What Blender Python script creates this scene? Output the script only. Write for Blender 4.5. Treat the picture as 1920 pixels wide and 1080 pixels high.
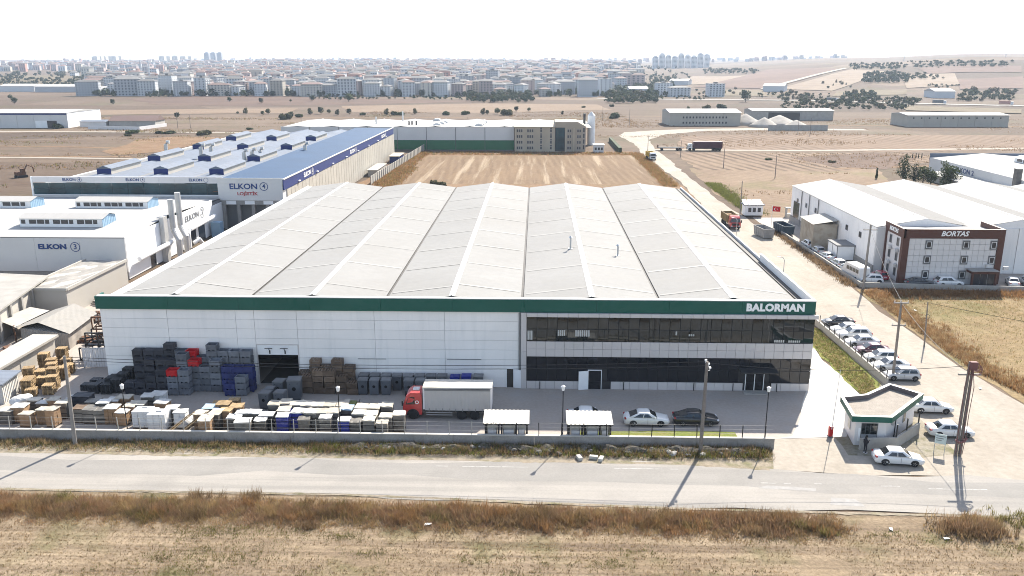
import bpy, bmesh, math, random
from mathutils import Vector, Matrix, noise as mnoise
R = math.radians
scene = bpy.context.scene
for o in list(bpy.data.objects): bpy.data.objects.remove(o, do_unlink=True)
COL = scene.collection

# ------------------------------------------------------------------ camera
CAM_H, PITCH, YAW = 37.0, R(15.158), R(1.645)
FOC = 1580.0 / 1920.0                       # focal length in sensor widths
cd = bpy.data.cameras.new("camera"); cam = bpy.data.objects.new("camera", cd); COL.objects.link(cam)
cd.sensor_width = 36.0; cd.lens = 36.0 * FOC; cd.clip_start = 0.5; cd.clip_end = 40000
cam.location = (0, 0, CAM_H); cam.rotation_euler = (R(90) - PITCH, 0, YAW)
scene.camera = cam

# ------------------------------------------------------------------ sky, sun, exposure
SUN_EL, SUN_AZ = R(40.5), R(24.2)           # azimuth clockwise from +Y
SUNV = Vector((math.sin(SUN_AZ) * math.cos(SUN_EL), math.cos(SUN_AZ) * math.cos(SUN_EL), math.sin(SUN_EL)))
w = bpy.data.worlds.new("World"); scene.world = w; w.use_nodes = True
nt = w.node_tree; nt.nodes.clear()
wo = nt.nodes.new("ShaderNodeOutputWorld"); bg = nt.nodes.new("ShaderNodeBackground")
sky = nt.nodes.new("ShaderNodeTexSky"); sky.sky_type = 'NISHITA'; sky.sun_disc = False
sky.sun_elevation = SUN_EL; sky.sun_rotation = SUN_AZ
sky.altitude = 100; sky.air_density = 1.0; sky.dust_density = 1.3; sky.ozone_density = 1.0
tcw = nt.nodes.new("ShaderNodeTexCoord"); mpw = nt.nodes.new("ShaderNodeMapping")
mpw.inputs["Scale"].default_value = (1.0, 1.0, 5.0)
cln = nt.nodes.new("ShaderNodeTexNoise"); cln.inputs["Scale"].default_value = 5.0; cln.inputs["Detail"].default_value = 6; cln.inputs["Roughness"].default_value = .55
clr = nt.nodes.new("ShaderNodeValToRGB"); clr.color_ramp.elements[0].position = .47; clr.color_ramp.elements[1].position = .72
clr.color_ramp.elements[0].color = (0, 0, 0, 1); clr.color_ramp.elements[1].color = (.55, .55, .55, 1)
clm = nt.nodes.new("ShaderNodeMixRGB"); clm.blend_type = 'MIX'; clm.inputs[2].default_value = (8.5, 8.5, 8.5, 1)
nt.links.new(tcw.outputs["Generated"], mpw.inputs["Vector"]); nt.links.new(mpw.outputs["Vector"], cln.inputs["Vector"])
nt.links.new(cln.outputs["Fac"], clr.inputs["Fac"]); nt.links.new(clr.outputs["Color"], clm.inputs[0])
nt.links.new(sky.outputs["Color"], clm.inputs[1]); nt.links.new(clm.outputs["Color"], bg.inputs["Color"])
bg.inputs["Strength"].default_value = 0.115
nt.links.new(bg.outputs["Background"], wo.inputs["Surface"])
sl = bpy.data.lights.new("sun", 'SUN'); sl.energy = 5.0; sl.angle = R(0.5); sl.color = (1.0, .935, .825)
sun = bpy.data.objects.new("sun", sl); COL.objects.link(sun)
sun.rotation_euler = (-SUNV).to_track_quat('-Z', 'Y').to_euler()
vs = scene.view_settings
vs.view_transform = 'Standard'; vs.look = 'None'; vs.gamma = 1.0; vs.exposure = 1.3; vs.use_curve_mapping = False
cy = scene.cycles
cy.max_bounces = 5; cy.diffuse_bounces = 3; cy.glossy_bounces = 3; cy.transmission_bounces = 4; cy.transparent_max_bounces = 6; cy.volume_bounces = 1
cy.use_denoising = True; cy.caustics_reflective = False; cy.caustics_refractive = False
cy.pixel_filter_type = 'BLACKMAN_HARRIS'; cy.filter_width = 1.0
cy.use_adaptive_sampling = True; cy.adaptive_threshold = 0.02

# ------------------------------------------------------------------ helpers
def link(o, parent=None):
    COL.objects.link(o)
    if parent is not None: o.parent = parent
    return o
def tag(o, label=None, cat=None, group=None, kind=None):
    if label: o["label"] = label
    if cat: o["category"] = cat
    if group: o["group"] = group
    if kind: o["kind"] = kind
    return o
def thing(name, label, cat, loc=(0, 0, 0), rz=0.0, group=None):
    o = bpy.data.objects.new(name, None); o.empty_display_size = .3
    o.location = loc; o.rotation_euler = (0, 0, rz); link(o)
    return tag(o, label, cat, group)
def copy_tree(o, parent=None, label=None, group=None, loc=None, rz=None, scale=None):
    c = o.copy(); COL.objects.link(c); c.parent = parent
    if label: c["label"] = label
    if group: c["group"] = group
    if loc is not None: c.location = loc
    if rz is not None: c.rotation_euler = (0, 0, rz)
    if scale is not None: c.scale = (scale, scale, scale) if isinstance(scale, (int, float)) else scale
    for ch in list(o.children): copy_tree(ch, c)
    return c
class MB:
    def __init__(s): s.v = []; s.f = []
    def add(s, vs, fs):
        b = len(s.v); s.v += [tuple(p) for p in vs]; s.f += [tuple(i + b for i in q) for q in fs]; return s
    def box(s, x0, x1, y0, y1, z0, z1, M=None):
        v = [(x0,y0,z0),(x1,y0,z0),(x1,y1,z0),(x0,y1,z0),(x0,y0,z1),(x1,y0,z1),(x1,y1,z1),(x0,y1,z1)]
        if M is not None: v = [M @ Vector(p) for p in v]
        return s.add(v, [(0,3,2,1),(4,5,6,7),(0,1,5,4),(1,2,6,5),(2,3,7,6),(3,0,4,7)])
    def cbox(s, c, d, M=None):
        return s.box(c[0]-d[0]/2, c[0]+d[0]/2, c[1]-d[1]/2, c[1]+d[1]/2, c[2]-d[2]/2, c[2]+d[2]/2, M)
    def bar(s, a, b, w, h=None):
        a = Vector(a); b = Vector(b); d = b - a; L = d.length; h = h or w
        if L < 1e-6: return s
        q = d.to_track_quat('X', 'Z'); M = Matrix.Translation(a) @ q.to_matrix().to_4x4()
        return s.box(0, L, -w/2, w/2, -h/2, h/2, M)
    def tube(s, pts, r, n=8, r1=None, caps=True):
        pts = [Vector(p) for p in pts]; m = len(pts); rings = []
        for i, p in enumerate(pts):
            d = (pts[min(i+1, m-1)] - pts[max(i-1, 0)]).normalized()
            up = Vector((0, 0, 1)) if abs(d.z) < .9 else Vector((1, 0, 0))
            a = d.cross(up).normalized(); b = d.cross(a).normalized()
            rr = r if r1 is None else r + (r1 - r) * i / max(1, m-1)
            rings.append([p + a*rr*math.cos(2*math.pi*k/n) + b*rr*math.sin(2*math.pi*k/n) for k in range(n)])
        v = [q for rg in rings for q in rg]; f = []
        for i in range(m-1):
            for k in range(n):
                f.append((i*n+k, i*n+(k+1) % n, (i+1)*n+(k+1) % n, (i+1)*n+k))
        if caps: f += [tuple(range(n)), tuple(reversed(range((m-1)*n, m*n)))]
        return s.add(v, f)
    def prism(s, poly, z0, z1):
        n = len(poly)
        zt = z1 if hasattr(z1, '__len__') else [z1]*n
        v = [(p[0], p[1], z0) for p in poly] + [(p[0], p[1], zt[i]) for i, p in enumerate(poly)]
        f = [tuple(reversed(range(n))), tuple(range(n, 2*n))] + [(i, (i+1) % n, n+(i+1) % n, n+i) for i in range(n)]
        return s.add(v, f)
    def loft(s, rings, closed=True, caps=True):
        n = len(rings[0]); v = [p for r_ in rings for p in r_]; f = []
        for i in range(len(rings)-1):
            for k in range(n if closed else n-1):
                f.append((i*n+k, i*n+(k+1) % n, (i+1)*n+(k+1) % n, (i+1)*n+k))
        if caps: f += [tuple(reversed(range(n))), tuple(range((len(rings)-1)*n, len(rings)*n))]
        return s.add(v, f)
    def quad(s, a, b, c, d): return s.add([a, b, c, d], [(0, 1, 2, 3)])
    def mesh(s, name, m, smooth=False):
        me = bpy.data.meshes.new(name); me.from_pydata(s.v, [], s.f); me.update()
        for mm in (m if isinstance(m, (list, tuple)) else [m]): me.materials.append(mm)
        if smooth: me.polygons.foreach_set("use_smooth", [True]*len(me.polygons))
        return me
    def build(s, name, m, parent=None, smooth=False, loc=None, rz=None, fix=False, **kw):
        me = s.mesh(name, m, smooth)
        if fix:
            bm = bmesh.new(); bm.from_mesh(me); bmesh.ops.recalc_face_normals(bm, faces=bm.faces); bm.to_mesh(me); bm.free()
        o = bpy.data.objects.new(name, me); link(o, parent)
        if loc is not None: o.location = loc
        if rz is not None: o.rotation_euler = (0, 0, rz)
        return tag(o, **kw)
def inst(me, name, parent=None, loc=(0,0,0), rot=(0,0,0), scale=None, **kw):
    o = bpy.data.objects.new(name, me); link(o, parent); o.location = loc; o.rotation_euler = rot
    if scale is not None: o.scale = scale
    return tag(o, **kw)
def bevel_mod(o, w=.03, seg=2):
    m = o.modifiers.new("bevel", 'BEVEL'); m.width = w; m.segments = seg; m.limit_method = 'ANGLE'; return o
ORD = ["lowest","second","third","fourth","fifth","sixth","seventh","eighth","ninth","tenth","eleventh","twelfth","thirteenth","fourteenth","fifteenth","sixteenth","seventeenth","eighteenth","nineteenth","twentieth"]
ORD1 = ["first"] + ORD[1:]

def text_mesh(txt, size, m, depth=.04, bold=.0, shear=0.0, spacing=1.0, width=None, align='CENTER'):
    cu = bpy.data.curves.new("lettering", 'FONT'); cu.body = txt; cu.size = size; cu.extrude = depth/2; cu.offset = bold
    cu.shear = shear; cu.space_character = spacing; cu.align_x = align; cu.align_y = 'CENTER'; cu.resolution_u = 3
    o = bpy.data.objects.new("lettering", cu); COL.objects.link(o)
    dg = bpy.context.evaluated_depsgraph_get(); me = bpy.data.meshes.new_from_object(o.evaluated_get(dg))
    bpy.data.objects.remove(o, do_unlink=True); bpy.data.curves.remove(cu)
    xs = [v.co.x for v in me.vertices]
    if width:
        k = width / (max(xs) - min(xs))
        for v in me.vertices: v.co.x *= k
    me.materials.clear(); me.materials.append(m)
    return me
def sign_text(name, txt, size, m, parent, loc, face='S', **kw):
    """lettering standing on a wall; face S looks to -Y, E to +X, W to -X"""
    me = text_mesh(txt, size, m, **kw)
    rz = {'S': 0, 'E': R(90), 'W': R(-90)}[face]
    return inst(me, name, parent, loc, (R(90), 0, rz))

# ------------------------------------------------------------------ materials
def mat(name, col, rough=.75, var=.10, scale=.6, spec=.3, metal=0.0, rnd=0.0, bump=0.0, bscale=8.0, fine=0.0, fscale=6.0, emit=None, dirt=None, dscale=.25, damt=.5):
    m = bpy.data.materials.new(name); m.use_nodes = True; n = m.node_tree.nodes; L = m.node_tree.links
    b = n["Principled BSDF"]; b.inputs["Roughness"].default_value = rough; b.inputs["Metallic"].default_value = metal
    b.inputs["Specular IOR Level"].default_value = spec
    geo = n.new("ShaderNodeNewGeometry")
    def nz(sc, det=4):
        t = n.new("ShaderNodeTexNoise"); t.inputs["Scale"].default_value = sc; t.inputs["Detail"].default_value = det
        L.new(geo.outputs["Position"], t.inputs["Vector"]); return t.outputs["Fac"]
    def mulc(src, fac_sock, lo, hi):
        mr = n.new("ShaderNodeMapRange"); mr.inputs[1].default_value = .3; mr.inputs[2].default_value = .7
        mr.inputs[3].default_value = lo; mr.inputs[4].default_value = hi; L.new(fac_sock, mr.inputs[0])
        vm = n.new("ShaderNodeVectorMath"); vm.operation = 'SCALE'; L.new(mr.outputs[0], vm.inputs["Scale"])
        if isinstance(src, tuple): vm.inputs[0].default_value = src
        else: L.new(src, vm.inputs[0])
        return vm.outputs[0]
    c = tuple(col[:3])
    if var: c = mulc(c, nz(scale), 1-var, 1+var)
    if fine: c = mulc(c, nz(fscale, 3), 1-fine, 1+fine)
    if rnd:
        oi = n.new("ShaderNodeObjectInfo"); mr = n.new("ShaderNodeMapRange"); mr.inputs[3].default_value = 1-rnd; mr.inputs[4].default_value = 1+rnd
        L.new(oi.outputs["Random"], mr.inputs[0]); vm = n.new("ShaderNodeVectorMath"); vm.operation = 'SCALE'; L.new(mr.outputs[0], vm.inputs["Scale"])
        if isinstance(c, tuple): vm.inputs[0].default_value = c
        else: L.new(c, vm.inputs[0])
        c = vm.outputs[0]
    if dirt:
        mr = n.new("ShaderNodeMapRange"); mr.inputs[1].default_value = .48; mr.inputs[2].default_value = .72; mr.inputs[3].default_value = 0; mr.inputs[4].default_value = damt
        L.new(nz(dscale, 6), mr.inputs[0]); mx = n.new("ShaderNodeMixRGB"); L.new(mr.outputs[0], mx.inputs[0])
        if isinstance(c, tuple): mx.inputs[1].default_value = (*c, 1)
        else: L.new(c, mx.inputs[1])
        mx.inputs[2].default_value = (*dirt, 1); c = mx.outputs[0]
    if isinstance(c, tuple): b.inputs["Base Color"].default_value = (*c, 1)
    else: L.new(c, b.inputs["Base Color"])
    if bump:
        bp = n.new("ShaderNodeBump"); bp.inputs["Strength"].default_value = bump; bp.inputs["Distance"].default_value = .05
        L.new(nz(bscale, 5), bp.inputs["Height"]); L.new(bp.outputs[0], b.inputs["Normal"])
    if emit: b.inputs["Emission Color"].default_value = (*emit, 1); b.inputs["Emission Strength"].default_value = 1
    return m
def stripes(m, axis, period, depth, dark=0.0, strength=.5):
    """fine standing ribs of metal sheet: relief only (and a little dirt in the grooves)"""
    n = m.node_tree.nodes; L = m.node_tree.links; b = n["Principled BSDF"]
    geo = n.new("ShaderNodeNewGeometry"); sp = n.new("ShaderNodeSeparateXYZ"); L.new(geo.outputs["Position"], sp.inputs[0])
    ma = n.new("ShaderNodeMath"); ma.operation = 'MULTIPLY'; ma.inputs[1].default_value = 2*math.pi/period; L.new(sp.outputs["XYZ".index(axis)], ma.inputs[0])
    si = n.new("ShaderNodeMath"); si.operation = 'SINE'; L.new(ma.outputs[0], si.inputs[0])
    bp = n.new("ShaderNodeBump"); bp.inputs["Strength"].default_value = strength; bp.inputs["Distance"].default_value = depth
    L.new(si.outputs[0], bp.inputs["Height"]); L.new(bp.outputs[0], b.inputs["Normal"])
    return m

def translucent(m, fac=.45):
    n = m.node_tree.nodes; L = m.node_tree.links; b = n["Principled BSDF"]; t = n.new("ShaderNodeBsdfTranslucent"); mx = n.new("ShaderNodeMixShader"); mx.inputs[0].default_value = fac
    if b.inputs["Base Color"].is_linked: L.new(b.inputs["Base Color"].links[0].from_socket, t.inputs["Color"])
    else: t.inputs["Color"].default_value = b.inputs["Base Color"].default_value
    L.new(b.outputs[0], mx.inputs[1]); L.new(t.outputs[0], mx.inputs[2]); L.new(mx.outputs[0], n["Material Output"].inputs["Surface"]); return m
def streaks(m, axis_scale, col, lo=.5, hi=.75, amt=.4):
    """weather streaks: long stains of a colour of their own"""
    n = m.node_tree.nodes; L = m.node_tree.links; b = n["Principled BSDF"]; geo = n.new("ShaderNodeNewGeometry"); mp = n.new("ShaderNodeMapping"); mp.inputs["Scale"].default_value = axis_scale; L.new(geo.outputs["Position"], mp.inputs["Vector"])
    t = n.new("ShaderNodeTexNoise"); t.inputs["Scale"].default_value = 1.0; t.inputs["Detail"].default_value = 6; t.inputs["Roughness"].default_value = .6; L.new(mp.outputs[0], t.inputs["Vector"])
    mr = n.new("ShaderNodeMapRange"); mr.inputs[1].default_value = lo; mr.inputs[2].default_value = hi; mr.inputs[3].default_value = 0; mr.inputs[4].default_value = amt; L.new(t.outputs["Fac"], mr.inputs[0])
    mx = n.new("ShaderNodeMixRGB"); L.new(mr.outputs[0], mx.inputs[0]); mx.inputs[2].default_value = (*col, 1)
    if b.inputs["Base Color"].is_linked: L.new(b.inputs["Base Color"].links[0].from_socket, mx.inputs[1])
    else: mx.inputs[1].default_value = b.inputs["Base Color"].default_value
    L.new(mx.outputs[0], b.inputs["Base Color"]); return m
M = {}
M['white_panel'] = mat('white_panel', (.83,.80,.765), .6, .03, .15, spec=.15, rnd=.02, dirt=(.55,.55,.54), dscale=.12, damt=.35)
M['white_paint'] = mat('white_paint', (.78,.78,.77), .55, .04, .5)
M['green'] = mat('green_fascia', (.008,.085,.062), .45, .06, .3)
M['roof_metal'] = (mat('roof_metal', (.238,.233,.224), .8, .05, .06, spec=.08, fine=.035, fscale=1.2, dirt=(.215,.205,.19), dscale=.07, damt=.4))
streaks(M['roof_metal'], (.10,1.1,1), (.215,.205,.188), .5, .78, .35); streaks(M['white_panel'], (1.5,1.5,.12), (.60,.60,.58), .5, .75, .35)
M['ridge_white'] = mat('ridge_white', (.55,.545,.53), .5, .03)
M['gutter_dark'] = mat('gutter_dark', (.075,.07,.066), .7, .2, .8)
M['skylight'] = mat('skylight', (.285,.277,.262), .7, .06, .3, spec=.1, rnd=.12)
M['clad'] = mat('clad_panel', (.52,.487,.468), .45, .03, .3, rnd=.03)
M['joint'] = mat('joint_grey', (.17,.17,.17), .8, .05); M['joint_pale'] = mat('joint_pale', (.40,.41,.42), .8, .05)
M['glass'] = mat('dark_glass', (.010,.011,.014), .05, .0, spec=.5); M['glass'].node_tree.nodes['Principled BSDF'].inputs['IOR'].default_value = 1.5
M['glass2'] = mat('tinted_glass', (.012,.016,.017), .04, .0, spec=.6); M['glass2'].node_tree.nodes['Principled BSDF'].inputs['IOR'].default_value = 1.5
M['mullion'] = mat('mullion', (.03,.03,.032), .4, .0)
M['interior'] = mat('interior_dark', (.05,.045,.04), .9, .2, 1.0)
M['letter_white'] = mat('letter_white', (.82,.82,.80), .5, .0)
M['letter_navy'] = mat('letter_navy', (.015,.045,.16), .5, .0)
M['letter_red'] = mat('letter_red', (.35,.02,.03), .5, .0)
M['steel'] = mat('galvanised', (.42,.43,.44), .45, .12, 1.5, metal=.5)
M['concrete'] = mat('concrete', (.28,.265,.245), .9, .14, .5, fine=.08, fscale=5, dirt=(.26,.24,.22), dscale=.5, damt=.5)
M['concrete_lt'] = mat('concrete_light', (.33,.312,.285), .9, .1, .5, fine=.06, fscale=4)
M['black_metal'] = mat('black_metal', (.018,.018,.02), .45, .0)
M['rust'] = mat('rusty_steel', (.12,.06,.035), .85, .3, 2)
M['wood_pole'] = mat('pole_wood', (.19,.165,.145), .85, .15, 1.2, fine=.12, fscale=9)
M['pole_conc'] = mat('pole_concrete', (.24,.22,.20), .9, .1, 1.0)
M['red_paint'] = mat('red_paint', (.45,.02,.02), .45, .05)
M['tyre'] = mat('tyre', (.02,.02,.021), .85, .1)
M['rim'] = mat('rim', (.45,.45,.46), .3, .0, metal=.7)
M['yard'] = mat('yard_concrete', (.315,.275,.24), .88, .10, .12, fine=.07, fscale=3.0, dirt=(.30,.285,.27), dscale=.35, damt=.55, bump=.1)

def ss(a, b, t):
    t = max(0.0, min(1.0, (t-a)/(b-a))); return t*t*(3-2*t)
def ground_z(x, y):
    """height of the land: level around the works, low hills beyond"""
    if y < 760: return 0.0
    t = x / y
    h = 4*ss(1000, 1500, y) + 17*ss(1400, 3200, y) + 14*ss(3200, 6500, y)
    h += ((23*ss(.15, .36, t) + 13*ss(.37, .50, t)) * ss(800, 1650, y)) * (1 - .35*ss(2500, 5000, y))
    h += (1.6*math.sin(x/310+1.0)*math.sin(y/270) + 1.2*math.sin(x/140+y/190)) * ss(900, 1600, y)
    h -= 7*ss(-.25, -.45, t) * ss(1500, 3000, y) * (1-ss(3500, 6000, y))
    return h
CT, ST, CY_, SY_ = math.cos(PITCH), math.sin(PITCH), math.cos(YAW), math.sin(YAW)
def survey(px, py, z=None):
    """where the sight line of a survey picture point meets the land (or the level z)"""
    u, v = (px-960)/1580.0, (py-540)/1580.0
    fw, dn = CT - v*ST, ST + v*CT
    d = Vector((-SY_*fw + CY_*u, CY_*fw + SY_*u, -dn))
    if z is not None:
        t = (z-CAM_H)/d.z; return Vector((d.x*t, d.y*t, z))
    t = 30.0
    while t < 9000:
        p = Vector((0, 0, CAM_H)) + d*t
        if p.z <= ground_z(p.x, p.y): break
        t *= 1.01
    lo, hi = t/1.01, t
    for _ in range(12):
        m_ = (lo+hi)/2; p = Vector((0, 0, CAM_H)) + d*m_
        if p.z <= ground_z(p.x, p.y): hi = m_
        else: lo = m_
    p = Vector((0, 0, CAM_H)) + d*hi
    return Vector((p.x, p.y, ground_z(p.x, p.y)))
rnd = random.Random(7)
# ------------------------------------------------------------------ ground materials
def soil(name, cols, big=.02, streak=None, angle=0.0, streak_amt=.5, fine=.25, fscale=1.5, rough=.95, bump=.25, bscale=2.5, green=None, gscale=.05, gamt=.7, rows=None, rows_amt=.3, cells=None, patch=None, k_=.58):
    m = bpy.data.materials.new(name); m.use_nodes = True; n = m.node_tree.nodes; L = m.node_tree.links
    b = n["Principled BSDF"]; b.inputs["Roughness"].default_value = rough; b.inputs["Specular IOR Level"].default_value = .12
    geo = n.new("ShaderNodeNewGeometry"); P = geo.outputs["Position"]
    def nz(sc, det=5, vec=P, ro=.55):
        t = n.new("ShaderNodeTexNoise"); t.inputs["Scale"].default_value = sc; t.inputs["Detail"].default_value = det; t.inputs["Roughness"].default_value = ro
        L.new(vec, t.inputs["Vector"]); return t.outputs["Fac"]
    def rot(a, sx, sy):
        mp = n.new("ShaderNodeMapping"); mp.inputs["Rotation"].default_value = (0, 0, a); mp.inputs["Scale"].default_value = (sx, sy, sx); L.new(P, mp.inputs["Vector"]); return mp.outputs[0]
    def ramp(f, lo, hi, a=0.0, c=1.0):
        mr = n.new("ShaderNodeMapRange"); mr.inputs[1].default_value = lo; mr.inputs[2].default_value = hi; mr.inputs[3].default_value = a; mr.inputs[4].default_value = c; L.new(f, mr.inputs[0]); return mr.outputs[0]
    def mix(f, a, c):
        mx = n.new("ShaderNodeMixRGB"); L.new(f, mx.inputs[0])
        for i, q in ((1, a), (2, c)):
            if isinstance(q, tuple): mx.inputs[i].default_value = (*q, 1)
            else: L.new(q, mx.inputs[i])
        return mx.outputs[0]
    cols = [tuple(q*k_ for q in c_) for c_ in cols]; green = green and tuple(q*k_ for q in green); rows = rows and (rows[0], rows[1], tuple(q*k_ for q in rows[2])); patch = patch and (patch[0], patch[1], tuple(q*k_ for q in patch[2]), *patch[3:])
    c = mix(ramp(nz(big), .38, .62), cols[0], cols[1])
    if cells:                                  # patchwork of plots
        vo = n.new("ShaderNodeTexVoronoi"); vo.inputs["Scale"].default_value = 1.0
        wr = n.new("ShaderNodeTexNoise"); wr.inputs["Scale"].default_value = .004; L.new(P, wr.inputs["Vector"])
        L.new(rot(R(14), 1/cells[0], 1/cells[1]), vo.inputs["Vector"])
        hs = n.new("ShaderNodeSeparateColor"); L.new(vo.outputs["Color"], hs.inputs[0])
        c = mix(ramp(hs.outputs[0], .0, 1.0, 0, .75), c, cols[2]); c = mix(ramp(hs.outputs[1], .55, 1.0, 0, .7), c, cols[3])
        c = mix(ramp(hs.outputs[2], .72, .85, 0, .55), c, cols[4] if len(cols) > 4 else cols[2])
    elif len(cols) > 2: c = mix(ramp(nz(big*3.1), .5, .75, 0, .7), c, cols[2])
    if streak: c = mix(ramp(nz(1.0, 5, rot(angle, streak[0], streak[1]), .6), .42, .68, 0, streak_amt), c, cols[-1])
    if patch: c = mix(ramp(nz(1.0, 6, rot(patch[3], patch[0], patch[1]), .62), patch[4], patch[4]+.13, 0, patch[5]), c, patch[2])
    if rows:
        wv = n.new("ShaderNodeTexWave"); wv.wave_type = 'BANDS'; wv.bands_direction = 'X'; wv.inputs["Scale"].default_value = 1.0; wv.inputs["Distortion"].default_value = 2.6; wv.inputs["Detail"].default_value = 3; wv.inputs["Detail Scale"].default_value = 1.2
        L.new(rot(rows[1], .314/rows[0], .314/rows[0]), wv.inputs["Vector"])
        pt = ramp(nz(.03), .35, .6, .3, 1.0); mu = n.new("ShaderNodeMath"); mu.operation = 'MULTIPLY'; L.new(ramp(wv.outputs["Fac"], .35, .85, 0, rows_amt), mu.inputs[0]); L.new(pt, mu.inputs[1])
        c = mix(mu.outputs[0], c, rows[2])
    if green: c = mix(ramp(nz(gscale, 6), .53, .68, 0, gamt), c, green)
    if fine:
        vm = n.new("ShaderNodeVectorMath"); vm.operation = 'SCALE'; L.new(c, vm.inputs[0]); L.new(ramp(nz(fscale, 6, ro=.65), .3, .7, 1-fine, 1+fine), vm.inputs["Scale"]); c = vm.outputs[0]
    L.new(c, b.inputs["Base Color"])
    if bump:
        bp = n.new("ShaderNodeBump"); bp.inputs["Strength"].default_value = bump; bp.inputs["Distance"].default_value = .15
        L.new(nz(bscale, 6, ro=.6), bp.inputs["Height"]); L.new(bp.outputs[0], b.inputs["Normal"])
    return m
TAN, TAN2, TAN3, BRN, PLOW = (.225,.160,.112), (.28,.208,.148), (.165,.114,.08), (.14,.095,.068), (.09,.063,.049)
G = {}
G['land'] = soil('land', [TAN, TAN2, TAN3, (.36,.265,.19), PLOW, TAN3], big=.012, streak=(.006,.09), angle=R(3), streak_amt=.6, fine=.24, fscale=.35, cells=(300, 110), patch=(.012,.045,(.13,.08,.055),R(4),.54,.6), green=(.14,.135,.06), gscale=.014, gamt=.5, k_=.49)
G['fore'] = soil('stubble_field', [(.42,.325,.22), (.34,.255,.165), (.20,.145,.10)], big=.10, streak=(.018,1.3), angle=R(-1), streak_amt=.95, fine=.3, fscale=3.0, green=(.13,.14,.045), gscale=.16, gamt=.55, bump=.5, bscale=4)
G['rough'] = soil('dry_grass', [(.37,.275,.15), (.30,.215,.115), (.24,.15,.08)], big=.07, fine=.28, fscale=1.6, green=(.15,.16,.05), gscale=.06, gamt=.8, bump=.4)
G['field'] = soil('harvested_field', [(.28,.185,.108), (.24,.158,.092), (.19,.122,.072)], big=.03, fine=.18, fscale=.9, rows=(2.6, R(-4), (.42,.315,.20)), rows_amt=.22, streak=(.55,.018), angle=R(-3), streak_amt=.8, patch=(.35,.012,(.47,.365,.25),R(-5),.52,.9))
G['plough'] = soil('ploughed_field', [(.31,.22,.148), (.275,.19,.13), (.22,.15,.1)], big=.025, fine=.18, fscale=.6, rows=(4.6, R(-12), (.12,.078,.05)), rows_amt=1.0)
G['plough2'] = soil('striped_field', [(.30,.212,.148), (.265,.182,.125), (.22,.15,.1)], big=.02, fine=.15, fscale=.5, rows=(5.4, R(-14), (.16,.105,.07)), rows_amt=.85)
G['dirt'] = soil('dirt_road', [(.385,.34,.285), (.43,.385,.325), (.31,.27,.22)], big=.07, streak=(.5,.03), angle=R(1), streak_amt=.4, fine=.12, fscale=1.6, bump=.2, k_=.74)
G['asphalt'] = soil('dusty_asphalt', [(.35,.325,.295), (.40,.37,.33), (.255,.24,.22)], big=.05, streak=(.012,.42), angle=R(-1.5), streak_amt=.65, fine=.07, fscale=5, bump=.05, rough=.85, k_=.75, patch=(.02,.5,(.24,.228,.21),R(-1.5),.5,.5))
G['verge'] = soil('verge_dust', [(.42,.36,.28), (.36,.30,.22), (.22,.20,.10)], big=.3, fine=.22, fscale=3, green=(.13,.15,.045), gscale=.5, gamt=.6)
G['grass'] = soil('short_grass', [(.20,.25,.05), (.26,.26,.07), (.34,.28,.13)], big=.35, fine=.25, fscale=5)
G['drive'] = soil('bright_concrete', [(.58,.55,.50), (.62,.59,.545), (.50,.465,.42)], big=.15, fine=.05, fscale=3, streak=(.3,.02), angle=R(0), streak_amt=.2, bump=.05, k_=.85)
G['scrub'] = soil('scrub_soil', [(.30,.19,.11), (.25,.15,.085), (.35,.25,.15)], big=.1, fine=.3, fscale=1.2, green=(.14,.13,.05), gscale=.12, gamt=.4)

def sheet(name, poly, z, m, kind='structure', dens=None):
    """a thin sheet with slightly uneven edges"""
    pts = []
    n = len(poly)
    for i in range(n):
        a, b_ = Vector((*poly[i], 0)), Vector((*poly[(i+1) % n], 0)); L_ = (b_-a).length
        k = max(1, int(L_/dens)) if dens else 1
        for j in range(k):
            p = a.lerp(b_, j/k)
            if dens and 0 < j: p += Vector((rnd.uniform(-1,1), rnd.uniform(-1,1), 0))*dens*.12
            pts.append((p.x, p.y, z))
    me = bpy.data.meshes.new(name)
    bm = bmesh.new(); vs_ = [bm.verts.new(p) for p in pts]; f = bm.faces.new(vs_); bm.normal_update()
    if f.normal.z < 0: f.normal_flip()
    bmesh.ops.triangulate(bm, faces=bm.faces[:]); bm.to_mesh(me); bm.free(); me.materials.append(m)
    o = bpy.data.objects.new(name, me); link(o); o["kind"] = kind
    return o
def strip_sheet(name, left, right, z, m):
    """a road strip between two edge lines that follows the land"""
    mb = MB(); v = []
    for a, b_ in zip(left, right):
        v += [(a[0], a[1], ground_z(*a[:2]) + z), (b_[0], b_[1], ground_z(*b_[:2]) + z)]
    mb.add(v, [(2*i, 2*i+1, 2*i+3, 2*i+2) for i in range(len(left)-1)])
    return mb.build(name, m, fix=True, kind='structure')

# ------------------------------------------------------------------ the land, one sheet to the horizon
def graded(lo, hi, n, centre, p):
    out = []
    for i in range(n+1):
        t = -1 + 2*i/n; s_ = abs(t)**p*(1 if t > 0 else -1)
        out.append(centre + s_*((hi-centre) if t > 0 else (centre-lo)))
    return out
xs = graded(-9000, 9000, 150, 0, 2.2); ys = [-400 + 1160*i/8 for i in range(8)] + [760*(15000/760)**(i/150) for i in range(151)]
v = [(x, y, ground_z(x, y)) for y in ys for x in xs]; nx = len(xs)
f = [(j*nx+i, j*nx+i+1, (j+1)*nx+i+1, (j+1)*nx+i) for j in range(len(ys)-1) for i in range(nx-1)]
land = MB().add(v, f).build('ground', G['land'], smooth=True, kind='structure')

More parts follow.
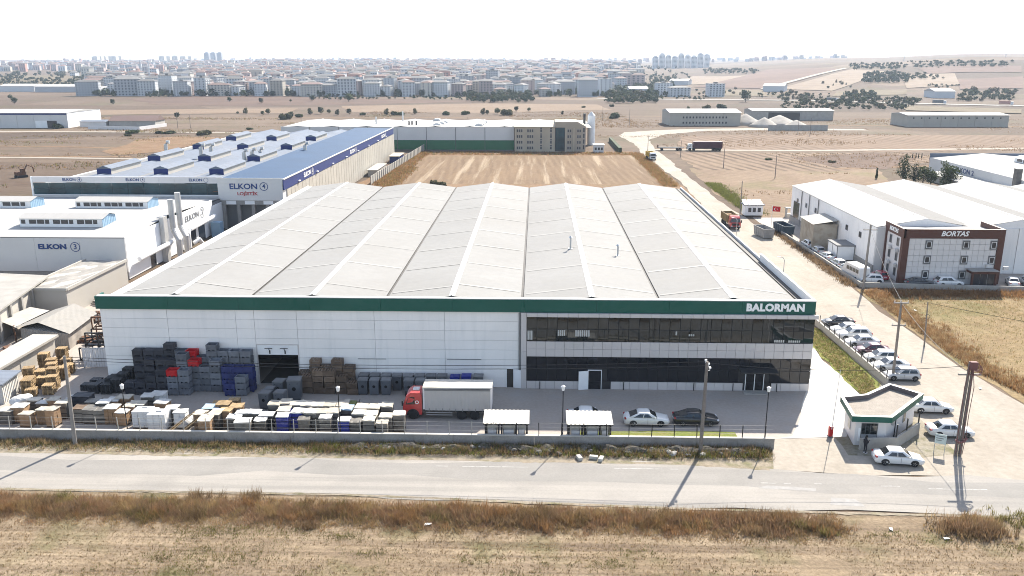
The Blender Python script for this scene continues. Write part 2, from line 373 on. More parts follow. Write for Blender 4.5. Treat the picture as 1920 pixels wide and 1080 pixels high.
sheet('field_foreground', [(-80,20),(80,20),(80,64.0),(13,64.6),(-17,66.4),(-80,66.5)], .03, G['fore'], dens=3)
sheet('road', [(-260,66.6),(-47.6,66.6),(-17,66.5),(12.7,64.9),(40.2,64.3),(260,60.5),(260,67.2),(60,69.9),(43.7,70.9),(22.5,72.3),(14,73.2),(-18,73.6),(-52,73.9),(-260,74.6)], .06, G['asphalt'], dens=4)
sheet('verge', [(-260,74.3),(-52,73.6),(-18,73.3),(14,73.0),(23.2,72.2),(23.4,76.65),(-260,76.65)], .035, G['verge'], dens=2)
sheet('road_shoulder', [(22.4,72.3),(43.7,70.6),(62,69.6),(72,71.5),(60,80),(54.3,88.4),(52.9,100),(40.9,100),(40.4,88),(40.8,80),(39.8,76.3),(36,74.9),(31.5,76.2),(30.6,79.2),(23.8,78.8)], .045, G['dirt'], dens=3)
sheet('yard', [(-95,76.7),(23.8,76.7),(31.4,79.4),(31.5,126),(-95,126)], .02, M['yard'])
sheet('driveway', [(24.2,78.9),(31.7,79.6),(33.5,83.2),(37.4,86.6),(37.1,93),(36.6,116),(31.45,116),(31.45,92.0),(26.2,79.5)], .05, G['drive'], dens=4)
sheet('guardhouse_apron', [(30.4,75.4),(36,74.6),(41.2,76),(41.2,88),(40.9,95),(37.6,87.4),(33.5,83.4),(30.4,79.8)], .047, soil('apron_dust', [(.40,.36,.29),(.35,.30,.22),(.20,.19,.09)], big=.4, fine=.2, fscale=3, green=(.15,.16,.05), gscale=.5, gamt=.5), dens=2)
sheet('grass_strip', [(37.5,87.2),(40.9,94.4),(40.2,115.8),(36.7,115.6),(37.2,93)], .065, G['grass'], dens=2)
sheet('grass_bed', [(4.2,77.0),(20.6,77.0),(20.6,80.3),(4.2,80.3)], .075, G['grass'], dens=2)
sheet('dirt_track', [(40.9,99),(52.9,99),(52.8,118),(52.9,130),(53.5,149),(53.1,174),(50.8,192),(49.7,235),(50,280),(50.8,334),(50.5,365),(54,410),(66,440),(90,462),(130,470),(180,468),(180,478),(120,482),(80,474),(60,462),(46,452),(41.3,430),(44.6,388),(43,344),(44.2,300),(45.2,253),(43,215),(40.5,195),(40.5,130)], .05, G['dirt'], dens=5)
sheet('right_meadow', [(54.8,87.5),(62,79.5),(74,71.5),(170,68),(170,136.5),(53.5,137.2),(53.0,118),(53.2,100)], .03, G['rough'], dens=3)
sheet('harvested_field', [(-46,259),(38,259),(39.5,340),(-43,336)], .04, G['field'], dens=5)
sheet('scrub_border', [(-60,186),(43,186),(44.5,252),(42.6,344),(40,356),(-50,352),(-53,300),(-56,240)], .02, G['scrub'], dens=4)
sheet('ploughed_field', [(56,296),(100,291),(165,332),(150,353),(57,352)], .04, G['plough'], dens=6)
sheet('striped_field', [(60,364),(150,356),(270,380),(250,440),(110,440),(72,430)], .04, G['plough2'], dens=6)
sheet('scrub_meadow', [(53.3,204),(92,204),(120,300),(54,300),(51,240)], .03, soil('fallow', [(.34,.245,.165),(.30,.21,.14),(.24,.165,.11)], big=.04, fine=.22, fscale=.8, streak=(.12,.02), angle=R(-30), streak_amt=.6, green=(.17,.165,.06), gscale=.05, gamt=.55, rows=(3.5,R(-50),(.17,.115,.075)), rows_amt=.35), dens=5)
sheet('neighbour_yard', [(55.2,139.0),(150,139.0),(150,205),(70,203.5),(52.6,203.5),(53.2,178)], .04, M['yard'], dens=6)
# farm tracks and the highway
def track(name, pts, w, m, z=.06):
    P_ = [Vector((p[0], p[1], 0)) for p in pts]; Lf, Rt = [], []
    for i, p in enumerate(P_):
        d = (P_[min(i+1, len(P_)-1)] - P_[max(i-1, 0)]).normalized(); s_ = Vector((-d.y, d.x, 0))*w/2
        Lf.append((p.x+s_.x, p.y+s_.y)); Rt.append((p.x-s_.x, p.y-s_.y))
    return strip_sheet(name, Lf, Rt, z, m)
def dense(pts, n=12):
    out = []
    for a, b_ in zip(pts[:-1], pts[1:]):
        for i in range(n): out.append((a[0]+(b_[0]-a[0])*i/n, a[1]+(b_[1]-a[1])*i/n))
    return out + [pts[-1]]
track('farm_track', dense([(-420,455),(-250,447),(-140,445),(-90,446)]), 5, G['dirt'])
track('farm_track', dense([(-330,330),(-190,326),(-150,322)]), 3.5, G['dirt'])
track('farm_track', dense([(50,363),(110,361),(200,372),(300,384)]), 4.5, G['dirt'])
track('highway', dense([(60,850),(140,830),(250,815),(322,762),(400,722),(560,650),(800,560)], 14), 15, G['asphalt'], .35)
track('hill_track', [tuple(survey(px, py)[:2]) for px, py in ((1432,168),(1450,162),(1470,157),(1500,149),(1530,141),(1560,134),(1588,128))], 9, G['dirt'], .8)
for pts in ([(-330,372),(-255,372),(-205,368),(-170,362)], [(-300,335),(-200,331),(-160,330)], [(-430,560),(-300,548),(-200,560),(-60,566),(60,560)], [(60,585),(160,575),(260,560)], [(105,300),(190,320),(300,345)], [(150,505),(260,500),(420,470)]):
    track('ditch', dense(pts), 3.2, G['scrub'], .05)
def plot(name, pix, m, z=.09): return sheet(name, [tuple(survey(*p, 0)[:2]) for p in pix], z, m, dens=25)
G['dark_plot'] = soil('dark_plot', [(.16,.105,.08),(.20,.13,.095),(.13,.085,.06)], big=.02, fine=.2, fscale=.4, streak=(.01,.12), angle=R(2), streak_amt=.5)
G['pale_plot'] = soil('pale_plot', [(.315,.232,.165),(.28,.2,.138),(.24,.168,.11)], big=.02, fine=.2, fscale=.4, streak=(.01,.14), angle=R(4), streak_amt=.6)
plot('dark_field', [(235,185),(420,179),(640,184),(900,190),(660,196),(470,199),(300,197)], G['dark_plot'])
plot('pale_field', [(640,199),(900,194),(1120,196),(1150,206),(900,212),(650,210)], G['pale_plot'])
plot('dark_field', [(1480,296),(1640,286),(1720,296),(1660,318),(1560,312)], G['dark_plot'], .07)
plot('pale_field', [(0,205),(220,206),(420,204),(560,203),(540,212),(300,214),(160,216),(0,212)], G['pale_plot'])
plot('brown_field', [(255,262),(330,256),(420,258),(300,285),(215,292),(190,284)], G['scrub'])
def ragged(name, line, w_, z, m):
    a = dense(line, 60); L1 = [(p[0], p[1]+w_*(.35+.5*abs(mnoise.noise((p[0]*.5,3,1))))) for p in a]; L2 = [(p[0], p[1]-w_*(.35+.8*abs(mnoise.noise((p[0]*.7,9,2))))) for p in a]; return strip_sheet(name, L1, L2, z, m)
ragged('road_dust', [(-120,66.55),(-47.6,66.5),(-17,66.4),(12.7,64.8),(40.2,64.2),(90,63.2)], .4, .066, G['verge']); ragged('road_dust', [(-120,74.1),(-52,73.8),(-18,73.5),(14,73.1),(22,72.3)], .55, .066, G['verge'])
sheet('road_lane', [(-120,70.0),(-50,70.1),(-18,69.9),(12,69.0),(40,67.6),(70,66.6),(70,68.8),(44,70.3),(22,71.8),(14,72.4),(-18,72.8),(-52,73.0),(-120,73.2)], .062, soil('worn_lane', [(.285,.27,.25),(.32,.30,.275),(.24,.228,.21)], big=.06, streak=(.01,.5), angle=R(-1.5), streak_amt=.6, fine=.07, fscale=5, bump=.05, rough=.85, k_=.75), dens=6)
def hill_plot(name, quad, m):
    P_ = [survey(*p) for p in quad]; n_ = 14; v_ = []
    for j in range(n_+1):
        for i in range(n_+1):
            a = P_[0].lerp(P_[1], i/n_); b_ = P_[3].lerp(P_[2], i/n_); p = a.lerp(b_, j/n_); v_.append((p.x, p.y, ground_z(p.x,p.y)+.55))
    MB().add(v_, [(j*(n_+1)+i, j*(n_+1)+i+1, (j+1)*(n_+1)+i+1, (j+1)*(n_+1)+i) for j in range(n_) for i in range(n_)]).build(name, m, kind='structure', fix=True)
HB = soil('hill_brown', [(.24,.155,.12),(.20,.13,.10),(.17,.11,.085)], big=.01, fine=.15, fscale=.1, streak=(.004,.05), angle=R(20), streak_amt=.5, bump=0); HP = soil('hill_pale', [(.36,.285,.215),(.32,.245,.18),(.28,.21,.15)], big=.01, fine=.15, fscale=.1, streak=(.004,.05), angle=R(-10), streak_amt=.5, bump=0); HO = soil('hill_olive', [(.20,.165,.105),(.235,.18,.12),(.16,.13,.08)], big=.01, fine=.2, fscale=.1, bump=0)
for nm, qd, m_ in (('hill_field',[(1300,164),(1436,167),(1580,130),(1440,131)],HB),('hill_field',[(1452,168),(1560,171),(1660,134),(1598,130)],HP),('hill_field',[(1700,166),(1800,160),(1790,138),(1690,141)],HP),('hill_field',[(1740,139),(1915,136),(1915,124),(1720,128)],HB),('hill_field',[(1560,181),(1700,178),(1700,168),(1570,172)],HO),('hill_field',[(1800,168),(1918,166),(1918,144),(1795,150)],HB),('hill_field',[(1330,180),(1440,181),(1430,170),(1320,168)],HO),('hill_field',[(1240,160),(1330,158),(1400,142),(1300,143)],HP),('hill_field',[(0,160),(200,160),(200,142),(0,142)],HO),('hill_field',[(1680,198),(1915,206),(1915,214),(1700,208)],HO)): hill_plot(nm, qd, m_)
# faded paint on the road
pm = mat('road_paint', (.29,.28,.265), .8, .2, 2.0)
for i, (x0, x1, y) in enumerate([(-10.5,-0.5,72.0),(7.5,13.5,72.0),(20.5,26.0,69.55),(30.5,33.2,69.3),(35.2,40.4,68.9)]):
    mb = MB(); k = 8
    for j in range(k):
        if rnd.random() < .8: mb.box(x0+(x1-x0)*j/k, x0+(x1-x0)*(j+.93)/k, y-.05, y+rnd.uniform(.03,.09), .062, .0655)
    mb.build('lane_marking', pm, kind='structure')
patch = mat('asphalt_patch', (.255,.245,.232), .9, .1, 2)
sheet('road_repair', [(25.5,65.9),(28.4,65.6),(28.0,66.8),(26.0,67.1)], .0655, patch, dens=.6)
sheet('road_repair', [(20,68.6),(25,68.2),(25.2,68.7),(21,69.1)], .0655, patch, dens=.5)
# ------------------------------------------------------------------ the green fascia factory hall
FX0, FX1, FY, FB = -50.4, 31.5, 92.1, 184.0
WT = 9.2                                            # underside of the fascia
hall = thing('factory_hall', 'large white factory hall with green fascia and five low roof ridges in the centre', 'factory', ((FX0+FX1)/2, FY, 0))
hall.location = (0, 0, 0)
DX0, DX1, DZ = -32.45, -27.5, 5.0                   # loading door
# structural core behind the cladding, with the door opening left free
core = MB()
core.box(FX0+.1, DX0, FY+.08, FY+.4, 0, WT); core.box(DX1, -1.7, FY+.08, FY+.4, 0, WT); core.box(DX0, DX1, FY+.08, FY+.4, DZ, WT)
core.box(-1.7, FX1-.1, FY+.12, FY+.4, 0, WT)
core.box(FX0+.1, FX0+.4, FY+.4, FB, 0, 9.8); core.box(FX1-.4, FX1-.1, FY+.4, FB, 0, 9.8); core.box(FX0+.1, FX1-.1, FB-.3, FB, 0, 9.8)
core.build('wall_core', M['joint_pale'], hall)
# left wall: rows of sandwich panels with recessed joints
edges = [FX0+.02, -42.6, -34.6, DX0, DX1, -18.5, -10.4, -1.75]
rows = [0, 1.15, 2.3, 3.45, 4.6, 5.75, 6.9, 8.05, WT-.02]
pm_cache = {}
def panel(w, h, d, m, bev=.012):
    k = (round(w,3), round(h,3), round(d,3), m.name)
    if k not in pm_cache:
        b_ = bev; v = [(0,0,0),(w,0,0),(w,0,h),(0,0,h)]
        v = [(0,d,0),(w,d,0),(w,d,h),(0,d,h),(0,b_,0),(w,b_,0),(w,b_,h),(0,b_,h),(b_,0,b_),(w-b_,0,b_),(w-b_,0,h-b_),(b_,0,h-b_)]
        f_ = [(8,9,10,11),(4,5,9,8),(5,6,10,9),(6,7,11,10),(7,4,8,11),(0,1,5,4),(1,2,6,5),(2,3,7,6),(3,0,4,7)]
        pm_cache[k] = MB().add(v, f_).mesh('panel', m)
    return pm_cache[k]
for i in range(len(edges)-1):
    for j in range(len(rows)-1):
        x0, x1, z0, z1 = edges[i], edges[i+1], rows[j], rows[j+1]
        if i == 3:
            if z1 <= DZ: continue
            z0 = max(z0, DZ)
        g_ = .018
        inst(panel(x1-x0-2*g_, z1-z0-2*g_*.6, .09, M['white_panel']), 'wall_panel', hall, (x0+g_, FY-.005, z0+g_*.6))
# left side wall panels
for j in range(len(rows)-1):
    for k in range(8):
        y0, y1 = FY+k*11.5, FY+(k+1)*11.5
        inst(panel(11.46, rows[j+1]-rows[j]-.02, .09, M['white_panel']), 'wall_panel', hall, (FX0, y1-.02, rows[j]+.01), (0,0,R(-90)))
        inst(panel(11.46, rows[j+1]-rows[j]-.02, .09, M['white_panel']), 'wall_panel', hall, (FX1, y0+.02, rows[j]+.01), (0,0,R(90)))
# green fascia, nine long sheets
for i in range(10):
    x0 = FX0-.05 + (FX1-FX0+.1)*i/10; wdt = (FX1-FX0+.1)/10
    inst(panel(wdt-.012, 1.5, .25, M['green']), 'fascia_panel', hall, (x0+.006, FY-.28, WT+.05))
fc = MB(); fc.box(FX0-.05, FX1+.05, FY-.3, FY+.3, WT+1.56, WT+1.66); fc.build('fascia_cap', M['ridge_white'], hall)
fs = MB(); fs.box(FX0-.05, FX1+.02, FY-.02, FY+.35, WT+.02, WT+1.55); fs.build('parapet', M['white_panel'], hall)
# fascia returns along the left side, upstand along the right side
fs = MB(); fs.box(FX0-.3, FX0-.06, FY-.28, FY+1.5, WT+.05, WT+1.55); fs.build('fascia_return', M['green'], hall)
up = MB(); up.box(FX1-.08, FX1+.06, FY+.36, FY+24, WT+.2, WT+1.55); up.build('side_upstand', M['white_panel'], hall)
up = MB(); up.box(FX1-.18, FX1+.1, FY+.36, FY+24, WT+1.56, WT+1.64); up.build('upstand_cap', M['ridge_white'], hall)
# roof: five gabled bays
RZ, VZ = 10.95, 9.95
val = [-49.6, -33.6, -17.5, -1.5, 14.45, 30.4]; rid = [-41.6, -25.6, -9.55, 6.45, 22.45]
Y0r, Y1r = FY+.36, FB+.2
for k in range(5):
    for side in (0, 1):
        a, b_ = (val[k]+.15, rid[k]) if side == 0 else (rid[k], val[k+1]-.15)
        za, zb = (VZ, RZ) if side == 0 else (RZ, VZ)
        mb = MB(); ny = 46
        vv = []
        for j in range(ny+1):
            y = Y0r + (Y1r-Y0r)*j/ny; dz = rnd.uniform(-.006,.006)
            vv += [(a, y, za+dz), ((a+b_)/2, y, (za+zb)/2+dz*2), (b_, y, zb+dz)]
        mb.add(vv, [(3*j+q, 3*j+q+1, 3*j+q+4, 3*j+q+3) for j in range(ny) for q in (0, 1)])
        sl_ = mb.build('roof_slope', M['roof_metal'], hall)
        nrm = .03
        for q in range(8):                          # pale rooflight sheets across the slope
            y = FY + 4.6 + q*11.3 + (1.0 if side else 0)
            m2 = MB(); t0, t1 = .03, .955
            pa = [(a+(b_-a)*t0, za+(zb-za)*t0), (a+(b_-a)*t1, za+(zb-za)*t1)]
            if side: pa = [(a+(b_-a)*(1-t1), za+(zb-za)*(1-t1)), (a+(b_-a)*(1-t0), za+(zb-za)*(1-t0))]
            m2.quad((pa[0][0], y, pa[0][1]+nrm), (pa[1][0], y, pa[1][1]+nrm), (pa[1][0], y+.5, pa[1][1]+nrm), (pa[0][0], y+.5, pa[0][1]+nrm))
            m2.build('rooflight', M['skylight'], sl_)
    rc = MB(); hw = .33
    rc.add([(rid[k]-hw, Y0r, RZ-.01), (rid[k], Y0r, RZ+.09), (rid[k]+hw, Y0r, RZ-.01), (rid[k]-hw, Y1r, RZ-.01), (rid[k], Y1r, RZ+.09), (rid[k]+hw, Y1r, RZ-.01)], [(0,1,4,3),(1,2,5,4)])
    rc.build('ridge_cap', M['ridge_white'], hall)
for k in range(1, 6):
    gt = MB(); x = val[k]; gt.box(x-.14, x+.14, Y0r, Y1r, VZ-.16, VZ-.12); gt.box(x-.17, x-.135, Y0r, Y1r, VZ-.12, VZ+.008); gt.box(x+.135, x+.17, Y0r, Y1r, VZ-.12, VZ+.008)
    gt.build('valley_gutter', M['gutter_dark'], hall)
eg = MB(); eg.box(FX0+.0, val[0]+.16, Y0r, Y1r, VZ-.12, VZ-.02); eg.box(FX0-.02, FX0+.18, Y0r, Y1r, VZ-.02, VZ+.2); eg.build('eaves_gutter', M['ridge_white'], hall)
eg = MB(); eg.box(val[5]-.14, FX1-.1, Y0r, Y1r, VZ-.2, VZ-.14); eg.build('eaves_gutter', M['gutter_dark'], hall)
eg = MB(); eg.box(FX1-.12, FX1+.06, FY+24.02, Y1r, VZ-.16, VZ+.26); eg.build('eaves_trim', M['ridge_white'], hall)
# roof vents
for (x, y, h, z) in ((5.0, 118.5, 1.7, 10.75), (11.6, 116.6, 1.5, 10.2)):
    vt = MB(); vt.tube([(x, y, z-.1), (x, y, z+h)], .12, 8); vt.tube([(x, y, z+h), (x, y, z+h+.25)], .3, 10, .02); vt.box(x-.3, x+.3, y-.3, y+.3, z-.2, z+.12)
    vt.build('roof_vent', M['steel'], hall, fix=True)
# loading door
ld = MB(); ld.box(DX0+.1, DX1-.1, FY-.02, FY+.06, DZ-1.25, DZ-.04); dr = ld.build('loading_door', M['white_paint'], hall, label='partly raised white sectional loading door')
fr = MB(); fr.box(DX0-.02, DX0+.1, FY-.06, FY+.12, 0, DZ+.02); fr.box(DX1-.1, DX1+.02, FY-.06, FY+.12, 0, DZ+.02); fr.box(DX0+.1, DX1-.1, FY-.06, FY+.12, DZ-.04, DZ+.06); fr.build('door_frame', M['clad'], dr)
dk = MB(); dk.box(DX0, DX1, FY+.41, FY+9, -.0, .03); dk.quad((DX0-3,FY+9,0),(DX1+3,FY+9,0),(DX1+3,FY+9,DZ+1),(DX0-3,FY+9,DZ+1))
dk.quad((DX0-.1,FY+.41,0),(DX0-3,FY+9,0),(DX0-3,FY+9,DZ+1),(DX0-.1,FY+.41,DZ+1)); dk.quad((DX1+.1,FY+.41,0),(DX1+3,FY+9,0),(DX1+3,FY+9,DZ+1),(DX1+.1,FY+.41,DZ+1)); dk.quad((DX0-3,FY+.41,DZ+1),(DX1+3,FY+.41,DZ+1),(DX1+3,FY+9,DZ+1),(DX0-3,FY+9,DZ+1))
dk.build('interior', M['interior'], hall)
for x in (-30.9, -29.1):
    lp = MB(); lp.box(x-.45, x+.45, FY-.5, FY-.42, DZ-.35, DZ-.29); lp.bar((x, FY-.02, DZ-.8), (x, FY-.46, DZ-.32), .06); lp.box(x-.06, x+.06, FY-.1, FY-.025, DZ-1.1, DZ-.7); lp.build('lamp_arm', M['black_metal'], hall)
# office front: clad bands and glass bands
OX0, OX1, OY = -1.6, 31.62, 91.72
of = MB(); of.box(OX0, OX1-.1, OY+.12, FY+.07, 0, WT-.02); of.build('office_core', M['mullion'], hall)
def band(name, z0, z1, n, rows_, x0=-.95, x1=OX1, m=M['clad'], d=.1, y=OY, gap=.012, par=None, skip=None):
    for i in range(n):
        for j in range(rows_):
            a, b_ = x0+(x1-x0)*i/n, x0+(x1-x0)*(i+1)/n; za, zb = z0+(z1-z0)*j/rows_, z0+(z1-z0)*(j+1)/rows_
            if skip and skip(a, b_, za, zb): continue
            inst(panel(b_-a-2*gap, zb-za-2*gap, d, m), name, par or hall, (a+gap, y, za+gap), (R(rnd.uniform(-.5,.5)), 0, R(rnd.uniform(-.5,.5))) if name == 'glass_pane' else (0,0,0))
band('cladding_panel', 8.78, 9.24, 28, 1, x1=31.9, y=OY-.22, d=.3)
band('cladding_panel', 3.98, 5.82, 30, 2)
inst(panel(.62, 4.6, .1, M['clad']), 'cladding_panel', hall, (OX0, OY, 0)); inst(panel(.62, 4.6, .1, M['clad']), 'cladding_panel', hall, (OX0, OY, 4.62))
D1 = (6.05, 8.05); D2 = (24.25, 26.4)               # doors in the glass band
def in_door(a, b_, za, zb): return any(a < d[1]-.1 and b_ > d[0]+.1 and za < 2.35 for d in (D1, D2))
band('plinth_panel', .02, .98, 30, 1, m=M['clad'], skip=in_door)
band('glass_pane', 5.86, 8.74, 28, 2, y=OY+.055, d=.05, m=M['glass2'], gap=.022)
band('glass_pane', 1.02, 3.94, 28, 2, y=OY+.055, d=.05, m=M['glass'], gap=.022, skip=in_door)
fl = MB()
for z in (5.82, 8.74, .98, 3.94): fl.box(-.97, OX1, OY+.02, OY+.1, z, z+.035)
fl.build('window_frame', M['mullion'], hall)
bl_ = mat('blind_pale', (.45,.45,.43), .7, .1, 3.0)
for (x0, x1, z0, z1) in ((2.6,3.5,6.5,7.2),(4.6,6.3,6.45,7.2),(-.85,-.2,6.0,7.1),(16.0,16.25,6.7,7.15),(17.5,18.2,6.6,6.85),(27.2,28.4,5.95,6.25),(28.8,30.2,5.95,6.2)):
    k = max(1, int((x1-x0)/.22)); q = MB()
    for j in range(k): q.box(x0+(x1-x0)*j/k, x0+(x1-x0)*(j+.7)/k, OY+.028, OY+.036, z0, z1)
    q.build('blind', bl_, hall, kind='stuff')
# blinds behind the upper glass are bright shapes; side door leaves
def office_door(x0, x1, nleaf, label, swing=None):
    d = thing('side_door', None, None); d.parent = hall; d["label"] = label
    b_ = MB(); b_.box(x0, x0+.07, OY-.05, OY+.1, 0, 2.4); b_.box(x1-.07, x1, OY-.05, OY+.1, 0, 2.4); b_.box(x0+.07, x1-.07, OY-.05, OY+.1, 2.33, 2.4)
    if nleaf == 2: b_.box((x0+x1)/2-.04, (x0+x1)/2+.04, OY-.045, OY+.09, 0, 2.33)
    b_.build('door_frame', M['white_paint'], d)
    b_ = MB(); b_.box(x0+.07, x1-.07, OY+.06, OY+.09, .02, 2.33); b_.build('door_glass', M['glass'], d)
    if swing is not None:
        q = MB(); q.box(0, swing[1], -.05, 0, .03, 2.3); q.box(.1, swing[1]-.1, -.085, -.052, 1.0, 1.08)
        q.build('door_leaf', M['white_paint'], d, loc=(swing[0], OY-.06, 0), rz=swing[2])
    return d
office_door(D1[0]+.1, D1[1]-.3, 1, 'open white side door in the lower glass band', swing=(D1[0]+.15, 1.15, R(193)))
office_door(D2[0], D2[1], 2, 'double glass entrance door with white frame')
# door in the left wall, leaf swung open to the right
d = thing('side_door', None, None); d.parent = hall; d["label"] = 'open white side door beside the office front'
b_ = MB(); b_.box(-3.3, -3.24, FY-.08, FY+.05, 0, 2.35); b_.box(-2.5, -2.44, FY-.08, FY+.05, 0, 2.35); b_.box(-3.24, -2.5, FY-.08, FY+.05, 2.28, 2.35); b_.build('door_frame', M['white_paint'], d)
b_ = MB(); b_.box(-3.24, -2.5, FY-.03, FY-.012, 0, 2.28); b_.build('dark_opening', M['interior'], d)
b_ = MB(); b_.box(0, .95, -.05, 0, .03, 2.26); b_.build('door_leaf', M['white_paint'], d, loc=(-2.46, FY-.1, 0), rz=R(-12))
# entrance canopy
cn = MB(); cn.box(23.4, 27.6, OY-1.6, OY+.02, 2.72, 2.84); cn.build('canopy', M['mullion'], hall)
st_ = MB(); st_.box(24.0, 26.7, OY-1.1, OY-.02, 0, .12); st_.build('door_step', M['concrete_lt'], hall)
sign_text('lettering', 'BALORMAN', 1.15, M['letter_white'], hall, (27.05, FY-.30, WT+.82), bold=.065, spacing=1.08, width=6.5, depth=.06)
# air conditioners on the right end, drain spouts along the plinth
for (y, z) in ((92.6, 1.2), (93.6, 2.2)):
    ac = MB(); ac.box(FX1+.05, FX1+.5, y, y+.9, z, z+1.4); o = ac.build('air_conditioner', M['white_paint'], hall); bevel_mod(o, .04)
for x in (.6, 10.3, 18.4, 22.9, 27.9):
    sp = MB(); sp.tube([(x, OY-.06, .95), (x, OY-.06, .1), (x, OY-.2, .06)], .05, 6); sp.build('downpipe', M['black_metal'], hall)
dp = MB(); dp.tube([(-1.85, FY-.1, 9.1), (-1.85, FY-.1, .1)], .07, 6); dp.build('downpipe', M['steel'], hall)
# conduit strips and lamps on the left wall
for (x0, x1, z) in ((-20.6,-17.3,3.35), (-10.2,-6.2,3.4)):
    cb = MB(); cb.box(x0, x1, FY-.09, FY-.01, z, z+.05); cb.build('wall_conduit', M['joint'], hall)
# ------------------------------------------------------------------ neighbouring works
M['grey_wall'] = mat('grey_wall', (.56,.55,.535), .6, .04, .2, rnd=.02)
M['cream_wall'] = mat('cream_wall', (.40,.375,.335), .65, .05, .3, dirt=(.31,.285,.245), dscale=.3, damt=.3)
M['white_roof'] = stripes(mat('white_roof', (.36,.35,.335), .8, .05, .1, spec=.08, dirt=(.30,.29,.27), dscale=.1, damt=.4), 'X', .8, .05, strength=.08)
M['grey_roof'] = stripes(mat('grey_roof', (.155,.178,.218), .8, .08, .08, spec=.08, dirt=(.17,.175,.19), dscale=.08, damt=.4), 'Y', 1.1, .06, strength=.15)
streaks(M['grey_roof'], (.25,.9,1), (.115,.12,.132), .5, .7, .55); streaks(M['white_roof'], (.5,.06,1), (.29,.28,.262), .5, .75, .4)
M['grey_sheet'] = stripes(mat('grey_sheet', (.20,.195,.188), .85, .08, .2, spec=.05, dirt=(.16,.155,.148), dscale=.2, damt=.5), 'Y', .8, .05, strength=.3)
M['blue_roof'] = stripes(mat('blue_roof', (.018,.052,.112), .75, .08, .15), 'X', .9, .05, strength=.12)
M['blue'] = mat('blue_paint', (.01,.026,.13), .5, .06)
M['blue_light'] = stripes(mat('pale_blue', (.20,.31,.42), .5, .05), 'Y', .6, .04, strength=.6)
M['green_glass'] = mat('green_glass', (.011,.045,.058), .15, .5, .25, spec=.3)
M['window_dark'] = mat('window_dark', (.03,.033,.04), .15, .0, spec=.5)
M['frame_grey'] = mat('frame_grey', (.30,.30,.31), .5, .0)
M['brown'] = mat('brown_fascia', (.085,.034,.025), .5, .08, .5)
M['tile_white'] = mat('tile_white', (.60,.58,.57), .5, .03, .3, rnd=.03)
M['beige'] = mat('beige_render', (.40,.345,.265), .8, .06, .3)
M['beige_dk'] = mat('beige_trim', (.33,.28,.22), .8, .06, .3)
M['cream'] = mat('cream_render', (.42,.365,.285), .8, .05, .3)
M['fasc_green'] = mat('stripe_green', (.012,.11,.045), .6, .08, .2)
M['cream_panel'] = mat('cream_panel', (.36,.335,.29), .7, .05, .3, rnd=.05)
M['duct'] = mat('duct_metal', (.50,.49,.47), .4, .08, 1.0, metal=.35)

def gable_roof(mb, x0, x1, y0, y1, ze, zr, axis='Y'):
    if axis == 'Y':
        xm = (x0+x1)/2
        mb.add([(x0,y0,ze),(xm,y0,zr),(x1,y0,ze),(x0,y1,ze),(xm,y1,zr),(x1,y1,ze)], [(0,1,4,3),(1,2,5,4),(0,2,1),(3,4,5)])
    else:
        ym = (y0+y1)/2
        mb.add([(x0,y0,ze),(x0,ym,zr),(x0,y1,ze),(x1,y0,ze),(x1,ym,zr),(x1,y1,ze)], [(0,3,4,1),(1,4,5,2),(0,1,2),(3,5,4)])
    return mb
def window(parent, x, z, y, w, h, face='S', m=None, fr=.06, frm=None, d=.05):
    """framed window with its pane; face S on plane Y=y, face W on plane X=y (x then runs along Y)"""
    b_ = MB(); m = m or M['window_dark']
    def bx(mb, a0, a1, z0, z1, o0, o1):
        if face == 'S': mb.box(a0, a1, y-o1, y-o0, z0, z1)
        elif face == 'W': mb.box(y-o1, y-o0, a0, a1, z0, z1)
        else: mb.box(y+o0, y+o1, a0, a1, z0, z1)
    bx(b_, x-w/2, x+w/2, z, z+fr, .0, d); bx(b_, x-w/2, x+w/2, z+h-fr, z+h, .0, d); bx(b_, x-w/2, x-w/2+fr, z+fr, z+h-fr, .0, d); bx(b_, x+w/2-fr, x+w/2, z+fr, z+h-fr, .0, d)
    o = b_.build('window', frm or M['frame_grey'], parent)
    p_ = MB(); bx(p_, x-w/2+fr, x+w/2-fr, z+fr, z+h-fr, .004, d*.5); p_.build('pane', m, o)
    return o
def ring_sign(parent, x, z, y, r, txt, m, face='S'):
    mb = MB(); n_ = 20; v = []
    for q in (1.0, .86):
        for k in range(n_): v.append((r*q*math.cos(2*math.pi*k/n_), r*q*math.sin(2*math.pi*k/n_), 0))
    mb.add(v, [(k, (k+1) % n_, n_+(k+1) % n_, n_+k) for k in range(n_)])
    rz = {'S': 0, 'E': R(90), 'W': R(-90)}[face]
    loc = (x, y, z) if face == 'S' else (y, x, z)
    o = mb.build('logo_ring', m, parent); o.location = loc; o.rotation_euler = (R(90), 0, rz)
    if txt: sign_text('lettering', txt, r*1.5, m, parent, loc, face, bold=.02*r, depth=.03)

# ---- hall marked 3 (left, behind the storage yard)
e3 = thing('factory_hall', 'white factory hall with gabled roof monitors and a circled 3', 'factory')
X0, X1, Y0, Y1, HZ = -126.0, -70.5, 139.6, 186.5, 7.5
b_ = MB(); b_.box(X0, X1-.2, Y0+.2, Y1, 0, 6.9); b_.build('wall_core', M['joint'], e3)
for i in range(7):
    x0 = X1 - (i+1)*7.9
    inst(panel(7.88, 5.9, .2, M['grey_wall']), 'wall_panel', e3, (x0+.01, Y0, 1.55))
b_ = MB(); b_.box(X0, X1-.1, Y0+.05, Y0+.25, 0, 1.5); b_.build('plinth', M['concrete'], e3)
b_ = MB(); b_.box(X0, X1-.05, Y0-.04, Y0+.28, 7.46, 7.58); b_.build('wall_cap', M['joint'], e3)
for i in range(5):
    y0 = Y0+.28 + i*8.0
    inst(panel(7.98, 7.35, .2, M['white_paint']), 'wall_panel', e3, (X1, y0+.01, .2), (0,0,R(90)))
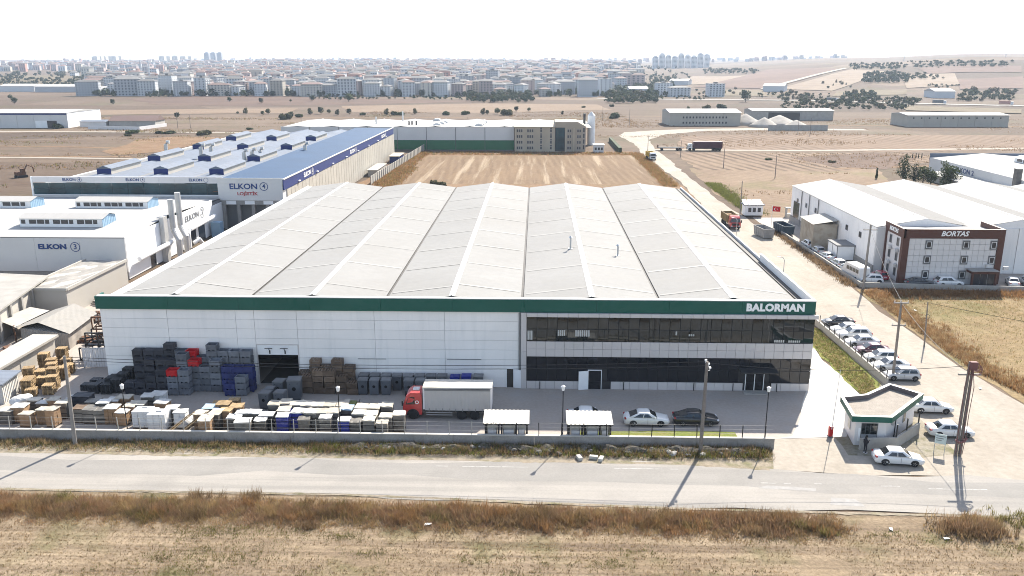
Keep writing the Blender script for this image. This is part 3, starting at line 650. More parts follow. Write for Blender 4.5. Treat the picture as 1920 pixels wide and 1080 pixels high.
inst(panel(6.3, 6.0, .2, M['white_paint']), 'wall_panel', e3, (X1, Y0+40.3, .2), (0,0,R(90)))
rf = MB(); ym = 158.0
rf.add([(X0,Y0+.28,6.9),(X1-.22,Y0+.28,6.9),(X0,ym,8.2),(X1-.22,ym,8.2),(X0,Y1,7.0),(X1-.22,Y1,7.0)], [(0,1,3,2),(2,3,5,4)]); rf.build('roof', M['white_roof'], e3, fix=True)
for (x0, x1, y, zb) in ((-94.2,-78.8,149.0,7.75), (-93.8,-78.8,167.5,7.85), (-122,-103,149.0,7.75), (-122,-103,167.5,7.85)):
    mo = MB(); mo.box(x0, x1, y, y+4.6, zb-.5, zb+1.35); mm = mo.build('roof_monitor', M['white_paint'], e3)
    r2 = MB(); r2.add([(x0-.25,y-.35,zb+1.36),(x1+.25,y-.35,zb+1.36),(x0-.25,y+2.3,zb+2.0),(x1+.25,y+2.3,zb+2.0),(x0-.25,y+4.9,zb+1.36),(x1+.25,y+4.9,zb+1.36)], [(0,1,3,2),(2,3,5,4)])
    r2.build('monitor_roof', M['white_roof'], mm, fix=True)
    ge = MB(); ge.add([(x1+.02,y-.2,zb-.2),(x1+.02,y+4.8,zb-.2),(x1+.02,y+4.8,zb+1.35),(x1+.02,y+2.3,zb+1.96),(x1+.02,y-.2,zb+1.35)], [(0,1,2,3,4)]); ge.build('monitor_end', M['blue_light'], mm)
    n_ = 10
    for k in range(n_):
        a = x0+.3 + (x1-x0-.6)*k/n_
        wd = (x1-x0-.6)/n_*(.86 if k % 3 else .5)
        q = MB(); q.box(a, a+wd, y-.05, y+.02, zb+.35, zb+1.1); q.build('monitor_window', M['window_dark'], mm)
for (px, lab) in ((0, 0),):
    sign_text('lettering', 'ELKON', 1.15, M['letter_navy'], e3, (-83.2, Y0-.06, 5.9), bold=.05, width=4.9, depth=.04)
    ring_sign(e3, -79.2, 5.9, Y0-.04, .85, '3', M['letter_navy'])
sign_text('lettering', 'ELKON', 1.6, M['joint'], e3, (X1+.05, 168.6, 5.9), 'E', bold=.03, width=7.0, depth=.05)
ring_sign(e3, 174.0, 5.9, X1+.05, 1.15, '3', M['joint'], 'E')
# extraction ducts on the sunny side
for (y, zt) in ((157.0, 11.4), (160.4, 12.2)):
    du = MB(); du.tube([(X1+1.0, y, zt), (X1+1.0, y, 5.6)], .55, 12); du.tube([(X1+1.0, y, 5.6), (X1+2.4, y-1.2, 3.8), (X1+2.4, y-1.2, .2)], .55, 12)
    du.build('extraction_duct', M['duct'], e3, smooth=False)
du = MB(); du.box(X1+.05, X1+.9, 153.4, 155.0, 0, 8.6); du.build('duct_shaft', M['duct'], e3)
for pts in ([(X1+.9,142.4,3.2),(X1+.9,155,3.3),(X1+.9,156.4,3.5)], [(X1+.9,164.0,0.4),(X1+.9,164.0,3.4),(X1+.9,165,4.0),(X1+.9,178.5,4.3)], [(X1+1,166,1.0),(X1+1.8,167,1.6),(X1+2.0,168,.4)]):
    du = MB(); du.tube(pts, .42, 10); du.build('exhaust_pipe', M['white_paint'], e3)
for (y0, y1, z1) in ((148.5,150.6,2.5), (166.8,169.8,3.3), (171.2,174.6,3.4)):
    dd = MB(); dd.box(X1+.01, X1+.06, y0, y1, .1, z1); dd.build('doorway', M['window_dark'], e3)
b_ = MB(); b_.box(X1+.6, X1+2.6, 176.6, 178.6, 0, 3.2); b_.build('filter_unit', M['blue_light'], e3)
b_ = MB(); b_.box(-72.2,-70.8,186.6,190.4,0,5.9); b_.build('stair_tower', M['white_paint'], e3)
for y in (187.3, 189.5):
    q = MB(); q.bar((-71.5,y,5.9),(-71.5,y,8.3),.16); q.bar((-71.5,y,8.3),(-72.8,y,8.3),.16); q.build('roof_steelwork', M['rust'], e3)

# ---- hall marked 4 with the long blue roof
e4 = thing('factory_hall', 'long factory hall with broad blue roof edge and blue ended monitors', 'factory')
X0, X1, Y0, Y1, HT = -114.0, -56.3, 185.2, 334.0, 10.5
b_ = MB(); b_.box(X0+.2, X1-.2, Y0+2.2, Y1, 0, 9.3); b_.build('wall_core', M['joint'], e4)
# glazed front with pale fascia
for i in range(12):
    x0 = X0 + i*3.62
    inst(panel(3.6, 1.35, .3, M['tile_white']), 'fascia_panel', e4, (x0+.01, Y0+2.0, 10.2))
    for j in range(2): inst(panel(3.56, 1.28, .08, M['green_glass']), 'glass_pane', e4, (x0+.03, Y0+2.1, 7.52+1.31*j))
b_ = MB(); b_.box(X0-.1, X0+43.6, Y0+1.95, Y0+2.19, 7.3, 7.5); b_.box(X0-.35, X0-.01, Y0+1.9, Y0+2.3, 7.0, 11.55); b_.build('front_frame', M['white_paint'], e4)
b_ = MB(); b_.box(X0, X0+43.5, Y0+2.0, Y0+2.18, 0, 7.28); b_.build('lower_front', M['grey_wall'], e4)
for (x, s_) in ((-105.5,'ELKON'), (-91.0,'ELKON'), (-76.6,'ELKON')):
    sign_text('lettering', s_, .85, M['letter_navy'], e4, (x, Y0+1.96, 10.85), bold=.02, width=3.0, depth=.03)
    ring_sign(e4, x+2.35, 10.85, Y0+1.97, .55, '4' if x < -80 else '', M['letter_navy'])
# corner block with the lorry bays
b_ = MB(); b_.box(-71.0, X1-.15, Y0+.1, Y0+14, 6.6, 10.4); b_.build('corner_block', M['grey_wall'], e4); b_ = MB(); b_.box(-71.0, X1-.1, Y0+.1, Y0+.35, 10.41, 11.5); b_.build('sign_parapet', M['grey_wall'], e4)
b_ = MB(); b_.box(-71.1, X1-.1, Y0-.02, Y0+.2, 11.5, 11.62); b_.build('block_cap', M['ridge_white'], e4)
b_ = MB(); b_.box(-70.6, X1-.6, Y0+.3, Y0+1.2, 5.6, 6.58); b_.build('bay_lintel', M['concrete'], e4)
for k in range(5):
    x = -70.4+k*3.3; b_ = MB(); b_.box(x, x+.7, Y0+.4, Y0+1.1, 0, 5.58); b_.build('bay_column', M['concrete'], e4)
for k in range(3):
    q = MB(); q.box(-69.4+k*4.2, -67.2+k*4.2, Y0+.26, Y0+.32, 5.7, 6.5); q.build('bay_panel', M['white_paint'], e4)
sign_text('lettering', 'ELKON', 1.7, M['letter_navy'], e4, (-65.2, Y0+.06, 9.7), bold=.04, width=6.2, depth=.05)
ring_sign(e4, -60.6, 9.75, Y0+.06, .95, '4', M['letter_navy'])
sign_text('lettering', 'LOJİSTİK', .95, M['letter_red'], e4, (-64.4, Y0+.06, 8.1), bold=.02, width=4.6, depth=.05)
# blue lean-to roof and blue side fascia, pale ribbed wall
rf = MB(); rf.add([(-70.9,Y0+.36,11.25),(X1+.1,Y0+.36,10.95),(X1+.1,Y1,10.95),(-70.9,Y1,11.25)], [(0,1,2,3)]); rf.build('blue_roof', M['blue_roof'], e4, fix=True)
b_ = MB(); b_.box(X1-.05, X1+.12, Y0+.3, Y1, 8.9, 11.2); b_.build('side_fascia', M['blue'], e4)
b_ = MB(); b_.box(X1-.1, X1+.25, Y0+.3, Y1, 11.21, 11.42); b_.build('fascia_trim', M['ridge_white'], e4)
for k in range(46):
    y0 = Y0+3 + k*3.2
    inst(panel(3.0, 8.7, .25, M['cream_panel']), 'wall_panel', e4, (X1+.05, y0, .1), (0,0,R(90)))
for y in (205.5, 258.0, 311.0): 
    sign_text('lettering', 'ELKON', 1.5, M['letter_white'], e4, (X1+.16, y, 10.0), 'E', bold=.03, width=6.5, depth=.04); ring_sign(e4, y+5.0, 10.0, X1+.16, .85, '4', M['letter_white'], 'E')
for k in range(8):
    q = MB(); q.box(X1+.14, X1+.5, Y0+12+k*17, Y0+13+k*17, 9.3, 9.5); q.build('flood_light', M['white_paint'], e4)
for x, z0, z1 in ((-104.2,9.2,10.6), (-90.3,9.2,10.6), (-76.8,9.2,10.6)):
    rf = MB(); rf.add([(x-6.9,Y0+2.5,z0),(x,Y0+2.5,z1),(x+6.9,Y0+2.5,z0),(x-6.9,Y1,z0),(x,Y1,z1),(x+6.9,Y1,z0)], [(0,1,4,3),(1,2,5,4)])
    rf.build('roof_bay', M['grey_roof'], e4, fix=True)
    for y in (200.5, 228.0, 259.0, 288.0):
        mo = MB(); mo.box(x-1.55, x+1.55, y+.2, y+16.5, z1-.9, z1+1.05); mm = mo.build('roof_monitor', M['cream_wall'], e4)
        r2 = MB(); gable_roof(r2, x-1.9, x+1.9, y, y+16.8, z1+1.06, z1+1.75); r2.build('monitor_roof', M['grey_roof'], mm, fix=True)
        q = MB(); q.add([(x-1.75,y+.08,z1-.6),(x+1.75,y+.08,z1-.6),(x+1.75,y+.08,z1+1.05),(x,y+.08,z1+1.7),(x-1.75,y+.08,z1+1.05)], [(0,1,2,3,4)]); q.build('monitor_end', M['blue'], mm)
for (x, y) in ((-97.0,243),(-94.4,244),(-79.8,229.5),(-78.4,232),(-76.9,234),(-68.4,249.5),(-110.7,251)):
    q = MB(); q.tube([(x,y,9.6),(x,y,12.6),(x+.5,y,13.3),(x+1.2,y,13.3)], .55, 9); q.build('roof_fan', M['duct'], e4)
b_ = MB(); b_.bar((X0+.5,Y0+5,9.3),(X0+.5,Y1,9.3),.5,.4); b_.build('roof_edge', M['ridge_white'], e4)

# concrete slab wall along the field, with huts behind it
sw = thing('boundary_wall', 'pale concrete slab wall with thin posts beside the harvested field', 'wall')
for k in range(34):
    t = k/34; x = -50.6 + 3.4*t; y = 256 + 106*t
    inst(panel(3.02, 2.6, .12, M['cream_panel']), 'wall_slab', sw, (x, y, 0), (0,0,R(88.2)))
    q = MB(); q.box(x-.02, x+.16, y-.09, y+.09, 0, 2.75); q.build('post', M['concrete'], sw)
hut = thing('site_hut', 'small blue hut with flat cream roof behind the slab wall', 'hut', (-52.6, 318, 0))
b_ = MB(); b_.box(-1.7,1.7,-6,6,0,2.4); b_.build('wall', M['blue'], hut); b_ = MB(); b_.box(-2,2,-6.3,6.3,2.41,2.6); b_.build('roof', M['cream'], hut)
hut = thing('site_hut', 'low cream roofed lean-to between the blue roofed hall and the slab wall', 'hut', (-53.6, 284, 0))
b_ = MB(); b_.box(-1.6,1.4,-9,9,0,2.0); b_.build('wall', M['cream_wall'], hut); b_ = MB(); b_.box(-1.9,1.6,-9.3,9.3,2.01,2.15); b_.build('roof', M['cream_panel'], hut)

# ---- far hall with the green stripe and its beige office block
fh = thing('factory_hall', 'long white hall with a green stripe along its foot beyond the harvested field', 'factory')
X0, X1, Y0, Y1, HT = -108.0, -9.3, 358.0, 402.0, 9.6
b_ = MB(); b_.box(X0, X1, Y0+.2, Y1, 0, 9.3); b_.build('wall_core', M['joint'], fh)
for i in range(8):
    wv_ = (X1-X0)/8
    inst(panel(wv_-.25, 5.3, .2, M['grey_wall']), 'wall_panel', fh, (X0+i*wv_+.1, Y0, 4.3)); inst(panel(wv_-.25, 3.9, .2, M['fasc_green']), 'wall_panel', fh, (X0+i*wv_+.1, Y0, .35))
b_ = MB(); b_.box(X0, X1+30, Y0-.05, Y0+.18, 9.61, 9.8); b_.build('wall_cap', M['ridge_white'], fh)
nb = 9
for i in range(nb):
    bx0 = X0 + i*(131.0/nb); bx1 = bx0 + 131.0/nb; rx = (bx0+bx1)/2
    rf = MB(); rf.add([(bx0,Y0+.3,9.5),(rx,Y0+.3,10.05),(bx1,Y0+.3,9.5),(bx0,Y1,9.5),(rx,Y1,10.05),(bx1,Y1,9.5)], [(0,1,4,3),(1,2,5,4)])
    rb = rf.build('roof_bay', M['white_roof'], fh, fix=True)
    q = MB(); q.add([(rx-.5,Y0+.3,10.05),(rx,Y0+.3,10.17),(rx+.5,Y0+.3,10.05),(rx-.5,Y1,10.05),(rx,Y1,10.17),(rx+.5,Y1,10.05)], [(0,1,4,3),(1,2,5,4)]); q.build('ridge_cap', M['ridge_white'], rb, fix=True)
for (x, y) in ((-42.5,364),(-41.5,371),(-41,379),(-24.5,363),(-24.2,369),(-24,375),(-23.6,382),(-2,376),(-1.8,383),(16,372),(17,380),(-46,393)):
    q = MB(); ns = 8; r_ = 1.7
    ring0 = [(x+r_*math.cos(math.pi*k/ns), y, 9.9+r_*.62*math.sin(math.pi*k/ns)) for k in range(ns+1)]; ring1 = [(p[0], p[1]+3.6, p[2]) for p in ring0]
    q.loft([ring0, ring1], closed=False, caps=True); q.build('barrel_rooflight', M['ridge_white'], fh, fix=True)
for x, y, h in ((-70,372,3.0),(-55,368,1.5),(-54,370,1.5),(-52,369,1.6),(-62,396,4.0)):
    q = MB(); q.tube([(x,y,9.6),(x,y,10+h)], .35, 8); q.build('roof_pipe', M['window_dark'] if h < 2 else M['ridge_white'], fh)
ob = thing('office_block', 'four storey beige office block with a green glass stair tower in the middle', 'office')
b_ = MB(); b_.box(-9.1, 7.7, 354.2, 366, 0, 10.0); b_.build('left_wing', M['beige'], ob)
b_ = MB(); b_.box(-9.5, 7.7, 353.8, 366.4, 10.0, 10.25); b_.add([(-9.5,353.8,10.26),(7.7,353.8,10.26),(7.7,366.4,11.6),(-9.5,366.4,11.6)], [(0,1,2,3)]); b_.build('left_roof', M['cream'], ob)
b_ = MB(); b_.add([(7.71,354.2,0),(20.4,354.2,0),(20.4,354.2,10.4),(17,354.2,12.2),(7.71,354.2,12.2),(7.71,370,0),(20.4,370,0),(20.4,370,10.4),(17,370,12.2),(7.71,370,12.2)], [(0,1,2,3,4),(9,8,7,6,5),(0,5,6,1),(1,6,7,2),(2,7,8,3),(3,8,9,4),(4,9,5,0)]); b_.build('right_wing', M['beige_dk'], ob, fix=True)
for x in (-9.0,-4.6,-.5,3.3,11.9,15.2):
    q = MB(); q.box(x, x+.55, 353.75, 354.19, 0, 9.7); q.build('pilaster', M['beige'], ob)
for j in range(4):
    z = .9+2.35*j
    for x, wd in ((-7.0,2.6),(-2.6,2.8),(1.9,1.0),(6.0,1.0),(13.6,1.8),(17.6,1.8)):
        n_ = 3 if wd > 2 else (2 if wd > 1.5 else 1)
        for q in range(n_): window(ob, x-wd/2+wd*(q+.5)/n_, z, 354.19, wd/n_*.8, 1.25, fr=.08)
        if wd == 1.0: window(ob, x, z+1.35, 354.19, .9, .6, fr=.08)
    window(ob, 19.6, z, 354.19, .8, 1.9, fr=.08)
for j in range(8):
    for i in range(4):
        inst(panel(.86, 1.06, .1, M['green_glass']), 'glass_pane', ob, (7.95+.9*i, 353.85, .9+1.1*j))
q = MB(); q.box(7.72, 11.75, 353.96, 354.18, .3, 9.9); q.build('curtain_frame', M['mullion'], ob)
si = thing('silo', 'tall white silo standing behind the beige office block', 'silo', (24.5, 384, 0))
q = MB(); q.tube([(0,0,0),(0,0,13)], 1.7, 18); q.build('drum', M['white_paint'], si); q = MB(); q.tube([(0,0,13),(0,0,14.6)], 1.7, 18, .3); q.build('cone_top', M['ridge_white'], si)
q = MB(); q.tube([(-3.6,-8,9),(-3.6,-8,14.4)], .55, 8); q.build('dark_stack', M['window_dark'], si)
# gate area right of the office block
gh = thing('gatehouse', 'small grey gatehouse beside the beige office block', 'gatehouse', (25.5, 352, 0))
q = MB(); q.box(-2,2.2,-1.6,1.6,0,3.2); q.build('wall', M['grey_wall'], gh); q = MB(); q.box(-2.3,2.5,-1.9,1.9,3.2,3.4); q.build('roof', M['white_paint'], gh)
for x in (-1.1,.2,1.4): window(gh, x, 1.1, -1.6, .9, 1.1)
hd = thing('hedge', 'dark clipped hedge running back beside the beige block gate', 'hedge')
q = MB(); q.box(-.7, .7, -24, 24, 0, 2.0); q.build('foliage', mat('hedge_green', (.035,.05,.02), .9, .4, 1.5, bump=.6), hd, loc=(34.5, 375, 0))

# ---- brown framed office on the right with its white roofed hall
bo = thing('office_building', 'white tiled three storey office with brown frame and white lettering', 'office')
X0, X1, Y0, YB, HT = 62.1, 78.8, 141.3, 148.6, 9.5
b_ = MB(); b_.box(X0+.3, X1-.3, Y0+.15, YB+2, 0, 8.4); b_.build('wall_core', M['joint'], bo)
b_ = MB(); b_.box(X0-.05, X1+.05, Y0-.12, Y0+.3, 7.95, HT); b_.box(X0-.05, X0+.95, Y0-.12, Y0+.3, 0, 7.949); b_.box(X1-1.0, X1+.05, Y0-.12, Y0+.3, 0, 7.949)
b_.box(X0-.12, X0+.3, Y0-.12, YB+.35, 7.95, HT); b_.box(X0-.12, X0+.3, YB-.35, YB+.35, 0, 7.949); b_.box(X0-.12,X0+.3,Y0-.1,Y0+.75,0,7.949); b_.box(X1-.3, X1+.1, Y0+.301, YB+.3, 7.95, HT); b_.build('brown_frame', M['brown'], bo)
b_ = MB(); b_.box(X0+.31, X1-.31, Y0+.3, YB+1.9, 8.41, 8.6); b_.build('roof', M['white_roof'], bo)
nc, nr = 15, 8; wins = [(66.4,6.15),(72.6,6.15),(77.2,6.15),(66.4,3.55),(72.6,3.55),(77.2,3.55),(66.4,.95),(72.6,.95)]
for i in range(nc):
    for j in range(nr):
        a = X0+1.0+(X1-X0-2.05)*i/nc; wv_ = (X1-X0-2.05)/nc; z = 7.9*j/nr
        inst(panel(wv_-.03, 7.9/nr-.03, .12, M['tile_white']), 'facade_tile', bo, (a+.015, Y0, z+.015))
for (x, z) in wins:
    window(bo, x, z-.1, Y0, 1.25, 1.55, fr=.13, frm=M['joint'], d=.07); 
    q = MB(); q.box(x-.42,x+.42,Y0-.1,Y0-.075,z+.12,z+.2); q.box(x-.42,x+.42,Y0-.1,Y0-.075,z+1.15,z+1.23); q.box(x-.42,x-.34,Y0-.1,Y0-.075,z+.2,z+1.15); q.box(x+.34,x+.42,Y0-.1,Y0-.075,z+.2,z+1.15); q.build('inner_frame', M['white_paint'], bo)
for j in range(3):
    inst(panel(6.2, 2.55, .2, M['tile_white']), 'facade_tile', bo, (X0+.1, YB-.4, .1+2.6*j), (0,0,R(-90)))
    for y in (143.6, 146.6): window(bo, y, .9+2.6*j, X0+.09, .95, 1.45, face='W', fr=.1, frm=M['joint'])
    if j: 
        for y in (143.4, 146.2):
            q = MB(); q.box(X0-.5, X0-.02, y-.45, y+.35, 2.6*j-.1, 2.6*j+.5); q.build('air_conditioner', M['grey_wall'], bo)
sign_text('lettering', 'BORTAS', 1.15, M['letter_white'], bo, (70.4, Y0-.16, 8.72), bold=.03, shear=.25, width=4.6, depth=.06)
sign_text('lettering', 'BORTAS', 1.0, M['letter_white'], bo, (X0-.16, 145.2, 8.7), 'W', bold=.03, shear=.25, width=3.6, depth=.06)
po = MB(); po.box(73.2, 77.4, Y0-2.2, Y0-.13, 2.3, 2.75); po.box(73.2,73.5,Y0-2.2,Y0-1.9,0,2.3); po.box(77.1,77.4,Y0-2.2,Y0-1.9,0,2.3); po.build('porch', M['brown'], bo)
po = MB(); po.box(73.0, 77.6, Y0-2.4, Y0-.13, 2.751, 2.85); po.build('porch_roof', M['concrete'], bo)
for i in range(3):
    inst(panel(1.1, 2.2, .05, M['window_dark']), 'porch_glass', bo, (73.55+1.18*i, Y0-2.0, .05))
for (x, z) in ((76.7,2.95),(79.6,2.6)):
    q = MB(); q.box(x-.4,x+.4,Y0-.5,Y0-.14,z,z+.6); q.build('air_conditioner', M['grey_wall'], bo)
bh = thing('factory_hall', 'white roofed three bay hall behind the brown framed office', 'factory')
b_ = MB(); b_.box(60.6, 118, 148.65, 199.8, 0, 8.3); b_.build('wall_core', M['grey_wall'], bh)
for k in range(6):
    inst(panel(8.46, 6.8, .15, M['white_panel']), 'wall_panel', bh, (60.45, 199.8-8.5*k, 1.45), (0,0,R(-90)))
b_ = MB(); b_.box(60.3, 60.55, 148.7, 199.8, 0, 1.4); b_.build('plinth', M['concrete'], bh)
for k in range(6): inst(panel(6.2, 8.2, .1, M['white_panel']), 'wall_panel', bh, (78.95+6.3*k, 148.5, .1))
for k, (x0, xr, x1) in enumerate(((60.3,68.9,77.6),(77.6,86,94.2),(94.2,102.6,111),(111,119,127))):
    for sd in (0, 1):
        a, c = (x0, xr) if sd == 0 else (xr, x1); za, zc = (8.4, 9.9) if sd == 0 else (9.9, 8.4)
        rf = MB(); rf.add([(a,148.7,za),(c,148.7,zc),(c,200,zc),(a,200,za)], [(0,1,2,3)]); rf.build('roof_slope', M['grey_sheet'] if sd else M['white_roof'], bh)  # right-facing slopes take the greyer sheet, left-facing ones the white
    q = MB(); q.add([(x0,148.7,8.3),(xr,148.7,9.88),(x1,148.7,8.3)], [(0,1,2)]); q.build('gable', M['white_panel'], bh); q = MB(); q.add([(x0,199.95,8.3),(xr,199.95,9.88),(x1,199.95,8.3)], [(2,1,0)]); q.build('gable', M['white_panel'], bh)
    q = MB(); q.add([(xr-.3,148.7,9.9),(xr,148.7,9.98),(xr+.3,148.7,9.9),(xr-.3,200,9.9),(xr,200,9.98),(xr+.3,200,9.9)], [(0,1,4,3),(1,2,5,4)]); q.build('ridge_cap', M['ridge_white'], bh, fix=True)
for y in (156, 163, 171, 182, 188.5, 195): window(bh, y, 5.0, 60.44, 1.3, 1.1, face='W', m=M['window_dark'])
q = MB(); q.box(60.36, 60.43, 193.4, 197.6, .1, 5.2); q.build('hall_door', M['window_dark'], bh)
for y in (180.2, 186.3, 191.8):
    q = MB(); q.tube([(60.3,y,8.2),(60.3,y,.3)], .1, 6); q.build('downpipe', M['joint'], bh)
# lean-to shed, container and boxes against that hall
sh = thing('corrugated_shed', 'rusty beige corrugated shed leaning on the white roofed hall', 'shed', (57.9, 171.5, 0))
q = MB(); q.box(-2.4,2.3,-4.2,4.0,0,5.3); q.build('wall', stripes(mat('beige_sheet', (.38,.33,.26), .8, .15, .6, dirt=(.2,.13,.08), dscale=.8), 'Y', .5, .08, strength=.8), sh)
q = MB(); q.add([(-2.7,-4.5,5.32),(2.35,-4.5,6.1),(2.35,4.3,6.1),(-2.7,4.3,5.32)], [(0,1,2,3)]); q.build('roof', M['concrete_lt'], sh)
cb = thing('site_cabin', 'two bay cabin with white panels and dark frame beside the corrugated shed', 'cabin', (58.6, 160.2, 0))
q = MB(); q.box(-1.5,1.7,-2.6,2.6,.3,2.9); q.build('wall', M['white_paint'], cb)
q = MB(); q.box(-1.65,1.85,-2.75,2.75,2.91,3.15); q.build('roof', M['joint'], cb)
q = MB()
for (x, y) in ((-1.55,-2.65),(1.65,-2.65),(-1.55,2.55),(-1.55,-.05)): q.box(x,x+.12,y,y+.12,0,2.9)
q.build('corner_post', M['joint'], cb)

# ---- hall at the right edge, marked 2
e2 = thing('factory_hall', 'grey hall with blue roof monitors at the right edge of the photo', 'factory')
X0, Y0, Y1, HT = 131.0, 216.0, 286.0, 5.6
b_ = MB(); b_.box(X0+.2, 200, Y0, Y1, 0, 5.3); b_.build('wall_core', M['joint'], e2)
for k in range(7): inst(panel(9.96, 5.4, .2, M['grey_wall']), 'wall_panel', e2, (X0, Y1-10*k, .2), (0,0,R(-90)))
rf = MB(); rf.add([(X0,Y0,5.62),(148,Y0,7.0),(165,Y0,5.62),(X0,Y1,5.62),(148,Y1,7.0),(165,Y1,5.62),(200,Y0,6.8),(200,Y1,6.8)], [(0,1,4,3),(1,2,5,4),(2,6,7,5)]); rf.build('roof', M['white_roof'], e2, fix=True)
q = MB(); q.box(X0, 200, Y1+.01, Y1+.3, 4.6, 7.0); q.build('back_parapet', M['grey_roof'], e2)
for (y0, y1, x) in ((232, 264, 146.5), (236, 270, 166)):
    mo = MB(); mo.box(x, x+4.2, y0, y1, 6.3, 8.1); mm = mo.build('roof_monitor', M['white_paint'], e2)
    r2 = MB(); gable_roof(r2, x-.4, x+4.6, y0-.3, y1+.3, 8.11, 8.8); r2.build('monitor_roof', M['blue_light'], mm, fix=True)
    q = MB(); q.box(x-.05, x+4.25, y0-.06, y0-.005, 6.6, 8.1); q.build('monitor_end', M['blue'], mm)
    for k in range(9): 
        q = MB(); q.box(x-.05, x+.02, y0+.5+k*3.4, y0+3.2+k*3.4, 7.1, 7.9); q.build('monitor_window', M['window_dark'], mm)
for y in (232, 221.5):
    q = MB(); q.box(X0-1.4, X0-.01, y-.9, y+.9, 0, 8.6); q.build('duct_shaft', mat('dark_duct', (.12,.11,.1), .6, .3, 1.0), e2)
q = MB(); q.box(124.5, X0-.02, 226, 272, 0, 2.3); q.build('lean_to', M['cream_wall'], e2); q = MB(); q.add([(124.1,225.6,2.35),(X0-.02,225.6,3.1),(X0-.02,272.4,3.1),(124.1,272.4,2.35)], [(0,1,2,3)]); q.build('lean_to_roof', M['white_roof'], e2)
sign_text('lettering', 'ELKON 2', 2.1, M['letter_navy'], e2, (X0-.06, 262, 4.0), 'W', bold=.03, width=11.0, depth=.05)

# ---- old sheds on the left of the storage yard
s1 = thing('concrete_shed', 'long flat roofed cream concrete shed at the left edge', 'shed')
q = MB(); q.prism([(-110,100),(-71.8,104),(-76.2,124.5),(-114,130)], 0, 4.1); q.build('wall', M['cream_wall'], s1)
q = MB(); q.prism([(-110.4,99.6),(-71.2,103.6),(-75.7,125.0),(-114.4,130.4)], 4.35, 4.6); q.build('roof', mat('old_roof', (.28,.265,.24), .85, .15, .4, dirt=(.25,.235,.215), dscale=.35, damt=.7), s1)
q = MB(); q.prism([(-110,100.3),(-72.1,104.3),(-76.4,124.2),(-114,129.7)], 4.1, 4.35); q.build('window_strip', M['window_dark'], s1)
for k in range(5): 
    y = 106+k*4; q = MB(); q.box(-72.3-.9*k*.95-.15, -72.0-.9*k*.95+.15, y, y+.35, 0, 4.3); q.build('wall_pier', M['concrete_lt'], s1)
s2 = thing('concrete_shed', 'cream box shed with tarpaulin covered roof between the 3 hall and the tin shed', 'shed')
q = MB(); q.box(-76.4,-69.6,118.6,137.5,0,4.0); q.build('wall', M['cream_wall'], s2)
q = MB(); q.box(-76.6,-69.4,118.4,118.6,3.9,4.35); q.box(-69.6,-69.35,118.6,137.5,3.9,4.35); q.box(-76.65,-76.4,118.6,137.5,3.9,4.35); q.build('parapet', M['cream_wall'], s2)
q = MB(); vv = [(-76.3+6.6*i/6, 118.7+18.6*j/9, 4.05+.5*mnoise.noise((i*.9, j*.8, 3))) for j in range(10) for i in range(7)]
q.add(vv, [(j*7+i, j*7+i+1, j*7+i+8, j*7+i+7) for j in range(9) for i in range(6)]); q.build('tarpaulin', mat('tarp_grey', (.24,.225,.205), .9, .15, .6), s2)
s3 = thing('tin_shed', 'low tin shed with a pale sagging corrugated gable roof', 'shed')
q = MB(); q.prism([(-69.2,106),(-61.4,103.6),(-62.4,112),(-68.6,113.5)], 0, 2.2); q.build('wall', stripes(mat('tin_wall', (.30,.27,.24), .8, .15, .8), 'X', .4, .08, strength=.8), s3)
q = MB(); q.add([(-69.8,105.4,2.3),(-66.4,105.6,3.1),(-60.9,103.2,2.35),(-69.2,114.2,2.3),(-66.2,114.4,3.2),(-61.9,112.4,2.4)], [(0,1,4,3),(1,2,5,4)]); q.build('roof', stripes(mat('tin_roof', (.25,.235,.21), .7, .12, .8, dirt=(.22,.195,.168), dscale=.8, damt=.6), 'Y', .35, .06, strength=.25), s3)
s3b = thing('open_lean_to', 'open fronted dark lean-to beside the tin shed', 'shed')
q = MB(); q.add([(-73.6,108.3,2.5),(-69.9,106.0,2.3),(-69.4,113.5,2.4),(-72.8,114.5,2.6)], [(0,1,2,3)]); q.build('roof', M['concrete_lt'], s3b)
for p in ((-73.2,108.5),(-70.3,106.4)): 
    q = MB(); q.bar((*p,0),(*p,2.4),.16); q.build('post', M['rust'], s3b)
q = MB(); q.add([(-72.8,113.6,0),(-69.6,112.6,0),(-69.6,112.6,2.3),(-72.8,113.6,2.5)], [(0,1,2,3)]); q.build('back_wall', M['interior'], s3b)
s4 = thing('long_shed', 'long narrow white roofed shed behind the timber pallets', 'shed')
q = MB(); q.prism([(-64.8,84.5),(-62.2,84.5),(-62.2,101.8),(-64.8,101.8)], 0, 2.3); q.build('wall', M['cream_wall'], s4)
q = MB(); q.prism([(-65.2,84),(-61.8,84),(-61.8,102.2),(-65.2,102.2)], 2.31, 2.6); q.build('roof', mat('old_white_roof', (.34,.32,.29), .8, .1, .6, dirt=(.29,.26,.225), dscale=.5, damt=.5), s4)
for k in range(4):
    q = MB(); q.box(-62.19,-62.14,87+3.6*k,88+3.6*k,.6,1.7); q.build('shutter', M['concrete_lt'], s4)
s5 = thing('tin_shed', 'small ribbed tin shed at the left edge in front of the timber pallets', 'shed')
q = MB(); q.prism([(-61.5,85.0),(-58.9,85.4),(-59.4,89.2),(-62.2,89.2)], 0, 2.35); q.build('wall', stripes(mat('tin_wall_pale', (.45,.43,.40), .7, .1, .6), 'Y', .35, .08, strength=.9), s5)
q = MB(); q.prism([(-61.8,84.7),(-58.6,85.1),(-59.1,89.5),(-62.5,89.5)], 2.36, 2.5); q.build('roof', M['grey_roof'], s5)
gt = thing('sheet_gate', 'pale ribbed metal gate between the pallets and the hall corner', 'gate')
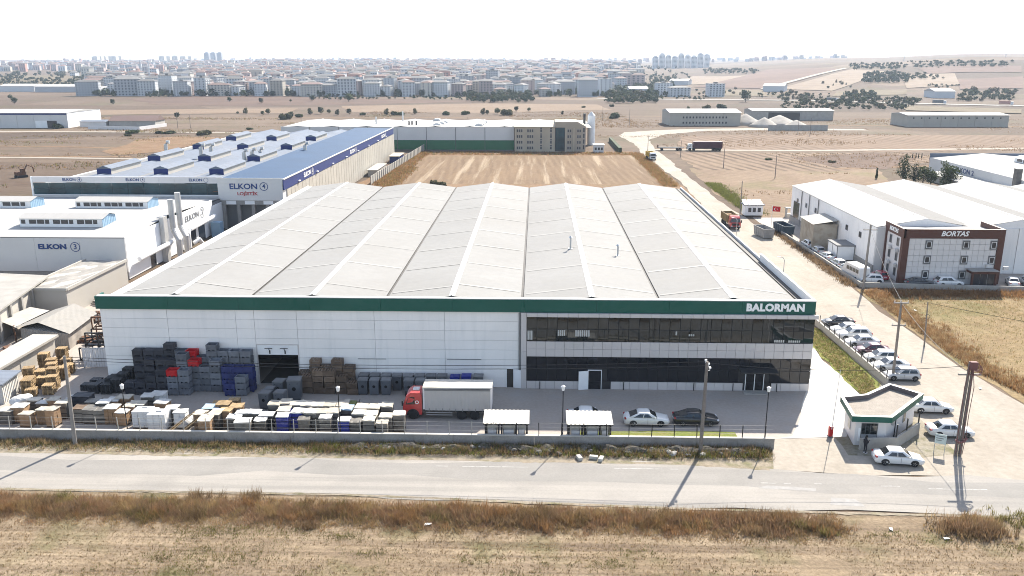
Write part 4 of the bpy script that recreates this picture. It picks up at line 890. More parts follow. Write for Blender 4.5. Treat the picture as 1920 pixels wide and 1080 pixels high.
for k in range(14):
    a = Vector((-55.9,96.9,0)).lerp(Vector((-51.6,97.4,0)), k/14); q = MB(); q.box(0,.27,-.04,.04 if k % 2 else .08,.15,2.5); q.build('rib_sheet', M['tile_white'], gt, loc=a, rz=R(6))
q = MB(); q.bar((-55.9,97,2.55),(-51.6,97.5,2.55),.1); q.bar((-55.95,97,0),(-55.95,97,2.6),.14); q.bar((-51.55,97.5,0),(-51.55,97.5,2.6),.14); q.build('gate_frame', M['steel'], gt)
tr = thing('steel_frame_stack', 'dark welded steel frames stacked beside the left wall of the hall', 'steelwork')
for (x0, y0, z0) in ((-57.6,99.2,0.2),(-57.2,101.6,0.2),(-57.0,99.9,2.0),(-56.6,102.0,2.2),(-56.3,100.6,3.9)):
    q = MB(); L_ = 3.2
    for z in (z0, z0+1.6): q.bar((x0,y0,z),(x0+L_,y0,z),.16); q.bar((x0,y0+1.6,z),(x0+L_,y0+1.6,z),.16)
    for t in (0,.5,1): q.bar((x0+L_*t,y0,z0),(x0+L_*t,y0,z0+1.6),.13); q.bar((x0+L_*t,y0+1.6,z0),(x0+L_*t,y0+1.6,z0+1.6),.13)
    q.bar((x0,y0,z0),(x0+L_*.5,y0,z0+1.6),.12); q.bar((x0+L_*.5,y0,z0+1.6),(x0+L_,y0,z0),.12); q.build('steel_frame', M['rust'] if z0 > 2 else M['black_metal'], tr)
sc_r = random.Random(5)
for i, (x, y, lab) in enumerate([(-67.5,100.5,'left of the steel frames'),(-59.8,107.5,'beside the tin shed'),(-55.5,108.5,'beside the left wall of the hall'),(-64.5,117.0,'behind the tin shed'),(-60.5,121.0,'below the sunny wall of the 3 hall'),(-56.0,115.5,'farther along the left wall of the hall'),(-67.5,126.0,'beside the tarpaulin roofed shed'),(-53.0,127.0,'at the back along the left wall of the hall'),(-62.5,133.0,'before the exhaust pipes of the 3 hall')]):
    o = thing('scrap_heap', 'heap of rusty and grey scrap ' + lab, 'scrap heap', (x, y, .03), sc_r.uniform(0,6))
    for nm, mm, n in (('scrap_metal', M['rust'], 26), ('scrap_panel', M['concrete'], 12), ('scrap_bar', M['black_metal'], 16)):
        q = MB()
        for _ in range(n):
            c = Vector((sc_r.gauss(0,1.5), sc_r.gauss(0,1.2), 0)); z = max(.1, 1.3-.45*c.length)*sc_r.random()
            MX = Matrix.Translation((c.x,c.y,z)) @ Matrix.Rotation(sc_r.uniform(0,6),4,'Z') @ Matrix.Rotation(sc_r.gauss(0,.5),4,'X')
            if nm == 'scrap_bar': q.box(-1.3,1.3,-.05,.05,-.05,.05,MX)
            else: q.box(-sc_r.uniform(.2,.7),sc_r.uniform(.2,.7),-.3,.3,-.06,sc_r.uniform(.05,.4),MX)
        q.build(nm, mm, o, kind='stuff')
# ------------------------------------------------------------------ vehicles
def paint(name, col, rough=.28):
    m = mat(name, col, rough, .0, spec=.5); b = m.node_tree.nodes["Principled BSDF"]; b.inputs["Coat Weight"].default_value = .5; b.inputs["Coat Roughness"].default_value = .08; return m
PAINT = {'white': paint('car_white', (.62,.62,.61)), 'black': paint('car_black', (.01,.01,.012)), 'silver': paint('car_silver', (.42,.42,.42)), 'maroon': paint('car_maroon', (.07,.015,.03)),
         'navy': paint('car_dark', (.02,.022,.028)), 'red': paint('car_red', (.28,.015,.03)), 'cream': paint('car_cream', (.62,.58,.5))}
M['auto_glass'] = mat('auto_glass', (.012,.014,.017), .05, .0, spec=.7)
M['head_lamp'] = mat('head_lamp', (.55,.56,.58), .12, .0, spec=.8)
M['tail_lamp'] = mat('tail_lamp', (.30,.012,.015), .2, .0, spec=.6)
M['plastic_dark'] = mat('plastic_dark', (.022,.022,.024), .6, .0)
M['plate'] = mat('number_plate', (.70,.70,.68), .5, .0)
def lathe(prof, n=20):
    """profile (r, y) turned about the Y axis"""
    mb = MB(); rings = [[(r*math.cos(2*math.pi*k/n), y, r*math.sin(2*math.pi*k/n)) for k in range(n)] for r, y in prof]
    return mb.loft(rings, True, True)
TYRE = lathe([(.20,-.10),(.29,-.105),(.325,-.075),(.33,0),(.325,.075),(.29,.105),(.20,.10)]).mesh('tyre', M['tyre'], True)
rim_mb = lathe([(.205,-.085),(.205,.085)], 18); rim_mb.f = rim_mb.f[:-2]
for s_ in (-1, 1):
    for k in range(5):
        a = 2*math.pi*k/5; rim_mb.bar((.05*math.cos(a), s_*.085, .05*math.sin(a)), (.2*math.cos(a), s_*.075, .2*math.sin(a)), .06, .02)
    rim_mb.add([(.045*math.cos(2*math.pi*k/8), s_*.095, .045*math.sin(2*math.pi*k/8)) for k in range(8)], [tuple(range(8))])
RIM = rim_mb.mesh('rim', M['rim'], False)
HUB = lathe([(.19,-.03),(.19,.03)], 16).mesh('hub', M['plastic_dark'])
def wheel(parent, x, y, r=.33):
    k = r/.33; o = inst(TYRE, 'wheel', parent, (x, y, r), scale=(k, k*.95, k)); inst(RIM, 'rim', o); inst(HUB, 'hub', o); return o
def make_car(name, label, colour, style='sedan', loc=(0,0,0), rz=0.0, group=None):
    S = dict(sedan=(4.5,1.76,1.45,2.65,.92), hatch=(4.0,1.72,1.5,2.5,.93), suv=(4.6,1.86,1.66,2.72,1.05), coupe=(4.75,1.86,1.46,2.85,.94))[style]
    L_, W_, H_, WB, ZB = S; hw = W_/2; col = PAINT[colour]
    c = thing(name, label, 'car', loc, rz, group)
    xr, xf = -L_/2, L_/2
    wr, wf = (-WB/2-.02, WB/2-.02)
    # lower body stations: x, half width, bottom, deck height
    deck_r = ZB+.06 if style in ('sedan','coupe') else ZB+.03
    st = [(xr, .74, .34, ZB-.30), (xr+.06, .86, .27, ZB-.10), (xr+.25, .95, .22, deck_r-.03), (xr+.7, .99, .20, deck_r), (wr+.5, 1.0, .19, ZB+.05), (0, 1.0, .19, ZB+.02), (wf-.75, 1.0, .19, ZB), (wf-.3, .99, .19, ZB-.03), (wf+.25, .97, .20, ZB-.12), (xf-.3, .92, .22, ZB-.22), (xf-.08, .80, .27, ZB-.33), (xf, .66, .36, ZB-.45)]
    rings = []
    for (x, k, zb, zt) in st:
        w_ = hw*k; zm = zb+(zt-zb)*.55
        half = [(w_*.93, zb), (w_, zb+.10), (w_*1.0, zm), (w_*.965, zt-.07), (w_*.88, zt), (w_*.45, zt+.035)]
        rings.append([(x, y, z) for y, z in half] + [(x, -y, z) for y, z in reversed(half)])
    MB().loft(rings).build('body', col, c, smooth=True, fix=True)
    # greenhouse
    if style == 'sedan': gb = (xr+.62, xf-1.18); gr = (xr+1.28, xf-1.85)
    elif style == 'coupe': gb = (xr+.40, xf-1.30); gr = (xr+1.45, xf-2.05)
    elif style == 'hatch': gb = (xr+.10, xf-1.0); gr = (xr+.42, xf-1.65)
    else: gb = (xr+.15, xf-1.25); gr = (xr+.62, xf-1.9)
    zb0, zr = ZB-.01, H_
    def plan(x0, x1, w_, z, f): return [(x1, w_*f, z), (x1-.10, w_, z), ((x0+x1)/2, w_*1.02, z), (x0+.12, w_*.98, z), (x0, w_*f, z), (x0, -w_*f, z), (x0+.12, -w_*.98, z), ((x0+x1)/2, -w_*1.02, z), (x1-.10, -w_, z), (x1, -w_*f, z)]
    def at(t):                                  # outline of the cabin at height share t
        return gb[0]+(gr[0]-gb[0])*t, gb[1]+(gr[1]-gb[1])*t, hw*(.93-.19*t), zb0+(zr-.09-zb0)*t
    rings = [plan(*at(0)[:3], at(0)[3], .88), plan(*at(.5)[:3], at(.5)[3], .87), plan(*at(1)[:3], at(1)[3], .86)]
    x0, x1, w_, z = at(1)
    rings += [plan(x0+.07, x1-.09, w_-.05, zr-.03, .85), plan(x0+.25, x1-.3, w_-.22, zr, .8)]
    MB().loft(rings).build('cabin', col, c, smooth=True, fix=True)
    def side(t, fx, s_, off=.012):
        a, b_, w_, z = at(t); return (a+(b_-a)*fx, s_*(w_*1.005+off), z)
    for s_ in (-1, 1):
        for (f0, f1, g0, g1) in (((.14,.485,.17,.48), (.515,.84,.52,.80)) if style != 'hatch' else ((.10,.47,.13,.465), (.50,.85,.505,.80))):
            q = MB(); q.quad(side(.14,f0,s_), side(.14,f1,s_), side(.90,g1,s_), side(.90,g0,s_)); o = q.build('side_window', M['auto_glass'], c)
    def endq(t0, t1, front, off=.014, k=.84):
        p = []
        for t, sg in ((t0,1),(t0,-1),(t1,-1),(t1,1)):
            a, b_, w_, z = at(t); p.append(((b_+off) if front else (a-off), sg*w_*k, z+.01))
        return p
    MB().quad(*endq(.10,.97,True)).build('windscreen', M['auto_glass'], c)
    MB().quad(*endq(.16,.95,False)).build('rear_window', M['auto_glass'], c)
    for s_ in (-1, 1):
        q = MB(); q.cbox((xf-.20, s_*hw*.66, ZB-.32), (.26,.36,.14)); bevel_mod(q.build('headlight', M['head_lamp'], c), .04)
        q = MB(); q.cbox((xr+.12, s_*hw*.72, ZB-.10), (.20,.34,.16)); bevel_mod(q.build('tail_light', M['tail_lamp'], c), .03)
        q = MB(); q.cbox((gb[1]-.28, s_*(hw+.07), ZB+.06), (.13,.20,.13)); bevel_mod(q.build('mirror', col, c), .03)
        for x in (wr, wf):
            wheel(c, x, s_*(hw-.10))
            ar = MB(); n_ = 14; yy = s_*(hw*1.003+.006); yi = s_*(hw-.3)
            v_ = [(x+.385*math.cos(math.pi*k/n_-.10*(1-2*k/n_)), yy, .32+.385*math.sin(math.pi*k/n_)) for k in range(n_+1)] + [(x+.30*math.cos(math.pi*k/n_), yy, .32+.30*math.sin(math.pi*k/n_)) for k in range(n_+1)]
            ar.add(v_, [(k, k+1, n_+2+k, n_+1+k) for k in range(n_)]); ar.build('wheel_arch', M['plastic_dark'], c)
        q = MB(); q.box(wr+.42, wf-.42, s_*(hw+.004)-.012, s_*(hw+.004)+.012, .19, .27); q.build('sill', M['plastic_dark'], c)
        q = MB()
        for x in (.05, ): q.box(x-.008, x+.008, s_*(hw*1.002)-.01, s_*(hw*1.002)+.01, .3, ZB-.08)
        q.build('door_gap', M['plastic_dark'], c)
    q = MB(); q.box(xf-.05, xf+.012, -hw*.45, hw*.45, .36, .50); q.build('grille', M['plastic_dark'], c)
    q = MB(); q.box(xr-.015, xr+.03, -.27, .27, ZB-.36, ZB-.24); q.build('number_plate', M['plate'], c)
    return c
CARS = 'cars parked at the works'
def car_at(label, colour, style, x, y, deg): return make_car('car', label, colour, style, (x, y, .055), R(deg), CARS)
car_at('white fastback car with dark rear window in the shaded yard, right of the second canopy', 'white', 'coupe', 11.75, 82.3, 0)
car_at('black saloon car in the shaded yard behind the timber pole', 'black', 'coupe', 16.95, 82.5, 0)
car_at('white car half hidden behind the second canopy', 'white', 'sedan', 5.7, 82.9, 0)
car_at('white saloon car standing in the guardhouse shadow beside the road', 'white', 'sedan', 34.5, 74.0, -6)
car_at('white saloon car just right of the guardhouse, next to its back corner', 'white', 'sedan', 43.1, 86.4, -3)
car_at('white saloon car right behind the twin trunk power pole', 'white', 'sedan', 42.3, 80.3, -3)
for i, (y, colr, sty, lab) in enumerate([(117.2,'navy','sedan','dark car nose to the low wall, farthest of the row of eight'), (113.7,'white','sedan','white car in the row of eight, next to the farthest dark one'), (111.2,'white','suv','white car with dark roof side, third from the far end of the row'),
        (108.3,'white','sedan','white saloon car in the row of eight, just beyond the maroon car'), (105.0,'maroon','sedan','maroon car parked nose to the low wall'), (102.2,'white','hatch','white hatchback in the row of eight, just nearer than the maroon car'),
        (99.3,'white','sedan','white saloon car in the row, second from the guardhouse end'), (96.0,'silver','hatch','silver hatchback in the row, nearest to the guardhouse')]):
    car_at(lab, colr, sty, 43.6+.05*i, y, 180 + rnd.uniform(-4, 2))
car_at('dark saloon car in front of the white tiled office, left of its porch', 'navy', 'coupe', 65.0, 139.9, 0)
car_at('white off-road car in front of the white tiled office, beside the dark saloon', 'white', 'suv', 69.9, 139.9, 0)
car_at('dark red car at the left corner of the brown framed office', 'red', 'hatch', 60.2, 144.6, 95)
car_at('white car right of the office porch, near the right edge', 'white', 'sedan', 80.9, 140.6, 70)
car_at('white car at the right edge of the photo below the brown framed office', 'white', 'hatch', 83.6, 141.2, 75)
car_at('white car inside the wall beside the dirt road, below the tin cabin', 'white', 'hatch', 56.0, 153.4, 95)
car_at('white car inside the wall beside the dirt road, beside the white minibus', 'white', 'sedan', 56.2, 149.6, 96)
car_at('white car inside the roadside wall, level with the two bay cabin', 'white', 'sedan', 55.9, 159.2, 94)
car_at('silver car inside the roadside wall, below the corrugated shed', 'silver', 'hatch', 55.8, 164.4, 92)
car_at('white van like car inside the roadside wall, nearest the blue skip', 'white', 'suv', 55.6, 170.0, 93)
car_at('white pickup style car at the corner of the roadside wall, under the concrete pole', 'white', 'hatch', 57.6, 141.9, 170)
# minibus
mbus = thing('minibus', 'white minibus parked inside the wall beside the dirt road', 'minibus', (56.0, 144.9, .055), R(97), None)
prof = [(-3.2,.35),(-3.25,1.2),(-3.15,2.35),(-2.9,2.55),(1.6,2.55),(2.0,2.4),(2.75,1.35),(3.25,1.05),(3.3,.4)]
rings = [[(x, y*k, z) for x, z in prof] for y, k in ((-1,.97),(-.9,1.03),(.9,1.03),(1,.97))]
q = MB(); q.loft(rings, True, True); q.build('body', PAINT['white'], mbus, fix=True)
for s_ in (-1, 1):
    for k in range(4):
        q = MB(); q.quad((-2.9+1.1*k, s_*1.0, 1.45), (-1.95+1.1*k, s_*1.0, 1.45), (-1.95+1.1*k, s_*.995, 2.1), (-2.9+1.1*k, s_*.995, 2.1)); q.build('side_window', M['auto_glass'], mbus)
    for x in (-2.1, 2.1): wheel(mbus, x, s_*.88, .36)
q = MB(); q.quad((2.12,.8,2.3),(2.12,-.8,2.3),(2.74,-.85,1.42),(2.74,.85,1.42)); q.build('windscreen', M['auto_glass'], mbus)
for s_ in (-1,1): q = MB(); q.cbox((3.2, s_*.7, .95), (.2,.3,.2)); q.build('headlight', M['head_lamp'], mbus)

# ---- lorries
M['cab_red'] = paint('cab_red', (.46,.035,.035), .35); M['curtain'] = mat('curtain_grey', (.40,.385,.37), .7, .06, .8, dirt=(.30,.28,.26), dscale=.8, damt=.4)
M['tarp_cream'] = mat('tarp_cream', (.5,.455,.385), .75, .05, .8)
WH = lathe([(.28,-.15),(.47,-.16),(.52,-.11),(.52,.11),(.47,.16),(.28,.15)], 20).mesh('tyre', M['tyre'], True)
HUBT = lathe([(.02,-.13),(.12,-.15),(.29,-.10),(.29,.10),(.12,.15),(.02,.13)], 16).mesh('hub', M['steel'])
def twheel(parent, x, y): o = inst(WH, 'wheel', parent, (x, y, .52)); inst(HUBT, 'hub', o); return o
def lorry_cab(c, col, x0, hood=True):
    """forward control cab, front at +X from x0"""
    pr_ = [(x0,.55),(x0,2.75),(x0+.25,2.95),(x0+1.2,2.95),(x0+1.65,2.6),(x0+2.0,1.55),(x0+2.05,.55)]
    rings = [[(x, y*(1 if z < 1.6 else k), z) for x, z in pr_] for y, k in ((-1.18,.90),(-1.1,.98),(1.1,.98),(1.18,.90))]
    q = MB(); q.loft(rings); q.build('cab', col, c, fix=True)
    q = MB(); q.quad((x0+1.69,.98,2.52),(x0+1.69,-.98,2.52),(x0+2.0,-1.06,1.66),(x0+2.0,1.06,1.66)); q.build('windscreen', M['auto_glass'], c)
    for s_ in (-1, 1):
        q = MB(); q.quad((x0+.75, s_*1.13, 1.68), (x0+1.72, s_*1.17, 1.68), (x0+1.45, s_*1.10, 2.5), (x0+.75, s_*1.10, 2.5)); q.build('side_window', M['auto_glass'], c)
        q = MB(); q.cbox((x0+2.0, s_*.85, .85), (.14,.36,.2)); q.build('headlight', M['head_lamp'], c)
        q = MB(); q.box(x0+1.95, x0+2.1, s_*1.3-.1, s_*1.3+.1, 1.6, 2.2); q.build('mirror', M['plastic_dark'], c)
        n_ = 10; ar = MB(); cx = x0+.95; yy = s_*1.19
        ar.add([(cx+.68*math.cos(math.pi*k/n_), yy, .52+.68*math.sin(math.pi*k/n_)) for k in range(n_+1)]+[(cx+.50*math.cos(math.pi*k/n_), yy, .52+.50*math.sin(math.pi*k/n_)) for k in range(n_+1)], [(k,k+1,n_+2+k,n_+1+k) for k in range(n_)]); ar.build('wheel_arch', M['plastic_dark'], c)
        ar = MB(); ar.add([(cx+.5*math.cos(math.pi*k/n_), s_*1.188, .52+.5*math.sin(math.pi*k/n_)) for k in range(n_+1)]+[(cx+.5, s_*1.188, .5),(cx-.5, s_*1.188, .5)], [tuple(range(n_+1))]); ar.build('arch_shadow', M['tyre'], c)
        twheel(c, cx, s_*1.05)
    q = MB(); q.box(x0+2.02, x0+2.12, -1.15, 1.15, .4, .75); q.box(x0+2.0, x0+2.08, -.8, .8, .95, 1.45); q.build('bumper_grille', M['plastic_dark'], c)
tk = thing('curtain_lorry', 'red cab lorry with grey curtain sides and cream roof in the shaded yard', 'lorry', (-9.3, 83.85, .02), R(180))
lorry_cab(tk, M['cab_red'], 2.65)
q = MB(); q.box(3.0, 3.7, -.6, .25, 2.95, 3.02); q.build('roof_hatch', PAINT['white'], tk)
q = MB(); q.box(-4.75, 2.45, -.5, .5, .62, .9); q.build('chassis', M['black_metal'], tk)
q = MB(); q.box(-4.8, 2.5, -1.22, 1.22, 1.0, 1.2); q.build('bed', M['plastic_dark'], tk)
bx = MB(); bx.box(-4.8, -4.62, -1.26, 1.26, 1.2, 3.55); bx.build('body_end', M['tile_white'], tk); bx = MB(); bx.box(2.32, 2.5, -1.26, 1.26, 1.2, 3.55); bx.build('body_end', M['tile_white'], tk)
for s_ in (-1, 1):
    cu = MB(); n_ = 60; vv = []
    for k in range(n_+1):
        x = -4.61 + 6.92*k/n_; dy = .016*math.sin(k*1.9)+.006*math.sin(k*.7); vv += [(x, s_*(1.25+dy), 1.08), (x, s_*(1.25+dy*.4), 3.3)]
    cu.add(vv, [(2*k, 2*k+2, 2*k+3, 2*k+1) for k in range(n_)]); cu.build('curtain', M['curtain'], tk)
    q = MB(); q.box(-4.62, 2.32, s_*1.24-.03, s_*1.24+.03, 3.31, 3.5); q.build('top_rail', M['joint'], tk)
    for k in range(10): q = MB(); q.box(-4.5+.7*k, -4.44+.7*k, s_*1.28-.012, s_*1.28+.012, .98, 1.32); q.build('strap', M['joint'], tk)
    q = MB(); q.box(-.6, 2.2, s_*1.15-.02, s_*1.15+.02, .5, .58); q.box(-.6, 2.2, s_*1.15-.02, s_*1.15+.02, .75, .83); q.build('side_guard', M['steel'], tk)
    for x in (-1.55, -2.95): twheel(tk, x, s_*1.02)
rt = MB(); vv = []
for i in range(9):
    x = -4.82 + 7.34*i/8
    vv += [(x, -1.27, 3.56), (x, -1.2, 3.66+.01*(i % 2)), (x, 0, 3.72+.02*math.sin(i*2.1)), (x, 1.2, 3.66+.01*(i % 2)), (x, 1.27, 3.56)]
rt.add(vv, [(5*i+k, 5*i+k+1, 5*i+k+6, 5*i+k+5) for i in range(8) for k in range(4)]); rt.build('roof_tarpaulin', M['tarp_cream'], tk)
q = MB(); n_ = 14; q.add([(3.15+.2*math.cos(2*math.pi*k/n_), 1.175, 1.95+.2*math.sin(2*math.pi*k/n_)) for k in range(n_)]+[(3.15+.13*math.cos(2*math.pi*k/n_), 1.175, 1.95+.13*math.sin(2*math.pi*k/n_)) for k in range(n_)], [(k,(k+1)%n_,n_+(k+1)%n_,n_+k) for k in range(n_)]); q.build('door_roundel', M['letter_white'], tk)
def dump_truck(label, loc, rz, cab, body, scale=1.0):
    t = thing('dump_truck', label, 'lorry', loc, rz); lorry_cab(t, cab, 2.2)
    q = MB(); q.box(-4.2, 2.1, -.5, .5, .6, .95); q.build('chassis', M['black_metal'], t)
    q = MB(); q.box(-4.4, 2.0, -1.2, -1.12, 1.2, 2.9); q.box(-4.4, 2.0, 1.12, 1.2, 1.2, 2.9); q.box(1.92, 2.0, -1.119, 1.119, 1.2, 3.1); q.box(-4.4, -4.32, -1.119, 1.119, 1.2, 2.8); q.box(-4.31, 1.91, -1.119, 1.119, 1.1, 1.25)
    q.build('tipper_body', body, t)
    for k in range(6):
        for s_ in (-1, 1): q = MB(); q.box(-4.3+1.2*k, -4.18+1.2*k, s_*1.24-.04, s_*1.24+.04, 1.2, 2.9); q.build('body_rib', body, t)
    q = MB(); q.box(-4.2,1.9,-1.1,1.1,1.26,2.4); q.build('load', G['scrub'], t)
    for s_ in (-1, 1):
        for x in (-.9, -2.3, -3.6): twheel(t, x, s_*1.0)
    return t
dump_truck('red and yellow tipper lorry driving towards the viewer on the dirt road', (44.7, 192.0, .06), R(-88), M['cab_red'], mat('tipper_ochre', (.22,.15,.06), .6, .15, .8))
dump_truck('white cab tipper lorry with yellow body far along the dirt road', (43.9, 326.5, .06), R(-86), PAINT['white'], mat('tipper_yellow', (.50,.32,.04), .6, .1, .8))
st_ = thing('articulated_lorry', 'white cab lorry with dark maroon trailer standing in the fields', 'lorry', (70.5, 360.6, .07), R(180))
lorry_cab(st_, PAINT['white'], 5.0)
q = MB(); q.box(-7.6, 4.6, -1.25, 1.25, 1.1, 3.7); q.build('trailer_box', mat('trailer_maroon', (.055,.012,.022), .5, .1), st_)
q = MB(); q.box(-7.5, 6.5, -.5, .5, .7, 1.05); q.build('chassis', M['black_metal'], st_)
for s_ in (-1, 1):
    for x in (-6.6, -5.3, -4.0, 4.2): twheel(st_, x, s_*1.0)
fb = thing('flatbed_trailer', 'empty dark flatbed trailer in front of the maroon trailer lorry', 'trailer', (56.5, 360.4, .07), R(180))
q = MB(); q.box(-5.5, 5.5, -1.25, 1.25, 1.05, 1.35); q.build('deck', M['black_metal'], fb)
q = MB(); q.box(5.2, 5.5, -1.25, 1.25, 1.36, 2.4); q.build('headboard', M['rust'], fb)
for s_ in (-1, 1):
    for x in (-4.2, -2.9, 3.6): twheel(fb, x, s_*1.0)
# skips beside the road
def skip_bin(label, loc, rz, m, L_=5.4, W_=2.4, H_=2.0):
    s = thing('skip_container', label, 'skip', loc, rz); t = .08
    q = MB()
    for (a, b_) in (((-L_/2,-W_/2),(L_/2,-W_/2)), ((L_/2,-W_/2),(L_/2,W_/2)), ((L_/2,W_/2),(-L_/2,W_/2)), ((-L_/2,W_/2),(-L_/2,-W_/2))):
        v = [(a[0]*.93,a[1]*.9,.15),(b_[0]*.93,b_[1]*.9,.15),(b_[0],b_[1],H_),(a[0],a[1],H_)]; w_ = [(p[0]*.97,p[1]*.95,p[2]) for p in v]
        q.add(v+w_, [(0,1,2,3),(7,6,5,4),(3,2,6,7)])
    q.add([(-L_/2*.93,-W_/2*.9,.2),(L_/2*.93,-W_/2*.9,.2),(L_/2*.93,W_/2*.9,.2),(-L_/2*.93,W_/2*.9,.2)], [(0,1,2,3)]); q.build('shell', m, s)
    q = MB(); q.box(-L_/2-.06, L_/2+.06, -W_/2-.06, -W_/2+.06, H_, H_+.1); q.box(-L_/2-.06, L_/2+.06, W_/2-.06, W_/2+.06, H_, H_+.1); q.box(-L_/2-.06,-L_/2+.06,-W_/2+.06,W_/2-.06,H_,H_+.1); q.box(L_/2-.06,L_/2+.06,-W_/2+.06,W_/2-.06,H_,H_+.1); q.build('rim', m, s)
    for k in range(5):
        for sd in (-1,1): q = MB(); x = -L_/2+.5+k*(L_-1)/4; q.bar((x*.94, sd*W_/2*.92, .2), (x, sd*(W_/2+.02), H_), .1); q.build('rib', m, s)
    return s
skip_bin('grey open skip standing on the dirt road', (49.3, 180.6, .06), R(100), mat('skip_grey', (.25,.245,.24), .7, .15, 1.0))
skip_bin('blue open skip with white rubbish bags behind the roadside wall', (54.6, 184.4, .06), R(98), mat('skip_blue', (.035,.06,.085), .6, .2, 1.0), L_=6.0)
# ------------------------------------------------------------------ walls, shelters, poles and the guardhouse
M['wall_conc'] = mat('wall_concrete', (.30,.275,.25), .9, .12, .4, fine=.1, fscale=6, dirt=(.20,.185,.165), dscale=.7, damt=.6, bump=.2)
M['cap_conc'] = mat('cap_concrete', (.44,.415,.37), .85, .08, 1.0)
M['post_grey'] = mat('post_grey', (.30,.29,.27), .6, .1)
pw = thing('perimeter_wall', 'low concrete wall with fence posts along the road verge', 'wall')
x = -96.0
while x < 23.4:
    x1 = min(x+4.0, 23.6)
    inst(panel(x1-x-.015, 1.06, .24, M['wall_conc'], .008), 'wall_section', pw, (x, 76.62, .0)); 
    q = MB(); q.box(x, x1-.012, 76.58, 76.9, 1.07, 1.15); q.build('coping', M['cap_conc'], pw); x = x1
k = 0; x = -95.0
post_l = MB().box(-.035,.035,-.035,.035,0,1.35).mesh('post', M['post_grey']); post_d = MB().box(-.04,.04,-.04,.04,0,1.3).mesh('post', M['black_metal'])
while x < 23.4:
    inst(post_l if x < -3 else post_d, 'post', pw, (x, 76.75, 1.15), (rnd.uniform(-.03,.03), rnd.uniform(-.03,.03), 0)); x += 2.22
for z in (1.55, 2.0, 2.42):
    q = MB(); q.bar((-95,76.75,z),(23.4,76.75,z),.014); q.build('fence_wire', M['post_grey'], pw)
cw = thing('parking_wall', 'low concrete wall with thin fence between the grass strip and the row of cars', 'wall')
P0, P1 = Vector((40.35,117.2,0)), Vector((41.25,93.8,0)); n_ = 8
for k in range(n_):
    a = P0.lerp(P1, k/n_); d_ = (P1-P0).normalized(); inst(panel((P1-P0).length/n_-.02, .95, .25, M['concrete_lt']), 'wall_section', cw, a, (0,0,math.atan2(d_.y,d_.x)))
for k in range(14):
    a = P0.lerp(P1, k/13); inst(post_d, 'post', cw, (a.x-.02, a.y, .95), scale=(1,1,.85))
for z in (1.3, 1.7):
    q = MB(); q.bar((P0.x,P0.y,z),(P1.x,P1.y,z),.016); q.build('fence_wire', M['black_metal'], cw)
nw = thing('roadside_wall', 'low concrete wall in front of the brown framed office and along the dirt road', 'wall')
pts = [(53.6,186),(54.0,166),(54.6,138.6),(80,136.6),(150,134.5)]
for a, b_ in zip(pts[:-1], pts[1:]):
    A, B = Vector((*a,0)), Vector((*b_,0)); L_ = (B-A).length; n_ = max(1, int(L_/5))
    for k in range(n_):
        p = A.lerp(B, k/n_); inst(panel(L_/n_-.02, .85, .25, M['concrete_lt']), 'wall_section', nw, p, (0,0,math.atan2(B.y-A.y,B.x-A.x)))
# two tin roofed shelters just behind the wall
def shelter(label, x0, x1):
    s = thing('canopy_shelter', label, 'shelter', ((x0+x1)/2, 78.3, 0)); h = (x1-x0)/2
    for (px_, py_) in ((-h+.15,-1.0),(-.75,-1.0),(-.45,-1.0),(h*.45,-1.0),(h-.15,-1.0),(-h+.15,1.2),(h-.15,1.2)):
        q = MB(); q.box(px_-.09, px_+.09, py_-.09, py_+.09, 0, 2.15); q.build('post', M['black_metal'], s)
    for (a, b_) in ((-h+.3,-.9),(-.35,h*.45-.1),(h*.45+.15,h-.3)):
        q = MB(); q.box(a, b_, -.55, -.48, .25, 1.95); q.build('back_panel', M['cap_conc'], s)
        q = MB(); q.box(a+.1, b_-.1, -.95, -.56, .95, 1.35); q.build('bench', M['tile_white'], s)
    q = MB(); n2 = 44; vv = []
    for k in range(n2+1):
        xx = -h-.1 + (2*h+.2)*k/n2; dz = .03 if k % 4 < 2 else 0
        vv += [(xx, -1.32, 2.2+dz), (xx, 1.6, 2.42+dz)]
    q.add(vv, [(2*k,2*k+2,2*k+3,2*k+1) for k in range(n2)]); q.build('tin_roof', mat('shelter_tin', (.55,.52,.46), .5, .05, 1.0), s)
    q = MB(); q.box(-h-.1, h+.1, -1.3, -1.22, 2.08, 2.19); q.box(-h-.1, h+.1, 1.5, 1.58, 2.28, 2.4); q.build('roof_beam', M['black_metal'], s)
    for yb in (-1.0,): q = MB(); q.box(-h, h, yb-.06, yb+.06, 2.1, 2.2); q.build('cross_beam', M['black_metal'], s)
shelter('cream tin roofed shelter behind the low wall, nearer the red lorry', -5.0, -.6)
shelter('cream tin roofed shelter behind the low wall, in front of a white car', 3.3, 7.7)
# yard lanterns on the wall
def lantern(label, x, h, lean=0.0):
    l = thing('yard_lamp', label, 'lamp post', (x, 77.12, 0), 0, 'lanterns along the perimeter wall')
    q = MB(); q.tube([(0,0,0),(0,0,1.2),(lean,0,h-.55)], .075, 8, .045); q.build('post', M['black_metal'], l)
    q = MB(); q.tube([(lean,0,h-.55),(lean,0,h-.12)], .13, 10, .2); o = q.build('lantern', mat('lantern_white', (.8,.8,.78), .4, 0) if 'lantern_white' not in bpy.data.materials else bpy.data.materials['lantern_white'], l)
    q = MB(); q.tube([(lean,0,h-.12),(lean,0,h)], .22, 10, .05); q.build('cap', M['tile_white'], o)
lantern('black yard lantern near the driveway end of the wall', 22.75, 6.4); lantern('black yard lantern between the two tin roofed shelters', 2.8, 6.3)
lantern('yard lantern beside the covered boxes left of the red lorry', -19.4, 5.95); lantern('yard lantern at the left among the dark crates', -41.0, 5.95)

